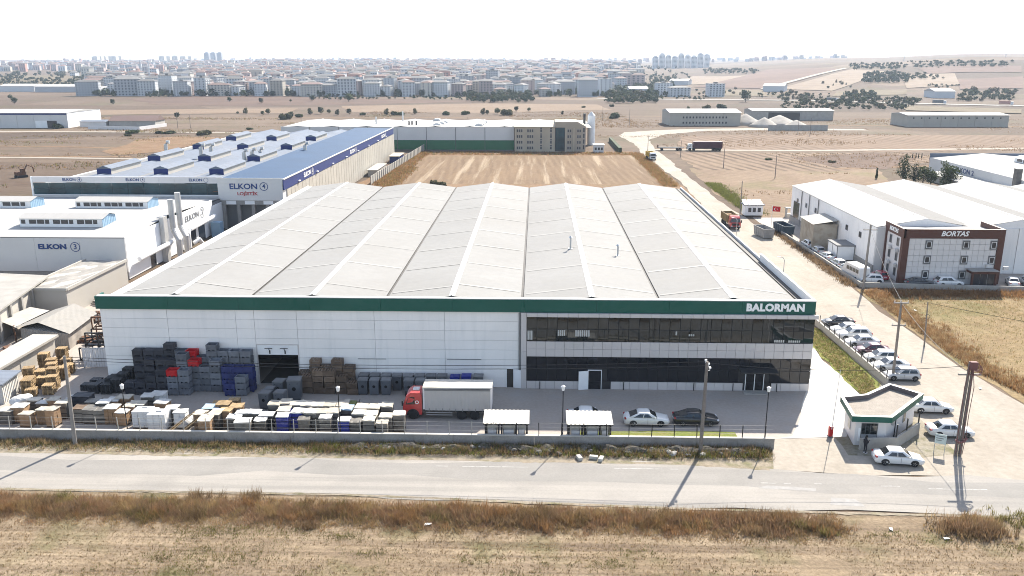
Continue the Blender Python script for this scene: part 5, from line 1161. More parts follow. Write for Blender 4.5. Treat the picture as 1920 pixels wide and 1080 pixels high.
# power poles
def pole(label, x, y, h, m, r0=.2, r1=.12, lean=(0,0), arms=(), ins=True, name='utility_pole'):
    p = thing(name, label, 'pole', (x, y, 0))
    q = MB(); q.tube([(0,0,0),(lean[0]*.5,lean[1]*.5,h*.5),(lean[0],lean[1],h)], r0, 10, r1); q.build('shaft', m, p)
    for (z, w_) in arms:
        k = z/h; q = MB(); q.box(lean[0]*k-w_/2, lean[0]*k+w_/2, lean[1]*k-.09, lean[1]*k+.09, z-.07, z+.07); o = q.build('crossarm', M['pole_conc'], p)
        for t in (-.45,-.05,.45): q = MB(); q.tube([(lean[0]*k+w_*t, lean[1]*k, z+.07), (lean[0]*k+w_*t, lean[1]*k, z+.3)], .05, 6, .03); q.build('insulator', M['tile_white'], o)
    return p
pole('round concrete pole standing on the verge at the left', -45.6, 75.5, 9.4, M['pole_conc'], .21, .13, (.2,0))
pp = pole('bare wooden pole with three insulators in front of the black car', 16.15, 75.4, 9.5, M['wood_pole'], .19, .14, (.1,0))
for (dx, z) in ((-.12,9.5),(.16,9.15),(.3,8.75)):
    q = MB(); q.tube([(.1,0,z-.15),(.1+dx,0,z-.1),(.1+dx,0,z+.12)], .045, 6); q.cbox((.1+dx,0,z+.15),(.2,.2,.16)); q.build('insulator', M['letter_white'], pp)
tp = thing('transformer_pole', 'twin trunk power pole with coiled cables at its top beside the junction', 'pole', (40.9, 75.6, 0))
for dx in (-.2, .2): q = MB(); q.tube([(dx,0,0),(dx*.95,0,4.5),(dx*.8+.05,0,9.7)], .17, 10, .13); q.build('shaft', M['wood_pole'], tp)
M['cable_red'] = mat('cable_dark_red', (.17,.075,.07), .7, .1)
q = MB(); q.box(-1.05,1.05,-.1,.1,8.35,8.5); q.build('crossarm', M['pole_conc'], tp)
for (r_, z, tl) in ((.7,9.0,.3),(.55,9.15,-.25),(.62,8.9,.1),(.45,9.3,.4)):
    q = MB(); q.tube([(.3+r_*math.cos(a), -.25+tl*.4*math.sin(a*1.0), z+r_*.75*math.sin(a)) for a in [2*math.pi*k/16 for k in range(17)]], .03, 6); q.build('cable_coil', M['cable_red'], tp)
q = MB(); q.cbox((.15,-.15,9.35),(.7,.45,.8)); bevel_mod(q.build('junction_box', M['cable_red'], tp), .08)
for (dx, dy) in ((-.32,-.22),(.34,-.22),(.1,-.26),(-.1,.24)):
    q = MB(); q.tube([(dx*.5,dy,9.0),(dx*1.35,dy*1.1,7.2),(dx*1.1,dy,4.5),(dx*1.15,dy*1.05,1.9),(dx*.9,dy,.3)], .03, 6); q.build('riser_cable', M['cable_red'], tp)
q = MB(); q.tube([(-.5,-.24,1.85),(-.2,-.34,1.6),(.25,-.34,1.7),(.52,-.2,2.0)], .12, 8); q.build('cable_joint', M['cable_red'], tp)
pole('leaning pole with two crossarms among the row of cars', 42.75, 95.6, 9.7, M['wood_pole'], .18, .12, (-.1,0), ((9.65,1.7),(6.9,1.6)))
p5 = pole('thin dark pole with a cable loop on the right side of the dirt road', 52.0, 108.2, 6.2, M['wood_pole'], .11, .07, (-.3,0))
q = MB(); q.tube([(-.15+.32*math.cos(a), -.12, 4.2+.32*math.sin(a)) for a in [2*math.pi*k/12 for k in range(13)]], .03, 6); q.build('cable_loop', M['black_metal'], p5)
pole('tall concrete pole with crossarm at the corner of the roadside wall', 54.9, 137.9, 10.9, M['pole_conc'], .24, .14, (.1,0), ((10.0,2.3),))
for i, (x, y, h, lab) in enumerate([(50.1,206,8.5,'leaning pole behind the red tipper lorry'), (77,274,7.5,'thin pole standing in the meadow beyond the white hut'), (44.9,344,7.5,'pole beside the dirt road next to the yellow tipper'), (-201.5,475,9,'pole in the far left field, left of a pair'), (-194.3,475,7,'pole in the far left field, right of a pair'),
        (54.2,502,9,'pole right of the white silo'), (42,547,9,'pole far behind the white silo'), (134,442,9,'left of two poles in front of the gravel heaps'), (136.7,431,9,'right of two poles in front of the gravel heaps'), (56.6,334.6,6.5,'short pole in front of the flatbed trailer'), (-130,470,8,'pole in the left field behind the blue ended monitors'),
        (-36,448,8,'pole far behind the green striped hall'), (66,300,7,'pole at the edge of the ploughed field')]):
    pole(lab, x, y, h, M['wood_pole'], .14, .09)
# roadside lamp standards right of the hall
for i, (x, y) in enumerate(((40.2,131.5),(40.6,166))):
    l = thing('road_lamp', ('short' if i == 0 else 'far') + ' curved lamp standard beside the right wall of the hall', 'lamp post', (x-.7, y, 0))
    q = MB(); q.tube([(0,0,0),(0,0,6.3),(-.25,0,6.7),(-.7,0,6.8)], .07, 7, .04); q.build('post', M['steel'], l); q = MB(); q.box(-1.1,-.6,-.1,.1,6.75,6.85); q.build('lamp_head', M['tile_white'], l)
# overhead wires
def wire(a, b_, sag=.6, r=.014):
    a, b_ = Vector(a), Vector(b_); pts = []
    for k in range(13): t = k/12; p = a.lerp(b_, t); p.z -= sag*4*t*(1-t); pts.append(p)
    return pts
for i, (a, b_, lab) in enumerate([((-45.4,75.5,9.3),(16.1,75.4,9.5),'overhead line between the two verge poles, top strand'), ((-45.4,75.5,9.0),(16.3,75.4,9.1),'overhead line between the two verge poles, lower strand'), ((16.2,75.4,9.4),(40.8,75.6,9.3),'overhead line from the bare pole to the twin trunk pole'),
        ((41,75.6,8.5),(42.7,95.6,9.6),'overhead line from the twin trunk pole to the crossarm pole'), ((42.7,95.6,9.8),(55,137.9,10.1),'overhead line above the row of cars'), ((51.7,108.2,6.1),(90,80,6.0),'overhead line across the right meadow')]):
    q = MB(); q.tube(wire(a, b_), .026, 5); q.build('overhead_wire', M['black_metal'], label=lab, cat='wire')

# guardhouse
gd = thing('guardhouse', 'small white guardhouse with green roof edge and angled flat roof', 'guardhouse')
roofp = [(31.7,82.3),(31.1,77.2),(34.9,77.0),(40.6,83.2),(38.2,86.1),(34.5,83.0)]
cx_, cy_ = 35.4, 81.2
def inset(poly, d):
    out = []
    n_ = len(poly)
    for i in range(n_):
        a, b_, c_ = Vector(poly[i-1]), Vector(poly[i]), Vector(poly[(i+1) % n_]); d1 = (b_-a).normalized(); d2 = (c_-b_).normalized()
        n1 = Vector((-d1.y, d1.x)); n2 = Vector((-d2.y, d2.x)); bis = (n1+n2).normalized(); k = d/max(.35, bis.dot(n1)); out.append(tuple(b_ + bis*k))
    return out
body = inset(roofp, .55); inner = inset(roofp, .32)
q = MB(); q.prism(body, 0, 2.85); q.build('wall', M['tile_white'], gd, fix=True)
q = MB(); n_ = len(roofp)
for i in range(n_):
    j = (i+1) % n_
    a, b_, c_, d_ = roofp[i], roofp[j], inner[j], inner[i]
    q.add([(*a,2.75),(*b_,2.75),(*b_,3.35),(*a,3.35)], [(0,1,2,3)])
q.build('green_fascia', M['green'], gd, fix=True)
q = MB()
for i in range(n_):
    j = (i+1) % n_; a, b_, c_, d_ = roofp[i], roofp[j], inner[j], inner[i]
    q.add([(*a,3.36),(*b_,3.36),(*c_,3.36),(*d_,3.36)], [(0,1,2,3)])
q.build('roof_coping', M['ridge_white'], gd, fix=True)
q = MB()
for i in range(n_):
    j = (i+1) % n_; q.add([(*inner[i],2.8),(*inner[j],2.8),(*inner[j],3.355),(*inner[i],3.355)], [(3,2,1,0)])
q.build('parapet_inside', mat('parapet_brown', (.14,.12,.115), .9, .1), gd)
q = MB(); q.add([(*p,2.86) for p in inner], [tuple(range(n_))]); q.build('roof_deck', mat('gravel_roof', (.25,.222,.19), .95, .12, 1.0, fine=.15, fscale=8), gd, fix=True)
q = MB(); q.add([(*p,2.76) for p in roofp], [tuple(reversed(range(n_)))]); q.build('soffit', M['tile_white'], gd)
A, B = Vector((*body[1],0)), Vector((*body[2],0)); dr_ = (B-A).normalized(); ang = math.atan2(dr_.y, dr_.x)
def on_wall(A, B, u0, u1, z0, z1, name, m, off=.03, parent=gd):
    d = (B-A).normalized(); nn = Vector((d.y, -d.x, 0)); p0, p1 = A+d*u0+nn*.006, A+d*u1+nn*.006; o = nn*off
    q = MB(); v = [p0, p1, p1+o, p0+o]; q.add([(p.x,p.y,z0) for p in v]+[(p.x,p.y,z1) for p in v], [(0,1,2,3),(7,6,5,4),(0,4,5,1),(1,5,6,2),(2,6,7,3),(3,7,4,0)]); return q.build(name, m, parent, fix=True)
on_wall(A, B, .55, 2.15, .75, 2.45, 'window_frame', M['joint']); 
for (u0, u1, z0, z1) in ((.62,.95,1.3,2.38),(1.0,1.42,1.3,2.38),(1.47,2.08,1.3,2.38),(.62,2.08,.82,1.22)): on_wall(A, B, u0, u1, z0, z1, 'window_pane', M['glass2'] if z0 > 1 else M['steel'], .045)
on_wall(A, B, .3, .52, .5, 1.9, 'notice_board', M['white_paint'], .06)
C_, D_ = Vector((*body[2],0)), Vector((*body[3],0))
on_wall(C_, D_, 2.3, 2.36, 0, 2.8, 'downpipe', M['black_metal'], .08); on_wall(C_, D_, 4.4, 5.1, 1.1, 2.2, 'window_frame', M['steel'], .05); on_wall(C_, D_, 4.48, 5.02, 1.18, 2.12, 'window_pane', M['glass2'], .062); on_wall(C_, D_, 1.2, 1.6, 1.9, 2.5, 'wall_lamp', M['steel'], .2)
E_, F_ = Vector((*body[0],0)), Vector((*body[1],0))
on_wall(E_, F_, 1.6, 2.5, .9, 2.3, 'window_frame', M['steel'], .05); on_wall(E_, F_, 1.68, 2.42, .98, 2.22, 'window_pane', M['glass2'], .062)
gw = thing('guardhouse_wall', 'low concrete wall wrapping the front of the guardhouse', 'wall')
wp = [(31.9,76.6),(35.5,76.9),(39.4,80.6)]
for a, b_ in zip(wp[:-1], wp[1:]):
    A, B = Vector((*a,0)), Vector((*b_,0)); inst(panel((B-A).length, 1.25, .2, M['concrete_lt']), 'wall_section', gw, A, (0,0,math.atan2(B.y-A.y,B.x-A.x)))
for p in ((35.55,77.15),(37.2,78.7),(39.2,80.6)): inst(post_d, 'post', gw, (*p,1.25), scale=(1.3,1.3,1.0))
# barrier and red call post
br = thing('barrier', 'raised barrier boom with red drive post at the driveway', 'barrier', (30.05, 79.6, .05))
q = MB(); q.box(-.2,.2,-.2,.2,0,1.15); bevel_mod(q.build('drive_post', M['red_paint'], br), .04); q = MB(); q.tube([(0,-.25,.9),(.12,-.25,4.2),(.22,-.25,7.3)], .045, 7, .03); q.build('boom', M['tile_white'], br)
q = MB(); q.box(-.24,.24,-.24,.24,0,.08); q.build('base_plate', M['joint'], br)
sg = thing('roadside_sign', 'small pale sign board on a post beside the white cars', 'sign', (38.9, 76.2, 0))
q = MB(); q.box(-.03,.03,-.03,.03,0,2.0); q.box(.87,.93,-.03,.03,0,2.0); q.build('post', M['steel'], sg); q = MB(); q.box(-.05,.95,-.06,-.032,1.1,2.1); o = q.build('board', mat('sign_pale', (.45,.52,.50), .5, .05), sg)
for k in range(3): q = MB(); q.box(.05,.85-.15*k,-.068,-.061,1.85-.22*k,1.93-.22*k); q.build('text_line', M['joint'], o)
sg.rotation_euler = (0,0,R(-25))
# flag and gate hut beside the dirt road
ft = thing('flag', 'red flag with white crescent and star on a white pole', 'flag', (53.0, 188.6, 0))
q = MB(); q.tube([(0,0,0),(0,0,5.4)], .05, 6); q.build('flagpole', M['white_paint'], ft)
fm = MB(); vv = []
for j in range(5):
    for i in range(9): vv.append((.05+1.75*i/8, .10*math.sin(i*1.1), 5.3-1.15*j/4-.12*(i/8)**2))
fm.add(vv, [(j*9+i,j*9+i+1,(j+1)*9+i+1,(j+1)*9+i) for j in range(4) for i in range(8)]); fo = fm.build('cloth', mat('flag_red', (.55,.01,.015), .7, 0), ft)
def crescent(mb, cx, cz, y):
    n_ = 18; v = []
    for k in range(n_+1):
        a = R(40) + R(280)*k/n_; v.append((cx+.30*math.cos(a), y, cz+.30*math.sin(a)))
    for k in range(n_+1):
        a = R(48) + R(264)*k/n_; v.append((cx+.07+.235*math.cos(a), y, cz+.235*math.sin(a)))
    mb.add(v, [(k,k+1,n_+2+k,n_+1+k) for k in range(n_)])
    s5 = [(cx+.45+(.13 if k % 2 == 0 else .05)*math.cos(R(180+36*k)), y, cz+(.13 if k % 2 == 0 else .05)*math.sin(R(180+36*k))) for k in range(10)]; mb.add(s5+[(cx+.45,y,cz)], [(k,(k+1)%10,10) for k in range(10)])
q = MB(); crescent(q, .62, 4.7, -.13); q.build('crescent_star', M['letter_white'], fo)
ch = thing('gate_cabin', 'small white cabin with a row of windows beside the dirt road', 'cabin', (53.1, 206.3, 0))
q = MB(); q.box(-2.2,2.2,-1.5,1.5,.3,2.8); q.build('wall', M['white_paint'], ch); q = MB(); q.box(-2.5,2.5,-1.8,1.8,2.81,3.0); q.build('roof', M['grey_roof'], ch)
for x in (-1.0,.1,1.3): window(ch, x, 1.1, -1.5, .8, 1.1)
for k in range(4): q = MB(); q.add([(-2.4+1.2*k,-1.6,3.02),(-1.5+1.2*k,-1.6,3.02),(-1.5+1.2*k,1.4,3.7),(-2.4+1.2*k,1.4,3.7)], [(0,1,2,3)]); q.build('solar_panel', M['steel'], ch)
bn = thing('rubble_kiosk', 'small dark open kiosk beside the tin roofed hall door', 'kiosk', (62.0, 204.5, 0))
q = MB(); q.box(-1.2,1.2,-.8,.8,0,.9); q.box(-1.2,-1.05,-.8,.8,.9,2.2); q.box(1.05,1.2,-.8,.8,.9,2.2); q.build('frame', M['cream_wall'], bn); q = MB(); q.box(-1.4,1.4,-1,1,2.21,2.35); q.build('roof', M['joint'], bn)

# a person on the phone at the guardhouse wall
def skin_body(name, joints, edges_, radii, m, parent, root=0, sub=1):
    me = bpy.data.meshes.new(name); me.from_pydata(joints, edges_, []); o = bpy.data.objects.new(name, me); link(o, parent)
    o.modifiers.new("skin", 'SKIN'); 
    for i, r_ in enumerate(radii):
        sv = me.skin_vertices[0].data[i]; sv.radius = (r_, r_); sv.use_root = (i == root)
    s_ = o.modifiers.new("sub", 'SUBSURF'); s_.levels = sub; s_.render_levels = sub; me.materials.append(m); return o
pe = thing('person', 'person in dark clothes with dark hair looking at a phone by the guardhouse wall', 'person', (32.15, 75.9, .05), R(-60))
J = [(0,0,.95),(0,0,1.2),(0,0,1.42),(0,.01,1.53),(0,.03,1.64),(0,.03,1.73), (.10,0,.90),(.11,.02,.5),(.11,-.03,.09),(.11,.10,.05), (-.10,0,.90),(-.12,.06,.5),(-.12,.02,.09),(-.12,.15,.05), (.20,0,1.40),(.24,-.02,1.13),(.12,.25,1.18),(.08,.31,1.22), (-.20,0,1.40),(-.24,0,1.13),(-.21,.06,.87),(-.20,.09,.78)]
Ed = [(0,1),(1,2),(2,3),(3,4),(4,5),(0,6),(6,7),(7,8),(8,9),(0,10),(10,11),(11,12),(12,13),(2,14),(14,15),(15,16),(16,17),(2,18),(18,19),(19,20),(20,21)]
Rd = [.15,.14,.15,.06,.10,.085,.095,.065,.05,.045,.095,.065,.05,.045,.07,.05,.04,.035,.07,.05,.04,.035]
skin_body('body', J, Ed, Rd, mat('dark_clothes', (.02,.02,.025), .9, .1), pe)
skin_m = mat('skin', (.42,.27,.20), .6, .0)
q = MB(); q.tube([(0,.05,1.56),(0,.10,1.62),(0,.09,1.70)], .085, 10, .07); q.build('face', skin_m, pe, smooth=True)
for (x, y, z) in ((.08,.33,1.23),(-.20,.10,.75)):
    q = MB(); q.cbox((x,y,z),(.07,.09,.05))
    for k in range(4): q.bar((x-.03+.02*k, y+.04, z), (x-.03+.02*k, y+.10-.01*abs(k-1.5), z-.02), .016)
    q.bar((x+.035,y,z),(x+.06,y+.05,z-.01),.018); q.build('hand', skin_m, pe)
q = MB(); q.tube([(0,-.03,1.58),(0,-.03,1.72),(0,.02,1.80),(0,.10,1.77)], .115, 10, .09); q.build('hair', mat('hair', (.012,.01,.009), .8, 0), pe, smooth=True)
q = MB(); q.cbox((.06,.37,1.27),(.08,.02,.15)); q.build('phone', M['black_metal'], pe)
for sx in (.11,-.12): q = MB(); q.cbox((sx,.08 if sx > 0 else .13,.04),(.10,.27,.08)); q.build('shoe', M['tile_white'], pe)
dg_ = thing('excavator', 'small rust coloured digger standing in the left field', 'excavator', (survey(40,333,0).x, survey(40,333,0).y, 0), R(60))
q = MB(); q.box(-1.6,1.6,-1.2,-.7,0,.8); q.box(-1.6,1.6,.7,1.2,0,.8); q.build('track', M['black_metal'], dg_, kind='stuff'); q = MB(); q.box(-1.5,1.2,-1.1,1.1,.85,1.9); q.box(-.2,1.0,-1.0,.0,1.9,2.9); q.build('cab', M['rust'], dg_, kind='stuff')
q = MB(); q.tube([(1.0,.4,1.6),(2.6,.4,3.9),(4.4,.4,3.0),(4.6,.4,1.2)], .22, 6); q.build('boom', M['rust'], dg_)
# ------------------------------------------------------------------ goods stored in the yard
M['crate_grey'] = mat('crate_grey', (.15,.158,.178), .6, .1, 1.0, rnd=.25)
M['crate_dark'] = mat('crate_dark', (.038,.039,.048), .6, .1, 1.0, rnd=.25)
M['crate_blue'] = mat('crate_blue', (.035,.045,.15), .55, .1, 1.0, rnd=.2)
M['crate_red'] = mat('crate_red', (.50,.015,.02), .5, .05)
M['void'] = mat('void_black', (.008,.008,.008), .9, 0)
M['timber'] = mat('pallet_timber', (.31,.215,.115), .85, .15, 1.5, rnd=.2, fine=.15, fscale=6)
M['timber_old'] = mat('old_timber', (.16,.11,.075), .9, .2, 1.5, rnd=.3)
M['plastic_black'] = mat('pallet_black', (.04,.04,.043), .6, .1, rnd=.3)
M['bin_grey'] = mat('bin_grey', (.10,.105,.115), .55, .08, 1.0, rnd=.2)
M['bin_lid'] = mat('bin_lid', (.16,.16,.165), .6, .08, 1.0, rnd=.15)
M['bin_blue'] = mat('bin_blue', (.02,.03,.22), .5, .08, rnd=.15)
M['carton'] = mat('carton_brown', (.26,.165,.095), .85, .12, 1.2, rnd=.2)
M['film_grey'] = mat('film_grey', (.13,.12,.105), .5, .2, 1.5, rnd=.25)
M['sheet_cream'] = mat('sheet_cream', (.40,.362,.30), .7, .15, 1.0, rnd=.22)
M['sheet_white'] = mat('sheet_white', (.50,.49,.47), .6, .1, 1.0, rnd=.15)
M['sheet_blue'] = mat('sheet_paleblue', (.29,.38,.46), .6, .05, 1.0)
M['block_white'] = mat('block_white', (.58,.58,.575), .7, .05, 1.0, rnd=.05)
def slat_crate():
    q = MB(); L_, W_, H_ = .585, .485, .74
    for s_ in (-1, 1):
        q.box(-L_, L_, s_*W_-.02, s_*W_+.02, .12, H_-.06); q.box(s_*L_-.02, s_*L_+.02, -W_+.021, W_-.021, .12, H_-.06)
        for k in range(9): x = -L_+.03+ (2*L_-.06)*k/8; q.box(x-.02, x+.02, s_*(W_+.032)-.012, s_*(W_+.032)+.012, .13, H_-.06)
        for k in range(7): y = -W_+.03+(2*W_-.06)*k/6; q.box(s_*(L_+.032)-.012, s_*(L_+.032)+.012, y-.02, y+.02, .13, H_-.06)
        q.box(-L_-.03, L_+.03, s_*(W_+.01)-.04, s_*(W_+.01)+.04, H_-.06, H_); q.box(s_*(L_+.0)-.04, s_*(L_+.0)+.04, -W_+.035, W_-.035, H_-.06, H_)
        for x in (-.48, 0, .48): q.box(x-.1, x+.1, s_*.38-.09, s_*.38+.09, 0, .12)
    q.box(-L_, L_, -W_, W_, .12, .15)
    return q
def lid_crate():
    q = MB(); L_, W_, H_ = .585, .485, .74
    q.box(-L_, L_, -W_, W_, .14, .66); q.box(-L_-.02, L_+.02, -W_-.02, W_+.02, .67, H_); q.box(-L_-.012, L_+.012, -W_-.012, W_+.012, .34, .39)
    for s_ in (-1, 1):
        for x in (-.46, .46): q.box(x-.13, x+.13, s_*.36-.12, s_*.36+.12, 0, .14)
        for k in range(5): x = -.5+.25*k; q.box(x-.015, x+.015, -W_+.05, W_-.05, H_, H_+.02)
        break
    return q
CR = {k: slat_crate().mesh('storage_crate', M[m]) for k, m in (('grey','crate_grey'),('red','crate_red'),('blue','crate_blue'))}
CR['lid'] = lid_crate().mesh('storage_crate', M['crate_dark'])
CNAME = {'grey': 'grey slatted plastic crate', 'red': 'bright red plastic crate', 'blue': 'dark blue slatted crate', 'lid': 'black lidded storage box'}
ROWN = {0: 'front crate row', 1: 'middle crate row', 2: 'back crate row'}
def crate_stack(idx, x, row, kinds):
    y = {0: 88.95, 1: 90.15, 2: 91.3}[row] + rnd.uniform(-.06, .06); x += rnd.uniform(-.03, .03)
    for k, kd in enumerate(kinds):
        inst(CR[kd], 'storage_crate', None, (x+rnd.uniform(-.02,.02), y+rnd.uniform(-.02,.02), .03+.762*k), (0,0,R(rnd.uniform(-1.5,1.5)+rnd.choice((0,0,180)))),
             ) if False else tag(inst(CR[kd], 'storage_crate', None, (x+rnd.uniform(-.02,.02), y+rnd.uniform(-.02,.02), .03+.762*k), (0,0,R(rnd.uniform(-1.5,1.5)+rnd.choice((0,0,180))))),
             f"{CNAME[kd]}, {ORD[k]} up, {ORD1[idx]} stack from left, {ROWN[row]}", 'crate', 'stacked crates left of the loading door')
g_, l_, r_, b__ = 'grey', 'lid', 'red', 'blue'
rowA = [(-46.2,[l_,l_]), (-44.9,[l_]*2), (-43.65,[l_]*3), (-42.4,[l_]*4), (-41.1,[g_,g_,g_,r_]), (-39.85,[g_]*4), (-34.6,[b__]*2), (-33.35,[g_]*3)]
rowB = [(-45.4,[l_]*4), (-44.15,[l_]*5), (-42.9,[l_]*5), (-41.65,[l_]*5), (-40.4,[g_]*5+[g_]), (-39.1,[g_]*4+[r_]), (-37.85,[g_]*4), (-36.6,[g_]*5), (-35.3,[b__]*4), (-34.05,[b__]*4), (-32.9,[b__]*4)]
rowC = [(-46.0,[l_]*6), (-44.75,[l_]*6), (-43.5,[l_]*6), (-42.25,[l_]*7), (-41.0,[g_]*6), (-39.75,[g_]*5+[r_]), (-38.5,[g_]*5), (-37.25,[g_]*7), (-36.0,[g_]*6), (-34.7,[g_]*6), (-33.4,[g_]*6)]
for row, lst in ((0,rowA),(1,rowB),(2,rowC)):
    for i, (x, ks) in enumerate(lst): crate_stack(i, x, row, ks)
# pallets
def pallet_mesh(m):
    q = MB()
    for k in range(6): x = -.6+.09+ (1.02)*k/5; q.box(x-.08, x+.08, -.5, .5, .118, .14)
    for y in (-.44, 0, .44):
        q.box(-.6, .6, y-.05, y+.05, .096, .117); q.box(-.6, .6, y-.05, y+.05, 0, .02)
        for x in (-.52, 0, .52): q.box(x-.07, x+.07, y-.05, y+.05, .021, .095)
    return q.mesh('pallet', m)
PAL = {'timber': pallet_mesh(M['timber']), 'old': pallet_mesh(M['timber_old']), 'black': pallet_mesh(M['plastic_black'])}
PW = {'timber': 'pale timber pallet', 'old': 'weathered brown timber pallet', 'black': 'black plastic pallet'}
def pallets(kind, x, y, n, where, rz=0.0, group=None, z0=.03):
    for k in range(n):
        o = inst(PAL[kind], 'pallet', None, (x+rnd.uniform(-.04,.04), y+rnd.uniform(-.04,.04), z0+.146*k), (0,0,rz+R(rnd.uniform(-2.5,2.5))))
        up = ORD[k] if k < 20 else 'topmost'
        tag(o, f"{PW[kind]}, {up} of the stack {where}", 'pallet', group or 'stacked pallets')
yp = [(-55.6,88.6,8,'nearest the ribbed tin shed'),(-56.0,90.2,11,'second back from the tin shed'),(-57.4,90.6,9,'behind the stack nearest the tin shed'),(-57.0,92.0,13,'at the middle of the pale timber pile'),(-58.5,92.2,10,'left middle of the pale timber pile'),(-58.2,93.9,12,'beside the long shed'),(-56.9,95.2,8,'right middle of the pale timber pile'),(-59.6,94.2,6,'touching the long shed'),(-59.3,95.8,11,'at the back left of the pale timber pile'),(-58.0,96.8,9,'at the back right of the pale timber pile'),(-59.5,98.6,14,'farthest back by the long shed'),(-56.6,93.4,10,'in front of the sheet gate'),(-58.2,88.9,11,'left behind the tin shed corner'),(-58.9,90.4,9,'left of the timber pile'),(-60.1,92.4,12,'at the far left of the timber pile'),(-57.3,88.0,6,'low one by the tin shed'),(-60.9,97.0,13,'at the back by the long shed wall')]
for (x, y, n, w_) in yp: pallets('timber', x, y, n, w_, R(12+rnd.uniform(-6,6)), 'pale timber pallets at the left')
bp = [(-51.9,90.0,6,'far left of the black stacks'),(-50.6,89.2,9,'in front at the left of the black stacks'),(-50.4,90.6,8,'second from the left of the black stacks'),(-49.0,89.0,10,'in front beside the lidded boxes'),(-49.1,90.3,12,'under the left end of the white wall'),(-47.8,90.6,16,'next to the lidded boxes'),(-47.6,91.6,18,'tallest against the left end of the wall'),(-49.4,91.6,10,'against the left end of the wall'),(-51.6,91.6,7,'at the left corner of the hall'),(-48.0,89.4,13,'right in front of the tall black stacks')]
for (x, y, n, w_) in bp: pallets('black', x, y, int(n*.85), w_, 0, 'black pallets at the hall corner')
def timber_crate():
    q = MB(); L_, W_, H_ = .6, .5, .7
    for k in range(5):
        z = .1+.125*k
        for s_ in (-1, 1): q.box(-L_, L_, s_*W_-.012, s_*W_+.012, z, z+.09); q.box(s_*L_-.012, s_*L_+.012, -W_+.013, W_-.013, z, z+.09)
    for sx in (-1, 1):
        for sy in (-1, 1): q.box(sx*(L_-.05)-.035, sx*(L_-.05)+.035, sy*(W_-.05)-.035, sy*(W_-.05)+.035, 0, H_)
    q.box(-L_, L_, -W_, W_, .06, .09)
    for k in range(4): x = -.45+.3*k; q.box(x-.08, x+.08, -W_, W_, H_-.02, H_)
    return q.mesh('timber_crate', M['timber_old'])
TC = timber_crate()
for i, (x, y, n) in enumerate([(-26.7,91.2,3),(-25.4,91.3,5),(-26.0,89.9,3),(-24.7,89.8,4),(-24.1,91.2,4),(-22.8,91.3,5),(-23.4,89.8,4),(-22.1,89.8,3),(-21.5,91.2,4),(-20.8,89.7,2)]):
    for k in range(n):
        o = inst(TC, 'timber_crate', None, (x+rnd.uniform(-.05,.05), y+rnd.uniform(-.05,.05), .03+.715*k), (0,0,R(rnd.uniform(-6,6))), (1,1,1)); tag(o, f'brown slatted timber crate, {ORD[k]} up, {ORD1[i]} stack right of the loading door', 'crate', 'timber crates right of the loading door')
# tall bins
def bin_mesh(m):
    q = MB(); v = []
    for z, k in ((0.08,.90),(1.72,1.0)): v += [(-.55*k,-.55*k,z),(.55*k,-.55*k,z),(.55*k,.55*k,z),(-.55*k,.55*k,z)]
    q.add(v, [(0,3,2,1),(4,5,6,7),(0,1,5,4),(1,2,6,5),(2,3,7,6),(3,0,4,7)])
    for (x, y) in ((-.4,-.4),(.4,-.4),(-.4,.4),(.4,.4)): q.box(x-.07,x+.07,y-.07,y+.07,0,.08)
    return q.mesh('body', m)
BIN = {k: bin_mesh(M[m]) for k, m in (('grey','bin_grey'),('blue','bin_blue'))}
lid_q = MB(); lid_q.box(-.58,.58,-.58,.58,1.73,1.79); lid_q.box(-.5,.5,-.5,.5,1.791,1.83)
LID = {k: lid_q.mesh('lid', M[m]) for k, m in (('grey','bin_lid'),('blue','bin_blue'))}
dq = MB(); dq.add([(.17*math.cos(2*math.pi*k/14), -.008, .17*math.sin(2*math.pi*k/14)) for k in range(14)], [tuple(range(14))]); DISC = dq.mesh('badge', M['void'])
def tall_bin(label, x, y, kind='grey', rz=0.0, s_=(1,1,1)):
    o = thing('tall_bin', label, 'bin', (x, y, .025), rz, 'tall plastic bins'); o.scale = s_
    inst(BIN[kind], 'body', o); inst(LID[kind], 'lid', o); inst(DISC, 'badge', o, (0, -.545, 1.05))
    for sx in (-.3, .3): q = inst(HUB, 'latch', o, (sx, -.56, 1.5), scale=(.18,.4,.18))
for i in range(6): tall_bin(f'tall grey bin, {ORD1[i]} from the left in the front line right of the old pallets', -19.6+1.32*i, 89.7, rz=R(rnd.uniform(-3,3))) if i != 3 else None
for i in range(8): tall_bin(f'tall grey bin against the hall wall, {ORD1[i]} from the old pallets', -19.8+1.3*i, 91.15, 'blue' if i == 9 else 'grey', R(rnd.uniform(-3,3)))
tall_bin('tall dark blue bin behind the lorry, left of the bright blue one', -9.2, 91.2, 'blue', 0, (1,1,.95)); tall_bin('tall bright blue bin against the hall wall behind the lorry', -7.9, 91.2, 'blue'); tall_bin('tall grey bin against the hall wall, last before the side door', -6.5, 91.2)
for i, (x, y, s_, lab) in enumerate([(-29.5,85.3,1.05,'grey bin standing alone in the yard, left of the front pair'), (-27.9,85.5,1.05,'grey bin standing alone in the yard, right of the front pair'), (-28.9,88.6,1.1,'grey bin directly before the loading door'), (-27.0,88.0,1.35,'tallest grey bin standing at the right of the loading door'), (-29.6,87.2,.9,'low pale topped bin behind the front pair')]):
    tall_bin(lab, x, y, 'grey', R(rnd.uniform(-10,10)), (s_, s_, s_))
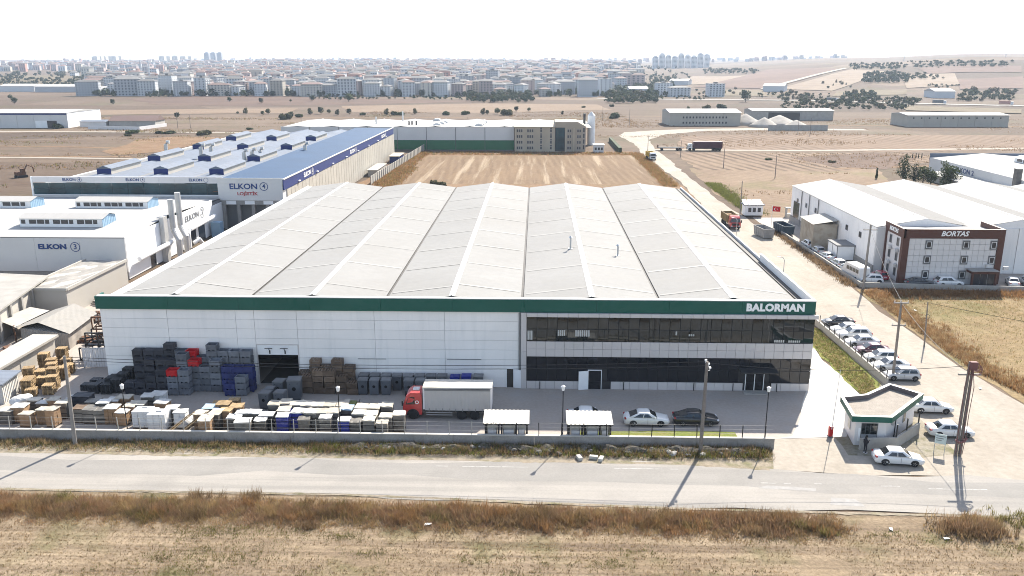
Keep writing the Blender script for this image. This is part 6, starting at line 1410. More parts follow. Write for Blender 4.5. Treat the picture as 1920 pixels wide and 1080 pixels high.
# covered loads along the wall
def rough_box(w_, d, h, jit=.03, n_=3):
    q = MB(); bm = bmesh.new(); bmesh.ops.create_cube(bm, size=1.0); bmesh.ops.subdivide_edges(bm, edges=bm.edges[:], cuts=2, use_grid_fill=True)
    for v in bm.verts: v.co = Vector((v.co.x*w_ + rnd.uniform(-jit,jit), v.co.y*d + rnd.uniform(-jit,jit), (v.co.z+.5)*h + (rnd.uniform(-jit,jit) if v.co.z > -.4 else 0)))
    me = bpy.data.meshes.new('load'); bm.to_mesh(me); bm.free(); return me
LOADS = 'covered loads along the perimeter wall'
def load(label, px_, py_, ztop, w_, d, side, top, drop=.0, rz=0.0, pal='old'):
    """a palletised load whose front top edge is seen at the survey point"""
    p = survey(px_, py_, ztop); o = thing('covered_load', label, 'load', (p.x, p.y+d/2, .025), rz, LOADS)
    inst(PAL[pal], 'pallet', o, (0,0,0), scale=(w_/1.2, d/1.0, 1))
    if side in ('carton', 'block_white'):
        q = MB(); nx_, ny_, nz_ = max(1, round(w_/.5)), max(1, round(d/.5)), max(2, round(ztop/.4))
        for i_ in range(nx_):
            for j_ in range(ny_):
                for k_ in range(nz_):
                    cx, cy, cz = -w_/2+w_*(i_+.5)/nx_+rnd.uniform(-.02,.02), -d/2+d*(j_+.5)/ny_+rnd.uniform(-.02,.02), (ztop-.2)*(k_+.5)/nz_; q.cbox((cx,cy,cz), (w_/nx_-.025, d/ny_-.025, (ztop-.2)/nz_-.015))
        q.build('load', M[side], o, loc=(0,0,.15), kind='stuff')
    else:
        me = rough_box(w_, d, ztop-.2, .045); me.materials.append(M[side]); inst(me, 'load', o, (0,0,.15))
        for zf in (.35, .7): q = MB(); z_ = ztop*zf; q.box(-w_/2-.05, w_/2+.05, -d/2-.055, -d/2-.045, z_, z_+.07); q.build('strap', M['black_metal'], o)
    me = rough_box(w_+.1, d+.08, .06+drop, .05); me.materials.append(M[top]); inst(me, 'cover', o, (0,0,ztop-.03-drop))
    return o
row_back = [(512,760,'film_grey','sheet_cream'),(533,757,'film_grey','sheet_cream'),(553,760,'film_grey','sheet_cream'),(574,761,'film_grey','sheet_cream'),(594,762,'film_grey','sheet_cream'),(616,762,'film_grey','sheet_cream'),(640,762,'film_grey','sheet_cream'),(676,766,'film_grey','sheet_cream'),(700,766,'film_grey','sheet_cream'),(724,763,'film_grey','sheet_cream')]
for i, (x, y, s_, t) in enumerate(row_back): load(f'cream covered load in the back line by the wall, {ORD1[i]} from the left', x, y, 1.95, 1.14, 1.3, s_, t, drop=.06, rz=R(rnd.uniform(-4,4)))
row_mid = [(530,771,'bin_blue','sheet_cream','blue sided load with cream cover, behind the leftmost blue one'),(556,774,'bin_blue','sheet_white','blue sided load with pale cover in the middle line'),(580,775,'film_grey','sheet_cream','cream covered load in the middle line, just right of the blue one'),(601,775,'film_grey','sheet_cream','cream covered load in the middle line left of the lantern'),(624,774,'film_grey','sheet_cream','cream covered load in the middle line behind the lantern'),(648,768,'film_grey','sheet_blue','load under a bright blue crumpled sheet'),(671,777,'film_grey','sheet_cream','cream covered load in the middle line, right of the bright blue sheet'),(694,779,'film_grey','sheet_cream','cream covered load in the middle line, near the red lorry'),(722,783,'film_grey','sheet_cream','long cream covered load beside the red lorry cab')]
for (x, y, s_, t, lab) in row_mid: load(lab, x, y, 1.95, 1.2, 1.2, s_, t, drop=.08, rz=R(rnd.uniform(-3,3)))
row_front = [(527,782,'bin_blue','sheet_white','blue box load with white cover behind the posts'),(608,785,'film_grey','sheet_white','grey wire box with white lid behind the wall'),(643,790,'bin_blue','sheet_white','dark blue load with white cover beside the lantern foot'),(690,789,'film_grey','sheet_cream','grey bin load with cream lid in the front line'),(747,779,'film_grey','sheet_cream','brown stained load nearest the red lorry wheel')]
for (x, y, s_, t, lab) in row_front: load(lab, x, y, 1.9, 1.14, 1.1, s_, t, drop=.05, rz=R(rnd.uniform(-5,5)))
misc = [(452,776,1.35,1.3,1.1,'film_grey','sheet_white','white topped table like load left of the black plastic stack'),(474,776,1.35,1.2,1.1,'film_grey','sheet_white','white topped load directly left of the black plastic stack'),(436,785,1.3,1.3,1.1,'film_grey','sheet_white','low white topped load behind the grey tarpaulin box'),(452,793,1.4,1.5,1.2,'film_grey','sheet_white','grey tarpaulin box with white top by the wall'),
  (393,767,1.4,1.6,1.2,'film_grey','sheet_blue','load under a flat pale blue sheet'),(380,790,1.5,1.2,1.8,'carton','sheet_cream','tan carton load with cream top beside the stacked timber'),(400,778,1.5,1.1,1.6,'film_grey','sheet_cream','cream covered load between the pale blue sheet and the timber'),
  (300,757,1.5,1.3,1.2,'carton','sheet_white','white topped carton load behind the white blocks'),(253,760,1.3,1.6,1.2,'film_grey','sheet_cream','flat cream covered load left of the white blocks'),(292,742,1.3,1.5,1.3,'block_white','sheet_white','pale wrapped load standing alone in the yard'),
  (205,767,1.4,1.3,1.2,'carton','sheet_white','carton load with white top left of the lantern'),(208,753,1.3,1.3,1.2,'carton','sheet_white','white topped carton load behind the one by the lantern'),(228,748,1.4,1.5,1.2,'carton','sheet_cream','brown carton load with cream top right behind the left lantern'),
  (92,770,1.5,1.0,1.1,'carton','sheet_cream','brown carton load leaning at the wall left of the concrete pole'),(95,752,1.4,1.0,1.1,'carton','sheet_cream','brown carton load behind the leaning one'),(76,770,1.3,1.0,1.0,'carton','sheet_cream','narrow brown carton load left of the leaning one'),(77,757,1.2,1.2,1.0,'film_grey','sheet_white','white topped grey load in the left heap'),(60,752,1.3,1.2,1.0,'film_grey','sheet_cream','cream topped grey load in the left heap'),(30,765,1.4,1.4,1.3,'carton','sheet_white','white topped load at the front of the left heap'),(58,774,1.0,1.3,1.0,'film_grey','carton','low brown topped load in the left heap'),(122,777,1.0,1.2,1.0,'film_grey','sheet_white','white topped low load just left of the concrete pole'),
  (8,772,1.2,1.4,1.2,'film_grey','sheet_cream','cream covered load at the left edge of the photo'),(145,768,1.2,1.2,1.4,'film_grey','timber_old','brown topped load just right of the concrete pole'),(165,770,1.2,1.3,1.4,'film_grey','film_grey','grey wrapped load second right of the concrete pole'),(185,771,1.2,1.3,1.4,'film_grey','film_grey','grey wrapped load third right of the concrete pole'),(350,800,.9,2.0,1.6,'film_grey','sheet_white','low white sheeted heap at the wall right of the leaning timber'),(135,748,1.3,1.3,1.1,'block_white','sheet_white','pale blue grey box load behind the concrete pole'),(150,745,1.5,1.8,1.3,'crate_dark','crate_dark','dark green covered hopper behind the concrete pole')]
misc += [(112,757,1.4,1.1,1.0,'film_grey','sheet_cream','cream topped load right behind the brown cartons at left'),(45,778,1.1,1.2,1.0,'carton','sheet_cream','low carton load at the front left by the wall'),(20,780,1.0,1.3,1.0,'film_grey','film_grey','grey wrapped low load near the left edge'),(130,785,.9,1.1,1.0,'carton','carton','brown low load at the foot of the concrete pole'),
  (225,775,1.2,1.1,1.0,'carton','sheet_white','white topped carton load at the lantern foot'),(240,763,1.3,1.1,1.1,'carton','sheet_cream','carton load directly left of the white block stacks'),(318,768,1.4,1.2,1.2,'film_grey','sheet_white','white sheeted load behind the right block stack'),(335,775,1.3,1.2,1.1,'block_white','sheet_white','white wrapped load behind the leaning timbers'),(372,778,1.4,1.1,1.2,'carton','sheet_cream','carton load left of the tan one'),
  (420,772,1.5,1.2,1.2,'carton','timber','timber topped carton load behind the pale pallets'),(415,760,1.6,1.3,1.2,'carton','timber','timber topped load at the back beside the pale blue sheet'),(440,765,1.5,1.2,1.2,'carton','timber','timber topped load at the back left of the grey bins'),(486,790,1.2,1.1,1.0,'film_grey','sheet_white','small white topped load before the black plastic stack'),(190,757,1.4,1.2,1.2,'film_grey','sheet_white','pale load in the second line left of the lantern'),(170,755,1.3,1.3,1.2,'film_grey','film_grey','grey load in the second line behind the wrapped ones'),(160,781,1.0,1.2,1.0,'carton','carton','low brown load before the grey wrapped ones'),(190,786,.9,1.2,1.0,'film_grey','sheet_cream','low cream topped load before the grey wrapped ones'),
  (568,788,1.3,1.1,1.1,'film_grey','film_grey','dark wrapped load in the front line right of the blue box'),(665,793,1.3,1.1,1.1,'film_grey','film_grey','dark wrapped load in the front line left of the grey bin'),(715,795,1.4,1.1,1.1,'film_grey','sheet_cream','cream topped load at the front, third from the lorry'),(274,745,1.3,1.3,1.2,'film_grey','sheet_white','pale load left of the one standing alone in the yard')]
for (x, y, z, w_, d, s_, t, lab) in misc:
    if z <= 1.05: continue
    z = max(1.45, z*1.28); load(lab, x, y, z, w_, d, s_, t, rz=R(rnd.uniform(-6,6)))
# white block courses on the tall stack: grooves as thin strips
BLK = panel(.595, .245, .3, M['block_white'], .02)
for i, (px_, py_, nz_, ny_) in enumerate(((262,773,7,5),(291,778,7,6))):
    p = survey(px_, py_, 1.9); o = thing('block_stack', f'tall stack of white building blocks by the wall, {("left","right")[i]} one', 'block stack', (p.x-.95, p.y, .03), R(rnd.uniform(-3,3)))
    inst(PAL['old'], 'pallet', o, (.95,ny_*.155,0), scale=(1.6,ny_*.31,1))
    for zz in range(nz_):
        for yy in range(ny_):
            for xx in range(3):
                if zz == nz_-1 and rnd.random() < .12: continue
                inst(BLK, 'block', o, (.05+.61*xx+rnd.uniform(-.02,.02), yy*.31+rnd.uniform(-.015,.015), .15+.25*zz))
pallets('timber', *survey(410,800,0.0)[:2], 9, 'leaning beside the tan cartons', R(4), 'timber pallets by the wall'); p = survey(405,788,0); pallets('timber', p.x, p.y+1.2, 11, 'left of the grey tarpaulin box', R(6), 'timber pallets by the wall'); pallets('timber', p.x+1.4, p.y+1.9, 11, 'left of the white topped tables', R(3), 'timber pallets by the wall'); pallets('timber', p.x+.3, p.y-.9, 6, 'lowest one right at the wall', R(5), 'timber pallets by the wall')
p = survey(495,815,0.0); pallets('black', p.x, p.y+1.4, 11, 'under a white sheet', 0, 'black pallets by the wall')
q = MB(); q.box(-.75,.75,-.6,.6,0,.05); q.build('cover_sheet', M['sheet_white'], loc=(p.x, p.y+1.4, 1.66), rz=R(2), label='flat white sheet lying on the black plastic stack by the wall', cat='sheet')
p = survey(168,790,0.0); pallets('old', p.x, p.y+1.6, 9, 'brown one right of the concrete pole', R(8), 'old pallets right of the concrete pole')
# leaning timber poles and white bags
for k in range(9):
    a = survey(312+6*k, 812-2*(k % 3), 0.0); q = MB(); q.tube([(a.x, 77.2+.15*(k%3), .1+.2*(k%4)), (a.x+1.6+.2*rnd.random(), 79.4+.2*rnd.random(), 1.2+.25*(k%4))], .06, 6)
    q.build('timber_length', M['timber'], label=f'long timber leaning right of the white blocks, {ORD1[k]} from the left', cat='timber', group='leaning timbers')
def sack(label, x, y, r_, m='sheet_white', sq=.75):
    me = bpy.data.meshes.new('sack'); bm = bmesh.new(); bmesh.ops.create_icosphere(bm, subdivisions=3, radius=r_)
    sd = rnd.uniform(0, 50)
    for v in bm.verts:
        n3 = mnoise.noise(v.co*2.2/r_*.6 + Vector((sd,0,0)))*.28; v.co *= 1+n3; v.co.z = max(-r_*sq*.8, v.co.z*sq)
    bm.to_mesh(me); bm.free(); me.materials.append(M[m])
    inst(me, 'sack', None, (x, y, r_*sq*.8+.03), label=label, cat='sack', group='white bags in the yard')
for i, (px_, py_, r2, lab) in enumerate([(345,800,.95,'big white plastic bag beside the leaning timbers'), (357,796,.7,'smaller white bag right of the leaning timbers'), (35,760,.8,'white plastic bag heap in the left corner, left one'), (48,757,.85,'white plastic bag heap in the left corner, right one'), (510,818,.4,'blue white bundle at the foot of the blue box')]):
    p = survey(px_, py_, 0.0); sack(lab, p.x, p.y, r2)
fl_ = thing('hand_truck', 'olive green machine standing behind the lantern in the yard', 'machine', (-20.0, 85.2, .03))
q = MB(); q.box(-.9,.5,-.5,.5,.3,.8); o = q.build('body', mat('olive', (.16,.17,.05), .6, .1), fl_); q = MB(); q.box(-.8,-.2,-.4,.4,.81,1.0); q.build('cover', M['sheet_cream'], fl_)
for (x, y) in ((-.6,-.5),(-.6,.5),(.6,-.5),(.6,.5)): wheel(fl_, x, y, .33)
q = MB(); q.bar((.7,0,.4),(.95,0,1.2),.06); q.build('handle', M['black_metal'], fl_)
# kerb stones and rubble on the verge
for i, (px_, py_, a, lab) in enumerate([(1086,862,20,'pale kerb stone on the verge, left of three'), (1113,861,80,'pale kerb stone on the verge, middle of three'), (1127,864,-20,'pale kerb stone on the verge, right of three')]):
    p = survey(px_, py_, 0); q = MB(); q.box(-.2,.2,-.4,.4,0,.32); bevel_mod(q.build('kerb_stone', M['cap_conc'], loc=(p.x, p.y, .06), rz=R(a), label=lab, cat='stone', group='kerb stones on the verge'), .03)
# rubble bank: pieces of soil and stone in front of the wall
def stone_mesh(seed, m):
    me = bpy.data.meshes.new('rock'); bm = bmesh.new(); bmesh.ops.create_icosphere(bm, subdivisions=2, radius=.5)
    for v in bm.verts: v.co *= 1+.45*mnoise.noise(v.co*2.1 + Vector((seed*7.3,0,0))); v.co.z *= .7
    bm.to_mesh(me); bm.free(); me.materials.append(m); return me
M['rock'] = mat('rock', (.11,.102,.092), .95, .25, 1.5, rnd=.35, bump=.4); M['rock_pale'] = mat('rock_pale', (.34,.325,.30), .9, .15, 1.5, rnd=.15)
RK = [stone_mesh(i, M['rock']) for i in range(6)]; RP = [stone_mesh(i+9, M['rock_pale']) for i in range(3)]
bank = MB(); nx_ = 220; vv = []
for i in range(nx_+1):
    x = -23 + 46*i/nx_; e = min(1, (x+23)/6, (23-x)/3.0)
    for j in range(9):
        t = j/8; y = 76.55-2.3*t; z = (.62*math.sin(math.pi*min(1,t*1.05+.12))*max(0,e))*(.7+.7*mnoise.noise((x*.9, t*3, 1.7)))+.05*mnoise.noise((x*4,t*9,5)); vv.append((x, y, max(.02, z)))
bank.add(vv, [(i*9+j, (i+1)*9+j, (i+1)*9+j+1, i*9+j+1) for i in range(nx_) for j in range(8)]); bank.build('soil_bank', soil('bank_soil', [(.20,.18,.155),(.27,.245,.21),(.15,.14,.10)], big=.8, fine=.3, fscale=5, green=(.10,.11,.04), gscale=1.2, gamt=.6, bump=.8, bscale=7, k_=.40), kind='stuff', smooth=False, fix=True)
def nth(k): return str(k)+('th' if 10 < k % 100 < 14 else {1:'st',2:'nd',3:'rd'}.get(k % 10,'th'))
cnt = {True: 0, False: 0}
for x in sorted(rnd.uniform(-20, 22.5) for _ in range(70)):
    t = rnd.uniform(.05,.95); pale = rnd.random() < (.25 if x > 12 else .06); s_ = rnd.uniform(.18,.6)*(1.25 if pale and x > 12 else 1); cnt[pale] += 1
    o = inst(rnd.choice(RP if pale else RK), 'rubble_rock', None, (x, 76.4-2.1*t, .30*math.sin(math.pi*t)+.05), (rnd.uniform(-.5,.5), rnd.uniform(-.5,.5), rnd.uniform(0,6)), (s_*1.2, s_, s_*.9))
    tag(o, ('pale rubble stone' if pale else 'dark rubble stone') + f' on the soil bank before the wall, {nth(cnt[pale])} from the left', 'stone', 'pale rubble stones' if pale else 'dark rubble stones')
# ------------------------------------------------------------------ trees and shrubs
def leafmat(name, col, rnd_=.25):
    m = mat(name, col, .8, .25, .5, spec=.15, rnd=rnd_); b = m.node_tree.nodes["Principled BSDF"]; b.inputs["Transmission Weight"].default_value = 0.0
    return translucent(m, .3)
M['leaf_dark'] = leafmat('leaf_dark', (0.036,0.050,0.022)); M['leaf_mid'] = leafmat('leaf_mid', (0.060,0.076,0.028)); M['leaf_olive'] = leafmat('leaf_olive', (0.080,0.076,0.036)); M['leaf_dry'] = leafmat('leaf_dry', (0.104,0.080,0.044))
M['bark'] = mat('bark', (.12,.09,.07), .95, .2, 2)
def crown_mesh(blobs, n, s, m, seed):
    """leaf faces scattered through several uneven clumps"""
    rg = random.Random(seed); v, f = [], []
    tot = sum(b[3]**2 for b in blobs)
    for (bx_, by_, bz_, br_, sq) in blobs:
        for _ in range(max(6, int(n*br_**2/tot))):
            while True:
                d = Vector((rg.uniform(-1,1), rg.uniform(-1,1), rg.uniform(-1,1)))
                if .05 < d.length < 1: break
            d = d.normalized()*(d.length**.45); p = Vector((bx_+d.x*br_, by_+d.y*br_, bz_+d.z*br_*sq))
            nr = (d + Vector((rg.uniform(-.8,.8), rg.uniform(-.8,.8), rg.uniform(-.4,.9)))).normalized(); a = nr.orthogonal().normalized(); c = nr.cross(a); k = s*rg.uniform(.6,1.4); th = rg.uniform(0,6.3)
            a2 = a*math.cos(th)+c*math.sin(th); c2 = nr.cross(a2); b0 = len(v)
            v += [p+a2*k, p+c2*k*.6, p-a2*k*.8, p-c2*k*.6]; f.append((b0,b0+1,b0+2,b0+3))
    return MB().add(v, f).mesh('crown', m)
def trunk_mesh(h, r_, limbs, seed):
    rg = random.Random(seed); q = MB(); q.tube([(0,0,0),(rg.uniform(-.1,.1)*h*.2,0,h*.5),(0,rg.uniform(-.1,.1)*h*.2,h)], r_, 7, r_*.5)
    for k in range(limbs):
        a = 6.28*k/limbs+rg.random(); z = h*rg.uniform(.45,.9); L_ = h*rg.uniform(.45,.7); q.tube([(0,0,z),(math.cos(a)*L_*.5,math.sin(a)*L_*.5,z+L_*.45),(math.cos(a)*L_,math.sin(a)*L_,z+L_*.7)], r_*.45, 5, r_*.15)
    return q.mesh('trunk', M['bark'])
def tree_kind(style, m, seed, n, s):
    rg = random.Random(seed)
    if style == 'round':
        bl = [(0,0,3.0,2.2,1.0)] + [(1.6*math.cos(a)*rg.uniform(.5,1.1), 1.6*math.sin(a)*rg.uniform(.5,1.1), rg.uniform(1.5,4.9), rg.uniform(.8,1.4), .95) for a in [rg.uniform(0,6.3) for _ in range(11)]]; tm = trunk_mesh(2.6, .2, 5, seed)
    elif style == 'tall':
        bl = [(rg.uniform(-.8,.8), rg.uniform(-.8,.8), 1.8+.75*k, (1.7 if k < 5 else 1.2)*rg.uniform(.75,1.15), .8) for k in range(9)]; tm = trunk_mesh(4.5, .2, 5, seed)
    elif style == 'column':
        bl = [(rg.uniform(-.15,.15), rg.uniform(-.15,.15), .8+.55*k, .62*(1-.06*k), 1.1) for k in range(9)]; tm = trunk_mesh(2.5, .1, 2, seed)
    else:
        bl = [(rg.uniform(-1.4,1.4), rg.uniform(-1.0,1.0), rg.uniform(.4,.9), rg.uniform(.5,.9), .7) for k in range(7)]; tm = trunk_mesh(.7, .08, 4, seed)
    return crown_mesh(bl, n, s, m, seed), tm
TK = {}
for st in ('round','tall','column','bush'):
    TK[st] = [tree_kind(st, M[m], i*13+len(st), 900, .26) for i, m in enumerate(('leaf_dark','leaf_mid','leaf_olive'))]
TF = {}                                           # lighter versions for the distance
for st in ('round','tall','bush'):
    TF[st] = [tree_kind(st, M[m], i*17+40+len(st), 420, .5) for i, m in enumerate(('leaf_dark','leaf_mid','leaf_olive','leaf_dry'))]
def tree(label, x, y, h=1.0, style='round', far=False, kind=None, group=None, name='tree', cat='tree', wide=1.0):
    src = (TF if far else TK)[style]; cm, tm = src[kind if kind is not None else rnd.randrange(len(src))]
    o = thing(name, label, cat, (x, y, ground_z(x, y)-.02), rnd.uniform(0, 6.28), group); k = h*rnd.uniform(.95,1.05); o.scale = (k*wide, k*wide, k)
    inst(tm, 'trunk', o); inst(cm, 'crown', o); return o
def tree_px(label, px_, py_, hpx, style='round', far=True, **kw):
    p = survey(px_, py_); hm = {'round': 6.2, 'tall': 8.6, 'column': 6.0, 'bush': 1.6}[style]
    D = math.hypot(p.x, p.y); h = hpx*D/1640/hm
    return tree(label, p.x, p.y, h, style, far, **kw)
# around the right hand works
for (px_, py_, hp, st, k, lab) in [(1692,342,46,'tall',0,'tall dark conifer left of the grey hall with blue monitors'), (1712,345,34,'tall',0,'dark tree second from the left behind the white roofed hall'), (1730,346,36,'round',1,'pale green tree behind the white roofed hall'), (1744,348,30,'round',1,'round tree in the middle of the trees behind the white roofed hall'), (1768,352,50,'tall',1,'broad tree right in front of the grey hall end'), (1785,350,40,'round',1,'light green tree beside the grey hall wall'), (1643,335,22,'column',0,'small pointed tree at the left of the tree group')]:
    tree_px(lab, px_, py_, hp, st, False, kind=k, group='trees behind the white roofed hall')
for i, px_ in enumerate((1700,1711,1717,1722,1728,1753,1762,1772)):
    tree_px(f'small pointed cypress on the field edge, {ORD1[i]} from the left', px_, 296, 9, 'column', False, kind=0, group='cypress row on the field edge')
tree_px('leafy bush at the corner of the blue roofed hall', 748, 281, 20, 'round', False, kind=1); tree_px('dark bush in front of the green stripe', 808, 279, 16, 'bush', False, kind=0)
tree_px('small dry shrub at the near edge of the harvested field', 822, 350, 14, 'bush', False, kind=2); tree_px('round shrub beside the far left hall', 112, 241, 10, 'bush', True, kind=0)
for i, (px_, py_, hp, st) in enumerate([(27,195,12,'round'),(20,186,9,'round'),(212,196,11,'round'),(430,191,11,'round'),(490,194,11,'round'),(545,191,6,'round'),(585,190,12,'round'),(654,191,20,'round'),(1398,191,24,'round')]):
    tree_px(f'lone tree standing in the far fields, {ORD1[i]} from the left', px_, py_, hp, st, True, kind=i % 2, group='lone trees in the far fields')
row = [(332,222,12,'round'),(446,214,6,'round'),(460,214,12,'round'),(493,216,9,'round'),(503,214,12,'round'),(532,224,12,'bush'),(545,222,14,'round'),(560,220,7,'bush'),(582,215,12,'round'),(602,214,15,'round'),(617,213,10,'round'),(632,216,12,'round'),(655,215,13,'round'),(681,216,6,'bush'),(724,216,13,'round'),(742,216,8,'bush'),(752,216,7,'bush'),(779,214,11,'round'),(835,216,8,'bush'),(872,215,8,'bush'),(905,215,13,'round'),(914,215,10,'round'),(932,214,14,'round'),(953,216,12,'bush'),(968,209,11,'round'),(992,209,9,'round'),(1054,215,8,'round'),(1148,222,11,'bush'),(1290,206,8,'round'),(1325,206,9,'bush'),(1355,204,9,'bush'),(1095,202,4,'bush'),(1147,200,5,'bush')]
for i, (px_, py_, hp, st) in enumerate(row): tree_px(f'tree or bush in the broken hedge line behind the halls, {ORD1[i] if i < 20 else str(i+1)+"th"} from the left', px_, py_, hp, st, True, kind=i % 3, group='broken hedge line behind the halls')
for i, (px_, py_, hp) in enumerate([(325,250,6),(312,251,5),(380,253,8),(300,250,5),(250,250,7),(240,255,4),(470,243,4),(1440,300,4),(1560,305,4)]): tree_px(f'low bush in the brown field on the left, {ORD1[i]} of a scatter', px_, py_, hp, 'bush', True, kind=i % 3, group='low field bushes', name='shrub', cat='shrub', wide=1.6)
# tree belts below the town and on the right hand hills, each tree by itself
belts = [(880,990,181,193,34,11,'belt of trees at the foot of the town'), (1140,1230,178,194,32,11,'tree belt right of the town'), (1120,1200,160,172,16,9,'grove at the right end of the town'), (600,680,178,188,10,7,'trees along the foot of the town'), (690,870,176,188,24,6,'trees between the nearest town houses'), (1460,1520,176,192,18,9,'trees beside the highway'), (1590,1640,178,196,14,10,'trees beside the highway bend'), (1500,1720,188,206,34,9,'wood behind the long pale shed'),
   (1620,1690,140,156,24,8,'grove on the right hand hill'), (1590,1680,122,132,20,5,'hedge on the hill crest'), (1700,1880,118,128,26,5,'hedge along the upper hill fields'), (1700,1760,140,150,10,5,'hedge between the hill fields'), (1800,1900,172,190,26,8,'trees around the hillside yards'), (1320,1420,132,140,22,5,'wood below the white towers'), (1300,1400,168,180,14,6,'trees near the white blocks of flats'), (0,190,140,165,40,6,'loose wood in the left distance'), (180,330,170,182,20,5,'trees before the row of flats'), (1540,1600,150,170,8,5,'hedge across the hill field')]
WV, WF = [], []
def wood_tree(p, h):
    for _k in range(26):
        d = Vector((rnd.gauss(0,1),rnd.gauss(0,1),rnd.gauss(0,.8))).normalized(); q_ = p + Vector((0,0,h*.6)) + Vector((d.x*h*.55, d.y*h*.55, d.z*h*.42))*rnd.uniform(.5,1.0); a = d.orthogonal().normalized()*h*.17; c = d.cross(a); b0 = len(WV)
        WV.extend([q_+a, q_+c, q_-a, q_-c]); WF.append((b0,b0+1,b0+2,b0+3))
for (x0, x1, y0, y1, n, hp, lab) in belts:
    if y1 < 166 or lab.startswith('trees before') or lab.startswith('trees between'):
        for i in range(int(n*1.7)):
            p = survey(rnd.uniform(x0,x1), rnd.uniform(y0,y1)); wood_tree(p, hp*rnd.uniform(.7,1.3)*math.hypot(p.x,p.y)/1640)
        continue
    for i in range(n):
        px_ = x0+(x1-x0)*((i+rnd.random())/n); tree_px(f'tree in the {lab}, {nth(i+1)} from the left', px_, rnd.uniform(y0,y1), hp*rnd.uniform(.7,1.3), rnd.choice(('round','round','tall')), True, group=lab, wide=1.25)

for (x0, x1, y0, y1, n, hp) in ((872,1000,178,193,110,10),(1135,1232,160,195,150,10),(1465,1725,186,207,150,8),(1585,1642,176,192,40,9),(1618,1702,140,157,90,7),(0,215,138,167,190,6),(1795,1905,172,191,70,7),(1590,1700,121,131,70,5),(1700,1900,116,126,90,4.5),(1320,1425,131,140,60,5),(1200,1300,140,158,40,5),(560,880,180,188,60,5),(180,330,175,183,40,5),(1230,1330,182,188,30,5),(1700,1770,143,150,25,5),(1420,1560,176,184,40,5),(1740,1800,160,166,16,5)):
    for i in range(n): p = survey(rnd.uniform(x0,x1), rnd.uniform(y0,y1)); wood_tree(p, hp*rnd.uniform(.6,1.25)*math.hypot(p.x,p.y)/1640)
MB().add(WV, WF).build('far_wood', M['leaf_dark'], kind='stuff')
# ------------------------------------------------------------------ grass and weeds
def blades(name, n, place, h, lean, wid, m, per=1, spread=.1, seed=1):
    rg = random.Random(seed); v, f = [], []
    for _ in range(n):
        c = place(rg)
        if c is None: continue
        hh = rg.uniform(*h)*c[3] if len(c) > 3 else rg.uniform(*h)
        for _k in range(per):
            x, y = c[0]+rg.gauss(0,spread), c[1]+rg.gauss(0,spread); a = rg.uniform(0,6.283); L_ = hh*rg.uniform(.55,1.15); ln = lean*L_*rg.random(); w_ = wid*rg.uniform(.6,1.4)
            b0 = len(v); ca, sa = math.cos(a), math.sin(a); dx, dy = math.cos(a+1.2)*ln, math.sin(a+1.2)*ln
            v += [(x-ca*w_, y-sa*w_, c[2]), (x+ca*w_, y+sa*w_, c[2]), (x+dx, y+dy, c[2]+L_)]; f.append((b0,b0+1,b0+2))
    return MB().add(v, f).build(name, m, kind='stuff')
def gm(name, c, v_=.3): return translucent(mat(name, c, .9, v_, .8, spec=.1, fine=.2, fscale=4), .5)
M['w_rust'] = gm('weed_rust', (0.224,0.126,0.058)); M['w_brown'] = gm('weed_brown', (0.177,0.119,0.068)); M['w_straw'] = gm('weed_straw', (0.313,0.231,0.126)); M['w_olive'] = gm('weed_olive', (0.150,0.133,0.048)); M['w_green'] = gm('weed_green', (0.116,0.122,0.034)); M['w_pale'] = gm('stubble_pale', (0.286,0.211,0.122))
wm_ = bpy.data.materials.new('weed_mix'); wm_.use_nodes = True; n_ = wm_.node_tree.nodes; L_ = wm_.node_tree.links; ge_ = n_.new("ShaderNodeNewGeometry"); t1 = n_.new("ShaderNodeTexNoise"); t1.inputs["Scale"].default_value = .45; t1.inputs["Detail"].default_value = 5; t1.inputs["Roughness"].default_value = .7; L_.new(ge_.outputs["Position"], t1.inputs["Vector"])
cr_ = n_.new("ShaderNodeValToRGB"); L_.new(t1.outputs["Fac"], cr_.inputs[0]); el = cr_.color_ramp.elements; el[0].position = .28; el[0].color = (.21,.145,.11,1); el[1].position = .74; el[1].color = (.38,.28,.165,1)
for ps_, c_ in ((.38,(.31,.185,.10,1)),(.48,(.26,.168,.10,1)),(.55,(.30,.215,.10,1)),(.64,(.34,.205,.108,1))): e_ = el.new(ps_); e_.color = c_
bs_ = n_["Principled BSDF"]; bs_.inputs["Roughness"].default_value = .9; bs_.inputs["Specular IOR Level"].default_value = .1; L_.new(cr_.outputs[0], bs_.inputs["Base Color"]); M['w_mix'] = translucent(wm_, .45)
def belt_y(x): return 63.4 + .02*(x+10)*0 - .018*(x+20) 
def in_belt(rg):
    x = rg.uniform(-62, 25.5); y = belt_y(x)+rg.triangular(-3.3, 2.0, .3); d = mnoise.noise((x*.22, y*.3, 2.0)); 
    d2 = mnoise.noise((x*.9, y*1.1, 8.0))
    edge = 1-abs(y-belt_y(x))/3.2
    return (x, y, .03, max(.12,(.66+.25*d+.38*d2)*(.3+.78*edge))*(1 if x < 22 else .5))
for nm, mm, n, h, sd, pr_ in (('weed_belt','w_mix',4200,(.45,.95),1,18),('weed_belt','w_mix',1500,(.7,1.15),2,9),('weed_belt','w_straw',500,(.5,1.2),3,7)):
    blades(nm, n, in_belt, h, 1.5, .022, M[mm], per=pr_, spread=.2, seed=sd)
cl_ = [(rnd.uniform(-60,25), rnd.gauss(0,.9), rnd.uniform(.35,.9), rnd.uniform(.6,1.15)) for _ in range(120)]
def belt_clumps(sub_):
    def pl(rg):
        c = cl_[rg.randrange(len(cl_)//3)*3+sub_]; return (c[0]+rg.gauss(0,c[2]), belt_y(c[0])+c[1]+rg.gauss(0,c[2]*.6), .03, c[3])
    return pl
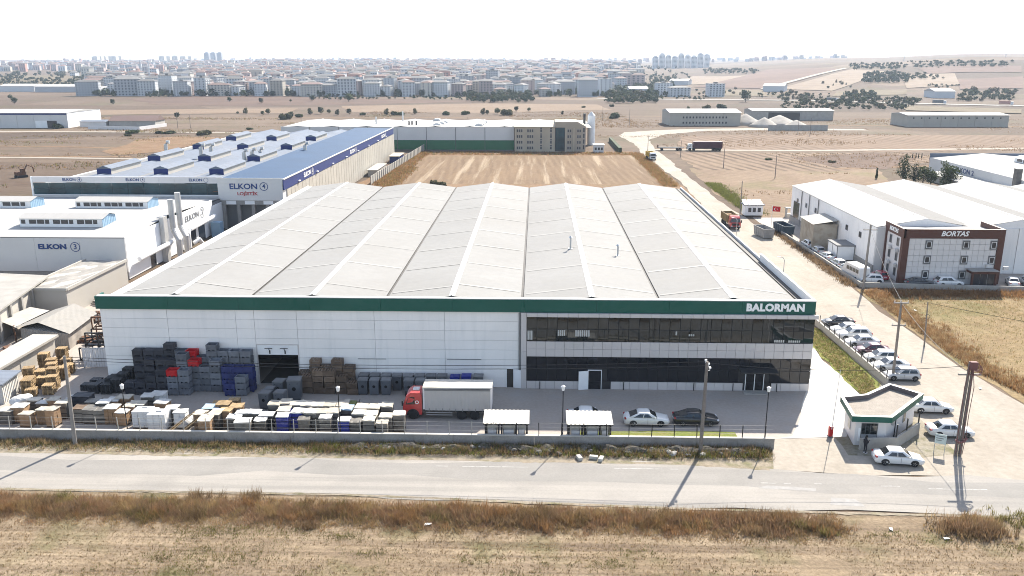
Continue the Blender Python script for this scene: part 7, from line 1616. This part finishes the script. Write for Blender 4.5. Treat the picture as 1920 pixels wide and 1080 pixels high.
blades('weed_belt', 900, belt_clumps(0), (.6,.95), 1.0, .022, M['w_brown'], per=14, spread=.16, seed=61); blades('weed_belt', 420, belt_clumps(1), (.5,.8), 1.3, .022, M['w_olive'], per=14, spread=.16, seed=62); blades('weed_belt', 700, belt_clumps(2), (.6,1.0), 1.0, .02, M['w_rust'], per=14, spread=.16, seed=63)
def tuss(x0, x1, y0, y1):
    def pl(rg):
        x, y = rg.uniform(x0,x1), rg.uniform(y0,y1); d = mnoise.noise((x*.012, y*.035, 6)) + .35*mnoise.noise((x*.05, y*.12, 2))
        return (x, y, .03, .7+d) if d > .12 else None
    return pl
blades('field_tussocks', 9000, tuss(-420,-95,235,560), (.4,.9), .9, .16, M['w_brown'], per=4, spread=.7, seed=71); blades('field_tussocks', 4000, tuss(-420,-95,235,560), (.4,.9), .9, .16, M['w_olive'], per=4, spread=.7, seed=72)
blades('field_tussocks', 9000, tuss(56,330,210,560), (.4,.8), .9, .14, M['w_brown'], per=4, spread=.7, seed=73); blades('field_tussocks', 5000, tuss(-120,60,405,640), (.4,.8), .9, .16, M['w_brown'], per=4, spread=.7, seed=74)
def clump(cx, cy, r): return lambda rg: (cx+rg.gauss(0,r), cy+rg.gauss(0,r*.55), .03)
blades('weed_clump', 190, clump(35.6,62.3,1.3), (.5,1.1), 1.1, .025, M['w_mix'], per=16, spread=.25, seed=11); blades('weed_clump', 110, clump(35.9,62.0,1.3), (.5,1.1), .9, .03, M['w_brown'], per=14, spread=.25, seed=12)
blades('weed_clump', 120, clump(41.5,63.2,2.0), (.3,.6), .8, .03, M['w_olive'], per=10, spread=.2, seed=13)
def stub(rg):
    y = 46 + .42*rg.randrange(42) + rg.gauss(0,.04); x = rg.uniform(-46,46); d = mnoise.noise((x*.12, y*.2, 7))
    return (x, y - .018*x, .03, .75+.5*d) if d > -.45 and y < 62.5-.018*(x+20) else None
blades('field_stubble', 15000, stub, (.12,.30), .7, .02, M['w_pale'], per=3, spread=.06, seed=21); blades('field_stubble', 9000, stub, (.10,.26), .9, .025, M['w_brown'], per=3, spread=.10, seed=22)
gp = [(rnd.uniform(-42,42), rnd.uniform(47,61), rnd.uniform(.7,2.2)) for _ in range(60)]
def greens(rg): c = rg.choice(gp); return (c[0]+rg.gauss(0,c[2]), c[1]+rg.gauss(0,c[2]*.4), .03)
blades('green_weeds', 1300, greens, (.08,.24), 1.0, .02, M['w_green'], per=6, spread=.2, seed=23); blades('green_weeds', 2200, greens, (.08,.26), 1.0, .02, M['w_olive'], per=6, spread=.12, seed=24)
def bank_f(rg): x = rg.uniform(-22,22.5); return (x, 76.3-rg.random()*2.2, .2)
blades('bank_weeds', 1100, bank_f, (.2,.6), .9, .025, M['w_green'], per=7, spread=.15, seed=34); blades('bank_weeds', 900, bank_f, (.2,.7), .9, .022, M['w_brown'], per=7, spread=.15, seed=35)
def verge_f(rg):
    x = rg.uniform(-70, 23); y = 76.3 - abs(rg.gauss(0, 1.0)); 
    if y < 73.9: return None
    return (x, y, .1, .6+.9*max(0,mnoise.noise((x*.35,y,4))+.3))
blades('verge_grass', 2600, verge_f, (.15,.55), .7, .022, M['w_straw'], per=7, spread=.14, seed=31); blades('verge_grass', 2300, verge_f, (.12,.42), .7, .024, M['w_green'], per=8, spread=.14, seed=32); blades('verge_grass', 1100, verge_f, (.2,.7), .7, .022, M['w_brown'], per=8, spread=.15, seed=33)
def road_side(rg):
    t = rg.random(); y = 88+48*t; x = 54.2 + abs(rg.gauss(0,1.6)) + (2.5*(1-t/.25) if t < .25 else 0)
    return (x, y, .03, .4+.6*rg.random())
blades('roadside_scrub', 1500, road_side, (.3,.9), .8, .035, M['w_rust'], per=12, spread=.3, seed=41); blades('roadside_scrub', 900, road_side, (.3,.8), .8, .035, M['w_straw'], per=12, spread=.3, seed=42)
def wall_side(rg): return (rg.uniform(55,110), 134.2+rg.gauss(0,1.2), .03, .6+.8*rg.random())
blades('roadside_scrub', 1100, wall_side, (.3,.9), .8, .04, M['w_rust'], per=12, spread=.35, seed=43)
def wall_out(rg): return (53.3+rg.gauss(0,.5), rg.uniform(139,188), .03, .5+.8*rg.random())
blades('roadside_scrub', 700, wall_out, (.3,.9), .8, .04, M['w_brown'], per=10, spread=.3, seed=44)
def meadow(rg): x, y = rg.uniform(56,112), rg.uniform(76,133); d = mnoise.noise((x*.09,y*.09,1)); return (x, y, .03, .8+.5*d) if x > 54+ (88-y)*.9 else None
blades('meadow_grass', 6500, meadow, (.12,.4), .8, .03, M['w_straw'], per=5, spread=.3, seed=45); blades('meadow_grass', 3800, meadow, (.12,.35), .8, .03, M['w_olive'], per=5, spread=.3, seed=46)
def strip_f(rg):
    y = rg.uniform(88,115.5); return (rg.uniform(37.3,40.3) if y > 95 else rg.uniform(37.4, 38.2+(y-88)*.3), y, .065)
blades('strip_grass', 1500, strip_f, (.1,.3), .7, .025, M['w_green'], per=7, spread=.12, seed=47); blades('strip_grass', 900, strip_f, (.1,.3), .7, .025, M['w_straw'], per=7, spread=.12, seed=48)
def field_edge(rg):
    s_ = rg.random()
    if s_ < .3: return (rg.uniform(38.5,43), rg.uniform(255,345), .03)
    if s_ < .6: return (rg.uniform(-50,-44), rg.uniform(250,350), .03)
    if s_ < .85: return (rg.uniform(-48,42), rg.uniform(340,352), .03)
    return (rg.uniform(-50,-42), rg.uniform(255,300), .03)
blades('field_edge_scrub', 3600, field_edge, (.3,.9), .7, .08, M['w_rust'], per=5, spread=.5, seed=51); blades('field_edge_scrub', 1500, field_edge, (.3,.8), .7, .08, M['w_olive'], per=5, spread=.5, seed=52)
def green_bank(rg): return (52.5+abs(rg.gauss(0,2.0)), rg.uniform(206,262), .03)
blades('roadside_scrub', 1500, green_bank, (.3,.8), .8, .06, M['w_green'], per=7, spread=.4, seed=53)
# litter in the field and verge
M['litter'] = mat('litter_white', (.7,.7,.68), .6, 0)
for i, (px_, py_, s_, lab) in enumerate([(803,985,.35,'torn white scrap in the weed belt'),(1670,994,.25,'long white scrap on the dry grass by the road edge'),(1775,1012,.26,'white bag under the rust coloured clump'),(1715,583,.35,'white scrap on the meadow edge by the thin dark pole'),(1838,730,.25,'white scrap beside the right meadow')]):
    p = survey(px_, py_); q = MB(); q.add([(-s_,-s_*.5,.05),(s_*.8,-s_*.6,.09),(s_,s_*.4,.06),(-s_*.7,s_*.5,.12),(0,0,.15)], [(0,1,4),(1,2,4),(2,3,4),(3,0,4)])
    q.build('litter_sheet', M['litter'], loc=(p.x, p.y, .05), rz=rnd.uniform(0,6), label=lab, cat='litter', group='scraps of litter')
# ------------------------------------------------------------------ the town
WC = {'white': (.52,.53,.54), 'cream': (.48,.45,.40), 'grey': (.36,.37,.39), 'pink': (.40,.32,.30), 'brick': (.36,.20,.16), 'sand': (.40,.36,.30)}
for k, c in WC.items(): M['tw_'+k] = mat('town_'+k, c, .8, .05, .05, rnd=.08)
M['tr_red'] = mat('town_roof_red', (.16,.105,.09), .85, .1, .1, rnd=.2); M['tr_grey'] = mat('town_roof_grey', (.14,.135,.13), .85, .1, .1, rnd=.2)
M['tw_win'] = mat('town_window', (.06,.07,.085), .3, .1, .2)
def flat_meshes(w_, d, h, roof, wc):
    b_ = MB(); b_.box(-w_/2, w_/2, -d/2, d/2, -3, h)
    nf = max(2, int(h/3)); nc = max(3, int(w_/3.6)); 
    for j in range(1, nf): b_.box(-w_/2-.0, w_/2, -d/2-.9, -d/2-.01, j*h/nf-.12, j*h/nf+.75) if False else None
    for i in range(nc):                      # balcony towers
        if i % 2 == 0:
            x = -w_/2 + w_*(i+.5)/nc
            for j in range(1, nf): b_.box(x-.9, x+.9, -d/2-1.0, -d/2-.01, j*h/nf-.15, j*h/nf+.7)
    wall = b_.mesh('wall', M['tw_'+wc])
    q = MB()
    for j in range(nf):
        z0 = j*h/nf+.95; z1 = z0+1.45
        for i in range(nc):
            x = -w_/2 + w_*(i+.5)/nc; q.quad((x-.8,-d/2-.05,z0),(x+.8,-d/2-.05,z0),(x+.8,-d/2-.05,z1),(x-.8,-d/2-.05,z1))
        for i in range(max(2, int(d/4.5))):
            nn = max(2, int(d/4.5)); y = -d/2 + d*(i+.5)/nn
            q.quad((-w_/2-.05,y+.7,z0),(-w_/2-.05,y-.7,z0),(-w_/2-.05,y-.7,z1),(-w_/2-.05,y+.7,z1)); q.quad((w_/2+.05,y-.7,z0),(w_/2+.05,y+.7,z0),(w_/2+.05,y+.7,z1),(w_/2+.05,y-.7,z1))
    win = q.mesh('window', M['tw_win'])
    r2 = MB(); e = .7; rh = min(w_, d)*.16
    if roof == 'flat': r2.box(-w_/2-.2, w_/2+.2, -d/2-.2, d/2+.2, h+.01, h+.5); r2.box(-2, 2, -2, 2, h+.51, h+2.6)
    else: r2.add([(-w_/2-e,-d/2-e,h+.02),(w_/2+e,-d/2-e,h+.02),(w_/2+e,d/2+e,h+.02),(-w_/2-e,d/2+e,h+.02),(-w_/2+d*.35,0,h+rh),(w_/2-d*.35,0,h+rh)], [(0,1,5,4),(1,2,5),(2,3,4,5),(3,0,4),(3,2,1,0)])
    return wall, win, r2.mesh('roof', M['tr_red' if roof == 'red' else 'tr_grey'])
TT = []
for i, (w_, d, h, rf_, wc) in enumerate([(16,14,15,'red','white'),(22,14,18,'grey','white'),(14,13,12,'red','cream'),(30,14,18,'grey','grey'),(18,16,21,'flat','white'),(26,13,15,'red','cream'),(16,15,18,'grey','pink'),(20,15,24,'flat','grey'),(14,12,9,'red','sand'),(18,14,21,'red','brick'),(24,14,15,'grey','white'),(15,14,18,'grey','sand')]):
    TT.append((flat_meshes(w_, d, h, rf_, wc), w_, d, h, rf_, wc))
spots = []
rt_ = random.Random(99); y = 905
while y < 3300:
    stp = 25 + (y-900)*.012; x = -.52*y
    if y > 1500: x = -.54*y
    hi = (.09 if y < 1100 else .115 if y < 2600 else .10)*y
    while x < hi:
        t = x/y; dn = mnoise.noise((x*.0028, y*.0022, 3.3))
        keep = .93 if -.40 < t < .06 else .55
        if t < -.40: keep = .75 if (1300 > y or y > 2600) else .12
        if y < 1000 and t > -.02: keep *= .45
        if dn < -.33: keep *= .25
        if rt_.random() < keep: spots.append((x + rt_.uniform(-5,5), y + rt_.uniform(-6,6)))
        x += (18.5 + (y-900)*.006) * rt_.uniform(.85,1.3)
    y += stp*rt_.uniform(.85,1.15)
spots.sort(key=lambda s_: s_[1]); near, farr = spots[:290], spots[290:]
rank = {}
for b0 in range(0, len(near), 29):
    for q_, i_ in enumerate(sorted(range(b0, min(len(near), b0+29)), key=lambda k_: near[k_][0]/near[k_][1])): rank[i_] = (b0//29, q_+1)
RFN = {'red': 'reddish tiled roof', 'grey': 'dark roof', 'flat': 'flat roof'}
for i, (x, y) in enumerate(near):
    (wl, wn, rf_m), w_, d, h, rf_, wc = TT[rt_.choices(range(12), (5,6,4,4,4,4,3,2,2,1.2,5,3))[0]]
    lab = f"distant {wc} flats with {RFN[rf_]}, {nth(rank[i][1])} from left in {ORD1[rank[i][0]]} row of town"
    o = thing('apartment_block', lab, 'building', (x, y, ground_z(x,y)), R(rt_.choice((0,0,90))+rt_.gauss(4,10)), 'blocks of flats in the near part of the town'); k = rt_.uniform(.68,.9); o.scale = (k, k, k*rt_.uniform(.8,1.15))
    inst(wl, 'wall', o); inst(wn, 'window', o, kind='stuff'); inst(rf_m, 'roof', o)
def far_mass(name, pts, hs=(7,18), cols=('white','cream','grey','pink','sand','white','brick')):
    acc = {c: MB() for c in cols}; rr = MB(); ww = MB(); rg_ = MB()
    for (x, y) in pts:
        z = ground_z(x, y); w_, d, h = rt_.uniform(10,20), rt_.uniform(10,14), rt_.uniform(*hs); c = rt_.choice(cols); a = rt_.gauss(.07,.2); MX = Matrix.Translation((x,y,z)) @ Matrix.Rotation(a, 4, 'Z')
        acc[c].box(-w_/2,w_/2,-d/2,d/2,-4,h,MX)
        hip = [MX @ Vector(p) for p in ((-w_/2-.6,-d/2-.6,h+.05),(w_/2+.6,-d/2-.6,h+.05),(w_/2+.6,d/2+.6,h+.05),(-w_/2-.6,d/2+.6,h+.05),(-w_/4,0,h+2.2),(w_/4,0,h+2.2))]
        (rr if rt_.random() < .5 else rg_).add(hip, [(0,1,5,4),(1,2,5),(2,3,4,5),(3,0,4)])
        nf = int(h/3)
        for j in range(nf):
            for u in (-.33, 0, .33):
                p = [MX @ Vector(q) for q in ((w_*u-1.3,-d/2-.1,j*3+1),(w_*u+1.3,-d/2-.1,j*3+1),(w_*u+1.3,-d/2-.1,j*3+2.5),(w_*u-1.3,-d/2-.1,j*3+2.5))]; ww.add(p, [(0,1,2,3)])
    t = thing(name, None, None); t["kind"] = 'stuff'
    for c, m_ in acc.items():
        if m_.f: m_.build('walls', M['tw_'+c], t, kind='stuff')
    rr.build('roofs', M['tr_red'], t, kind='stuff'); rg_.build('roofs', M['tr_grey'], t, kind='stuff'); ww.build('windows', M['tw_win'], t, kind='stuff')
far_mass('distant_town', farr)
far_mass('distant_suburb', [(rt_.uniform(-.63,-.44)*y_, y_) for y_ in [rt_.uniform(2100,3500) for _ in range(170)]] + [(rt_.uniform(-.60,-.40)*y_, y_) for y_ in [rt_.uniform(3300,4600) for _ in range(160)]] + [(rt_.uniform(-.4,.35)*y_, y_) for y_ in [rt_.uniform(3400,5600) for _ in range(260)]], hs=(10,20))
# tree cover between the town houses
ct = crown_mesh([(rt_.uniform(-.49,.12)*y_, y_, 0, rt_.uniform(2.5,5), .7) for y_ in [rt_.uniform(900,1500) for _ in range(1)]], 10, 1, M['leaf_dark'], 3)
v_, f_ = [], []
for _ in range(1500):
    y_ = 895*(3.4**(rt_.random()**1.6)); x_ = rt_.uniform(-.52,.16)*y_; z_ = ground_z(x_,y_); r_ = rt_.uniform(2.2,4.5)
    for _k in range(16):
        d = Vector((rt_.gauss(0,1),rt_.gauss(0,1),rt_.gauss(0,.8))).normalized(); p = Vector((x_,y_,z_+r_*.9)) + d*r_*rt_.uniform(.5,1.0); a = d.orthogonal().normalized()*r_*.5; c = d.cross(a); b0 = len(v_)
        v_ += [p+a, p+c, p-a, p-c]; f_.append((b0,b0+1,b0+2,b0+3))
MB().add(v_, f_).build('town_trees', M['leaf_dark'], kind='stuff')
# landmarks
def tower(label, px_, base_y, D, w_, h, m, cap=True):
    u = (px_-960)/1580.0; t = math.tan(math.atan(u*CT) - YAW); x, y_ = t*D, D
    o = thing('tower_block', label, 'building', (x, y_, ground_z(x,y_)), 0, 'far towers')
    q = MB(); q.box(-w_/2,w_/2,-w_/2,w_/2,-4,h); q.build('wall', m, o)
    q = MB()
    for j in range(int(h/3.2)):
        for u_ in (-.36,-.12,.12,.36): q.quad((w_*u_-w_*.07,-w_/2-.1,j*3.2+1),(w_*u_+w_*.07,-w_/2-.1,j*3.2+1),(w_*u_+w_*.07,-w_/2-.1,j*3.2+2.4),(w_*u_-w_*.07,-w_/2-.1,j*3.2+2.4))
    q.build('window', M['tw_win'], o, kind='stuff')
    q = MB(); q.box(-w_*.3,w_*.3,-w_*.3,w_*.3,h+.01,h+3); q.build('roof_plant', m, o)
for i, px_ in enumerate((389,401,413)): tower(f'grey tower block on the left skyline, {ORD1[i]} of three', px_, 120, 3600, 20, 48, M['tw_grey'])
for i in range(9): tower(f'white tower block on the right skyline, {ORD1[i]} from the left', 1229+12*i, 133, 2300+30*(i % 3), 14, 30+3*((i*5) % 3), M['tw_white'])
for i, px_ in enumerate((180,188,196,205,215,225,305,316,330,345,356)): tower(f'pale tower on the left skyline, {ORD1[i]} from the left', px_, 120, 3900+60*(i%4), 26, 34+4*((i*3)%3), M['tw_cream'])
def minaret(label, px_, D, h):
    u = (px_-960)/1580.0; t = math.tan(math.atan(u*CT) - YAW); x, y_ = t*D, D; o = thing('minaret', label, 'minaret', (x, y_, ground_z(x,y_)), 0)
    q = MB(); q.tube([(0,0,0),(0,0,h*.8)], 1.3, 8, 1.1); q.build('shaft', M['tw_white'], o); q = MB(); q.tube([(0,0,h*.62),(0,0,h*.65)], 2.0, 10); q.build('balcony', M['tw_white'], o); q = MB(); q.tube([(0,0,h*.8),(0,0,h)], 1.2, 8, .05); q.build('spire', M['tw_grey'], o)
minaret('left of the twin white minarets above the flats', 262, 1250, 36); minaret('right of the twin white minarets above the flats', 277, 1250, 36); minaret('single white minaret in the middle of the town', 1065, 1700, 44)
mq = thing('mosque', 'white domed mosque beside the twin minarets', 'mosque', (survey(284,152).x, 1265, ground_z(-540,1265)))
q = MB(); q.box(-9,9,-9,9,0,9); q.build('hall', M['tw_white'], mq); q = MB(); q.loft([[(8.5*math.cos(a)*math.cos(2*math.pi*k/14), 8.5*math.cos(a)*math.sin(2*math.pi*k/14), 9+8.5*math.sin(a)) for k in range(14)] for a in (0,.4,.8,1.2,1.5)]); q.build('dome', M['tw_white'], mq, smooth=True)
for i, (px_, D, h) in enumerate(((65,3000,60),(635,2900,50),(643,2900,42),(1885,1900,26),(1695,1900,18))):
    u = (px_-960)/1580.0; t = math.tan(math.atan(u*CT) - YAW); x, y_ = t*D, D; z = ground_z(x,y_); o = thing('radio_mast', ['thin mast on the far left skyline','left of two masts above the town','right of two masts above the town','mast on the right hill crest','pylon on the right hill crest'][i], 'mast', (x,y_,z)); q = MB(); q.tube([(0,0,0),(0,0,h)], .8, 5, .25); q.build('lattice', M['tw_grey'], o); q = MB(); q.box(-2,2,-.2,.2,h*.7,h*.72); q.build('antenna', M['tw_grey'], o)
# long rows of flats at the left front of the town and near blocks on the right
for i, (px_, py_, n) in enumerate(((250,174,2),(290,174,4),(330,174,3),(1095,181,2))):
    for k in range(n):
        p = survey(px_+12*k, py_); o = thing('apartment_block', f'pale block in the long row of flats left of the town, {ORD1[k+(0,2,6)[i]]} from left' if i < 3 else f'white block of flats at the right front of the town, {ORD1[k]} from left', 'building', (p.x, p.y, p.z), R(3), 'front row of flats' if i < 3 else 'right front flats'); wl, wn, rf_m = TT[1][0]; inst(wl, 'wall', o); inst(wn, 'window', o, kind='stuff'); inst(rf_m, 'roof', o); o.scale = (.62,.9,.95)
for i, (px_, py_, lab) in enumerate(((1243,179,'white block of flats left of the highway trees'),(1272,181,'white block of flats beside the first, right'),(1340,181,'white framed block of flats beside the highway'))):
    p = survey(px_, py_); o = thing('apartment_block', lab, 'building', (p.x, p.y, p.z), R(5)); wl, wn, rf_m = TT[(4,10,4)[i]][0]; inst(wl, 'wall', o); inst(wn, 'window', o, kind='stuff'); inst(rf_m, 'roof', o); o.scale = (.9,.9,.62)

# ------------------------------------------------------------------ far works in the fields
def shed(label, px0, px1, py_, h, depth, wm, rm, name='warehouse', ridge=1.2, y=None):
    p0, p1 = survey(px0, py_, 0), survey(px1, py_, 0); o = thing(name, label, 'warehouse', (p0.x, p0.y, 0), math.atan2(p1.y-p0.y, p1.x-p0.x)); L_ = (p1-p0).length
    n_ = max(2, int(L_/9)); 
    for k in range(n_): inst(panel(L_/n_-.15, h, .2, wm), 'wall_panel', o, (L_*k/n_+.05, 0, 0))
    q = MB(); q.box(.1,L_-.1,.21,depth,0,h-.02); q.build('wall_core', wm, o)
    q = MB(); gable_roof(q, -.4, L_+.4, -.5, depth+.5, h+.02, h+ridge, 'X'); q.build('roof', rm, o, fix=True); return o, L_
o, L_ = shed('grey hall with blue eaves at the far left', -60, 128, 240, 8.2, 40, M['grey_wall'], M['white_roof'])
q = MB(); q.box(0,L_,-.12,-.02,7.2,8.2); q.build('blue_eaves', M['blue'], o); q = MB(); q.box(L_-18,L_-11.5,-.1,-.02,.1,4.0); q.build('hall_door', M['white_paint'], o); q = MB(); q.box(L_-11.4,L_-6,-.1,-.02,.1,4.0); q.build('hall_door', M['window_dark'], o); q = MB(); q.box(L_+.01,L_+.2,0,39.5,0,8.1); q.build('end_wall', M['white_paint'], o)
o, L_ = shed('long pale windowless shed in the right fields', 1700, 1890, 238, 6.5, 22, M['cream_panel'], M['white_roof'], ridge=1.0)
for k in range(12): q = MB(); q.box(3+4.5*k,3.8+4.5*k,-.06,-.005,4.6,5.3); q.build('window', M['window_dark'], o)
o, L_ = shed('low white roofed works beside the gravel heaps', 1255, 1388, 236, 7.5, 26, M['cream_panel'], M['white_roof'], ridge=1.6)
for k in range(14): window(o, 8+1.9*k, 1.2, 0, 1.0, 1.2); window(o, 8+1.9*k, 4.2, 0, 1.0, 1.2)
o, L_ = shed('open sided pale roofed shed behind the gravel heaps', 1410, 1562, 226, 6.0, 20, M['concrete_lt'], M['white_roof'], ridge=1.0)
q = MB(); q.box(10,30,-.1,-.02,.2,5.0); q.build('open_bay', M['window_dark'], o)
o, L_ = shed('low house with brown roof in the left fields', 205, 292, 238, 3.4, 14, M['concrete_lt'], M['tr_red'], ridge=2.6)
o, L_ = shed('low white wall and sheds beside the far left hall', 150, 200, 238, 3.0, 10, M['tile_white'], M['grey_roof'], ridge=.8)
fw = thing('farm_wall', 'low white wall around the brown roofed farm house', 'wall')
for a, b_ in (((165,242),(262,244)),((262,244),(313,237))):
    A, B = survey(*a,0), survey(*b_,0); d_ = B-A; n_ = max(2,int(d_.length/6))
    for k in range(n_): inst(panel(d_.length/n_-.05, 1.8, .25, M['tile_white']), 'wall_section', fw, A+d_*k/n_, (0,0,math.atan2(d_.y,d_.x)))
for i, (px0, px1, py_, lab) in enumerate(((0,65,172,'long white shed at the far left below the town'), (66,150,173,'long green fronted shed at the far left'), (172,242,178,'arched white shed in front of the flats'), (1752,1790,184,'white roofed shed on the right hillside'), (1430,1470,172,'grey shed among the hillside yards'), (1180,1215,178,'low white sheds right of the town'), (1255,1290,160,'pale hillside sheds below the white towers'))):
    p0, p1 = survey(px0, py_), survey(px1, py_); o = thing('warehouse', lab, 'warehouse', (p0.x, p0.y, p0.z), math.atan2(p1.y-p0.y, p1.x-p0.x)); L_ = (p1-p0).length; q = MB(); q.box(0,L_,0,25,-2,6.5); q.build('wall', M['tw_white'] if i != 1 else M['tw_grey'], o); q = MB(); gable_roof(q,-.5,L_+.5,-.5,25.5,6.52,9.0,'X'); q.build('roof', M['white_roof'], o, fix=True)
# gravel heaps
gr = mat('gravel_pale', (.32,.29,.255), .95, .15, .4)
for i, (px_, py_, r_, h) in enumerate(((1372,236,12,7),(1405,236,11,6.5),(1440,240,9,5.5),(1472,238,13,6),(1340,236,7,3.5),(1500,240,8,4))):
    p = survey(px_, py_, 0); q = MB(); n_ = 18; rings = []
    for t in (1.0,.75,.5,.25,.03): rings.append([(r_*t*math.cos(2*math.pi*k/n_)*(1+.12*mnoise.noise((k*.7,t*3,i))), r_*t*math.sin(2*math.pi*k/n_)*(1+.12*mnoise.noise((k*.7,t*3,i+5))), h*(1-t)**.9) for k in range(n_)])
    q.loft(rings, caps=True); q.build('gravel_heap', gr, loc=(p.x, p.y+r_, 0), smooth=True, fix=True, label=f'pale gravel heap in the right hand works, {ORD1[i]} listed from the highest' if False else ['highest pale gravel cone','gravel cone right of the highest','low gravel cone before the open shed','broad gravel heap under the open shed','small gravel heap left of the highest','small gravel heap at the right end'][i] + ' at the white roofed works', cat='gravel heap', group='gravel heaps')
q = thing('plant_wall', 'low pale wall in front of the gravel heaps', 'wall')
A, B = survey(1440,245,0), survey(1552,245,0)
for k in range(8): inst(panel((B-A).length/8-.1, 3.0, .3, M['concrete_lt']), 'wall_section', q, A+(B-A)*k/8)
# parked cars and lorries on the highway, tiny
for i, (px_, py_) in enumerate(((1760,196),(1885,198),(1560,191))):
    p = survey(px_, py_); o = thing('highway_lorry', ['dark lorry on the highway, middle','brown lorry on the highway near the right edge','small van on the highway at left'][i], 'lorry', (p.x, p.y, p.z+.4), R(-32)); q = MB(); q.box(-5,3.4,-1.2,1.2,.9,3.6); q.build('box', M['tw_brick'] if i == 1 else M['joint'], o); q = MB(); q.box(3.6,5.6,-1.2,1.2,.5,2.9); q.build('cab', M['tw_white'], o)
# ------------------------------------------------------------------ the air
hz = MB(); hz.box(-9500, 9500, -500, 15500, -9, 95)
ho = hz.build('haze', None, kind='stuff')
hm = bpy.data.materials.new('haze'); hm.use_nodes = True; n = hm.node_tree.nodes; n.clear()
out = n.new("ShaderNodeOutputMaterial"); pv = n.new("ShaderNodeVolumePrincipled")
pv.inputs["Color"].default_value = (.66, .80, 1.0, 1); pv.inputs["Density"].default_value = 0.00008; pv.inputs["Anisotropy"].default_value = .25
hm.node_tree.links.new(pv.outputs[0], out.inputs["Volume"])
ho.data.materials.clear(); ho.data.materials.append(hm)
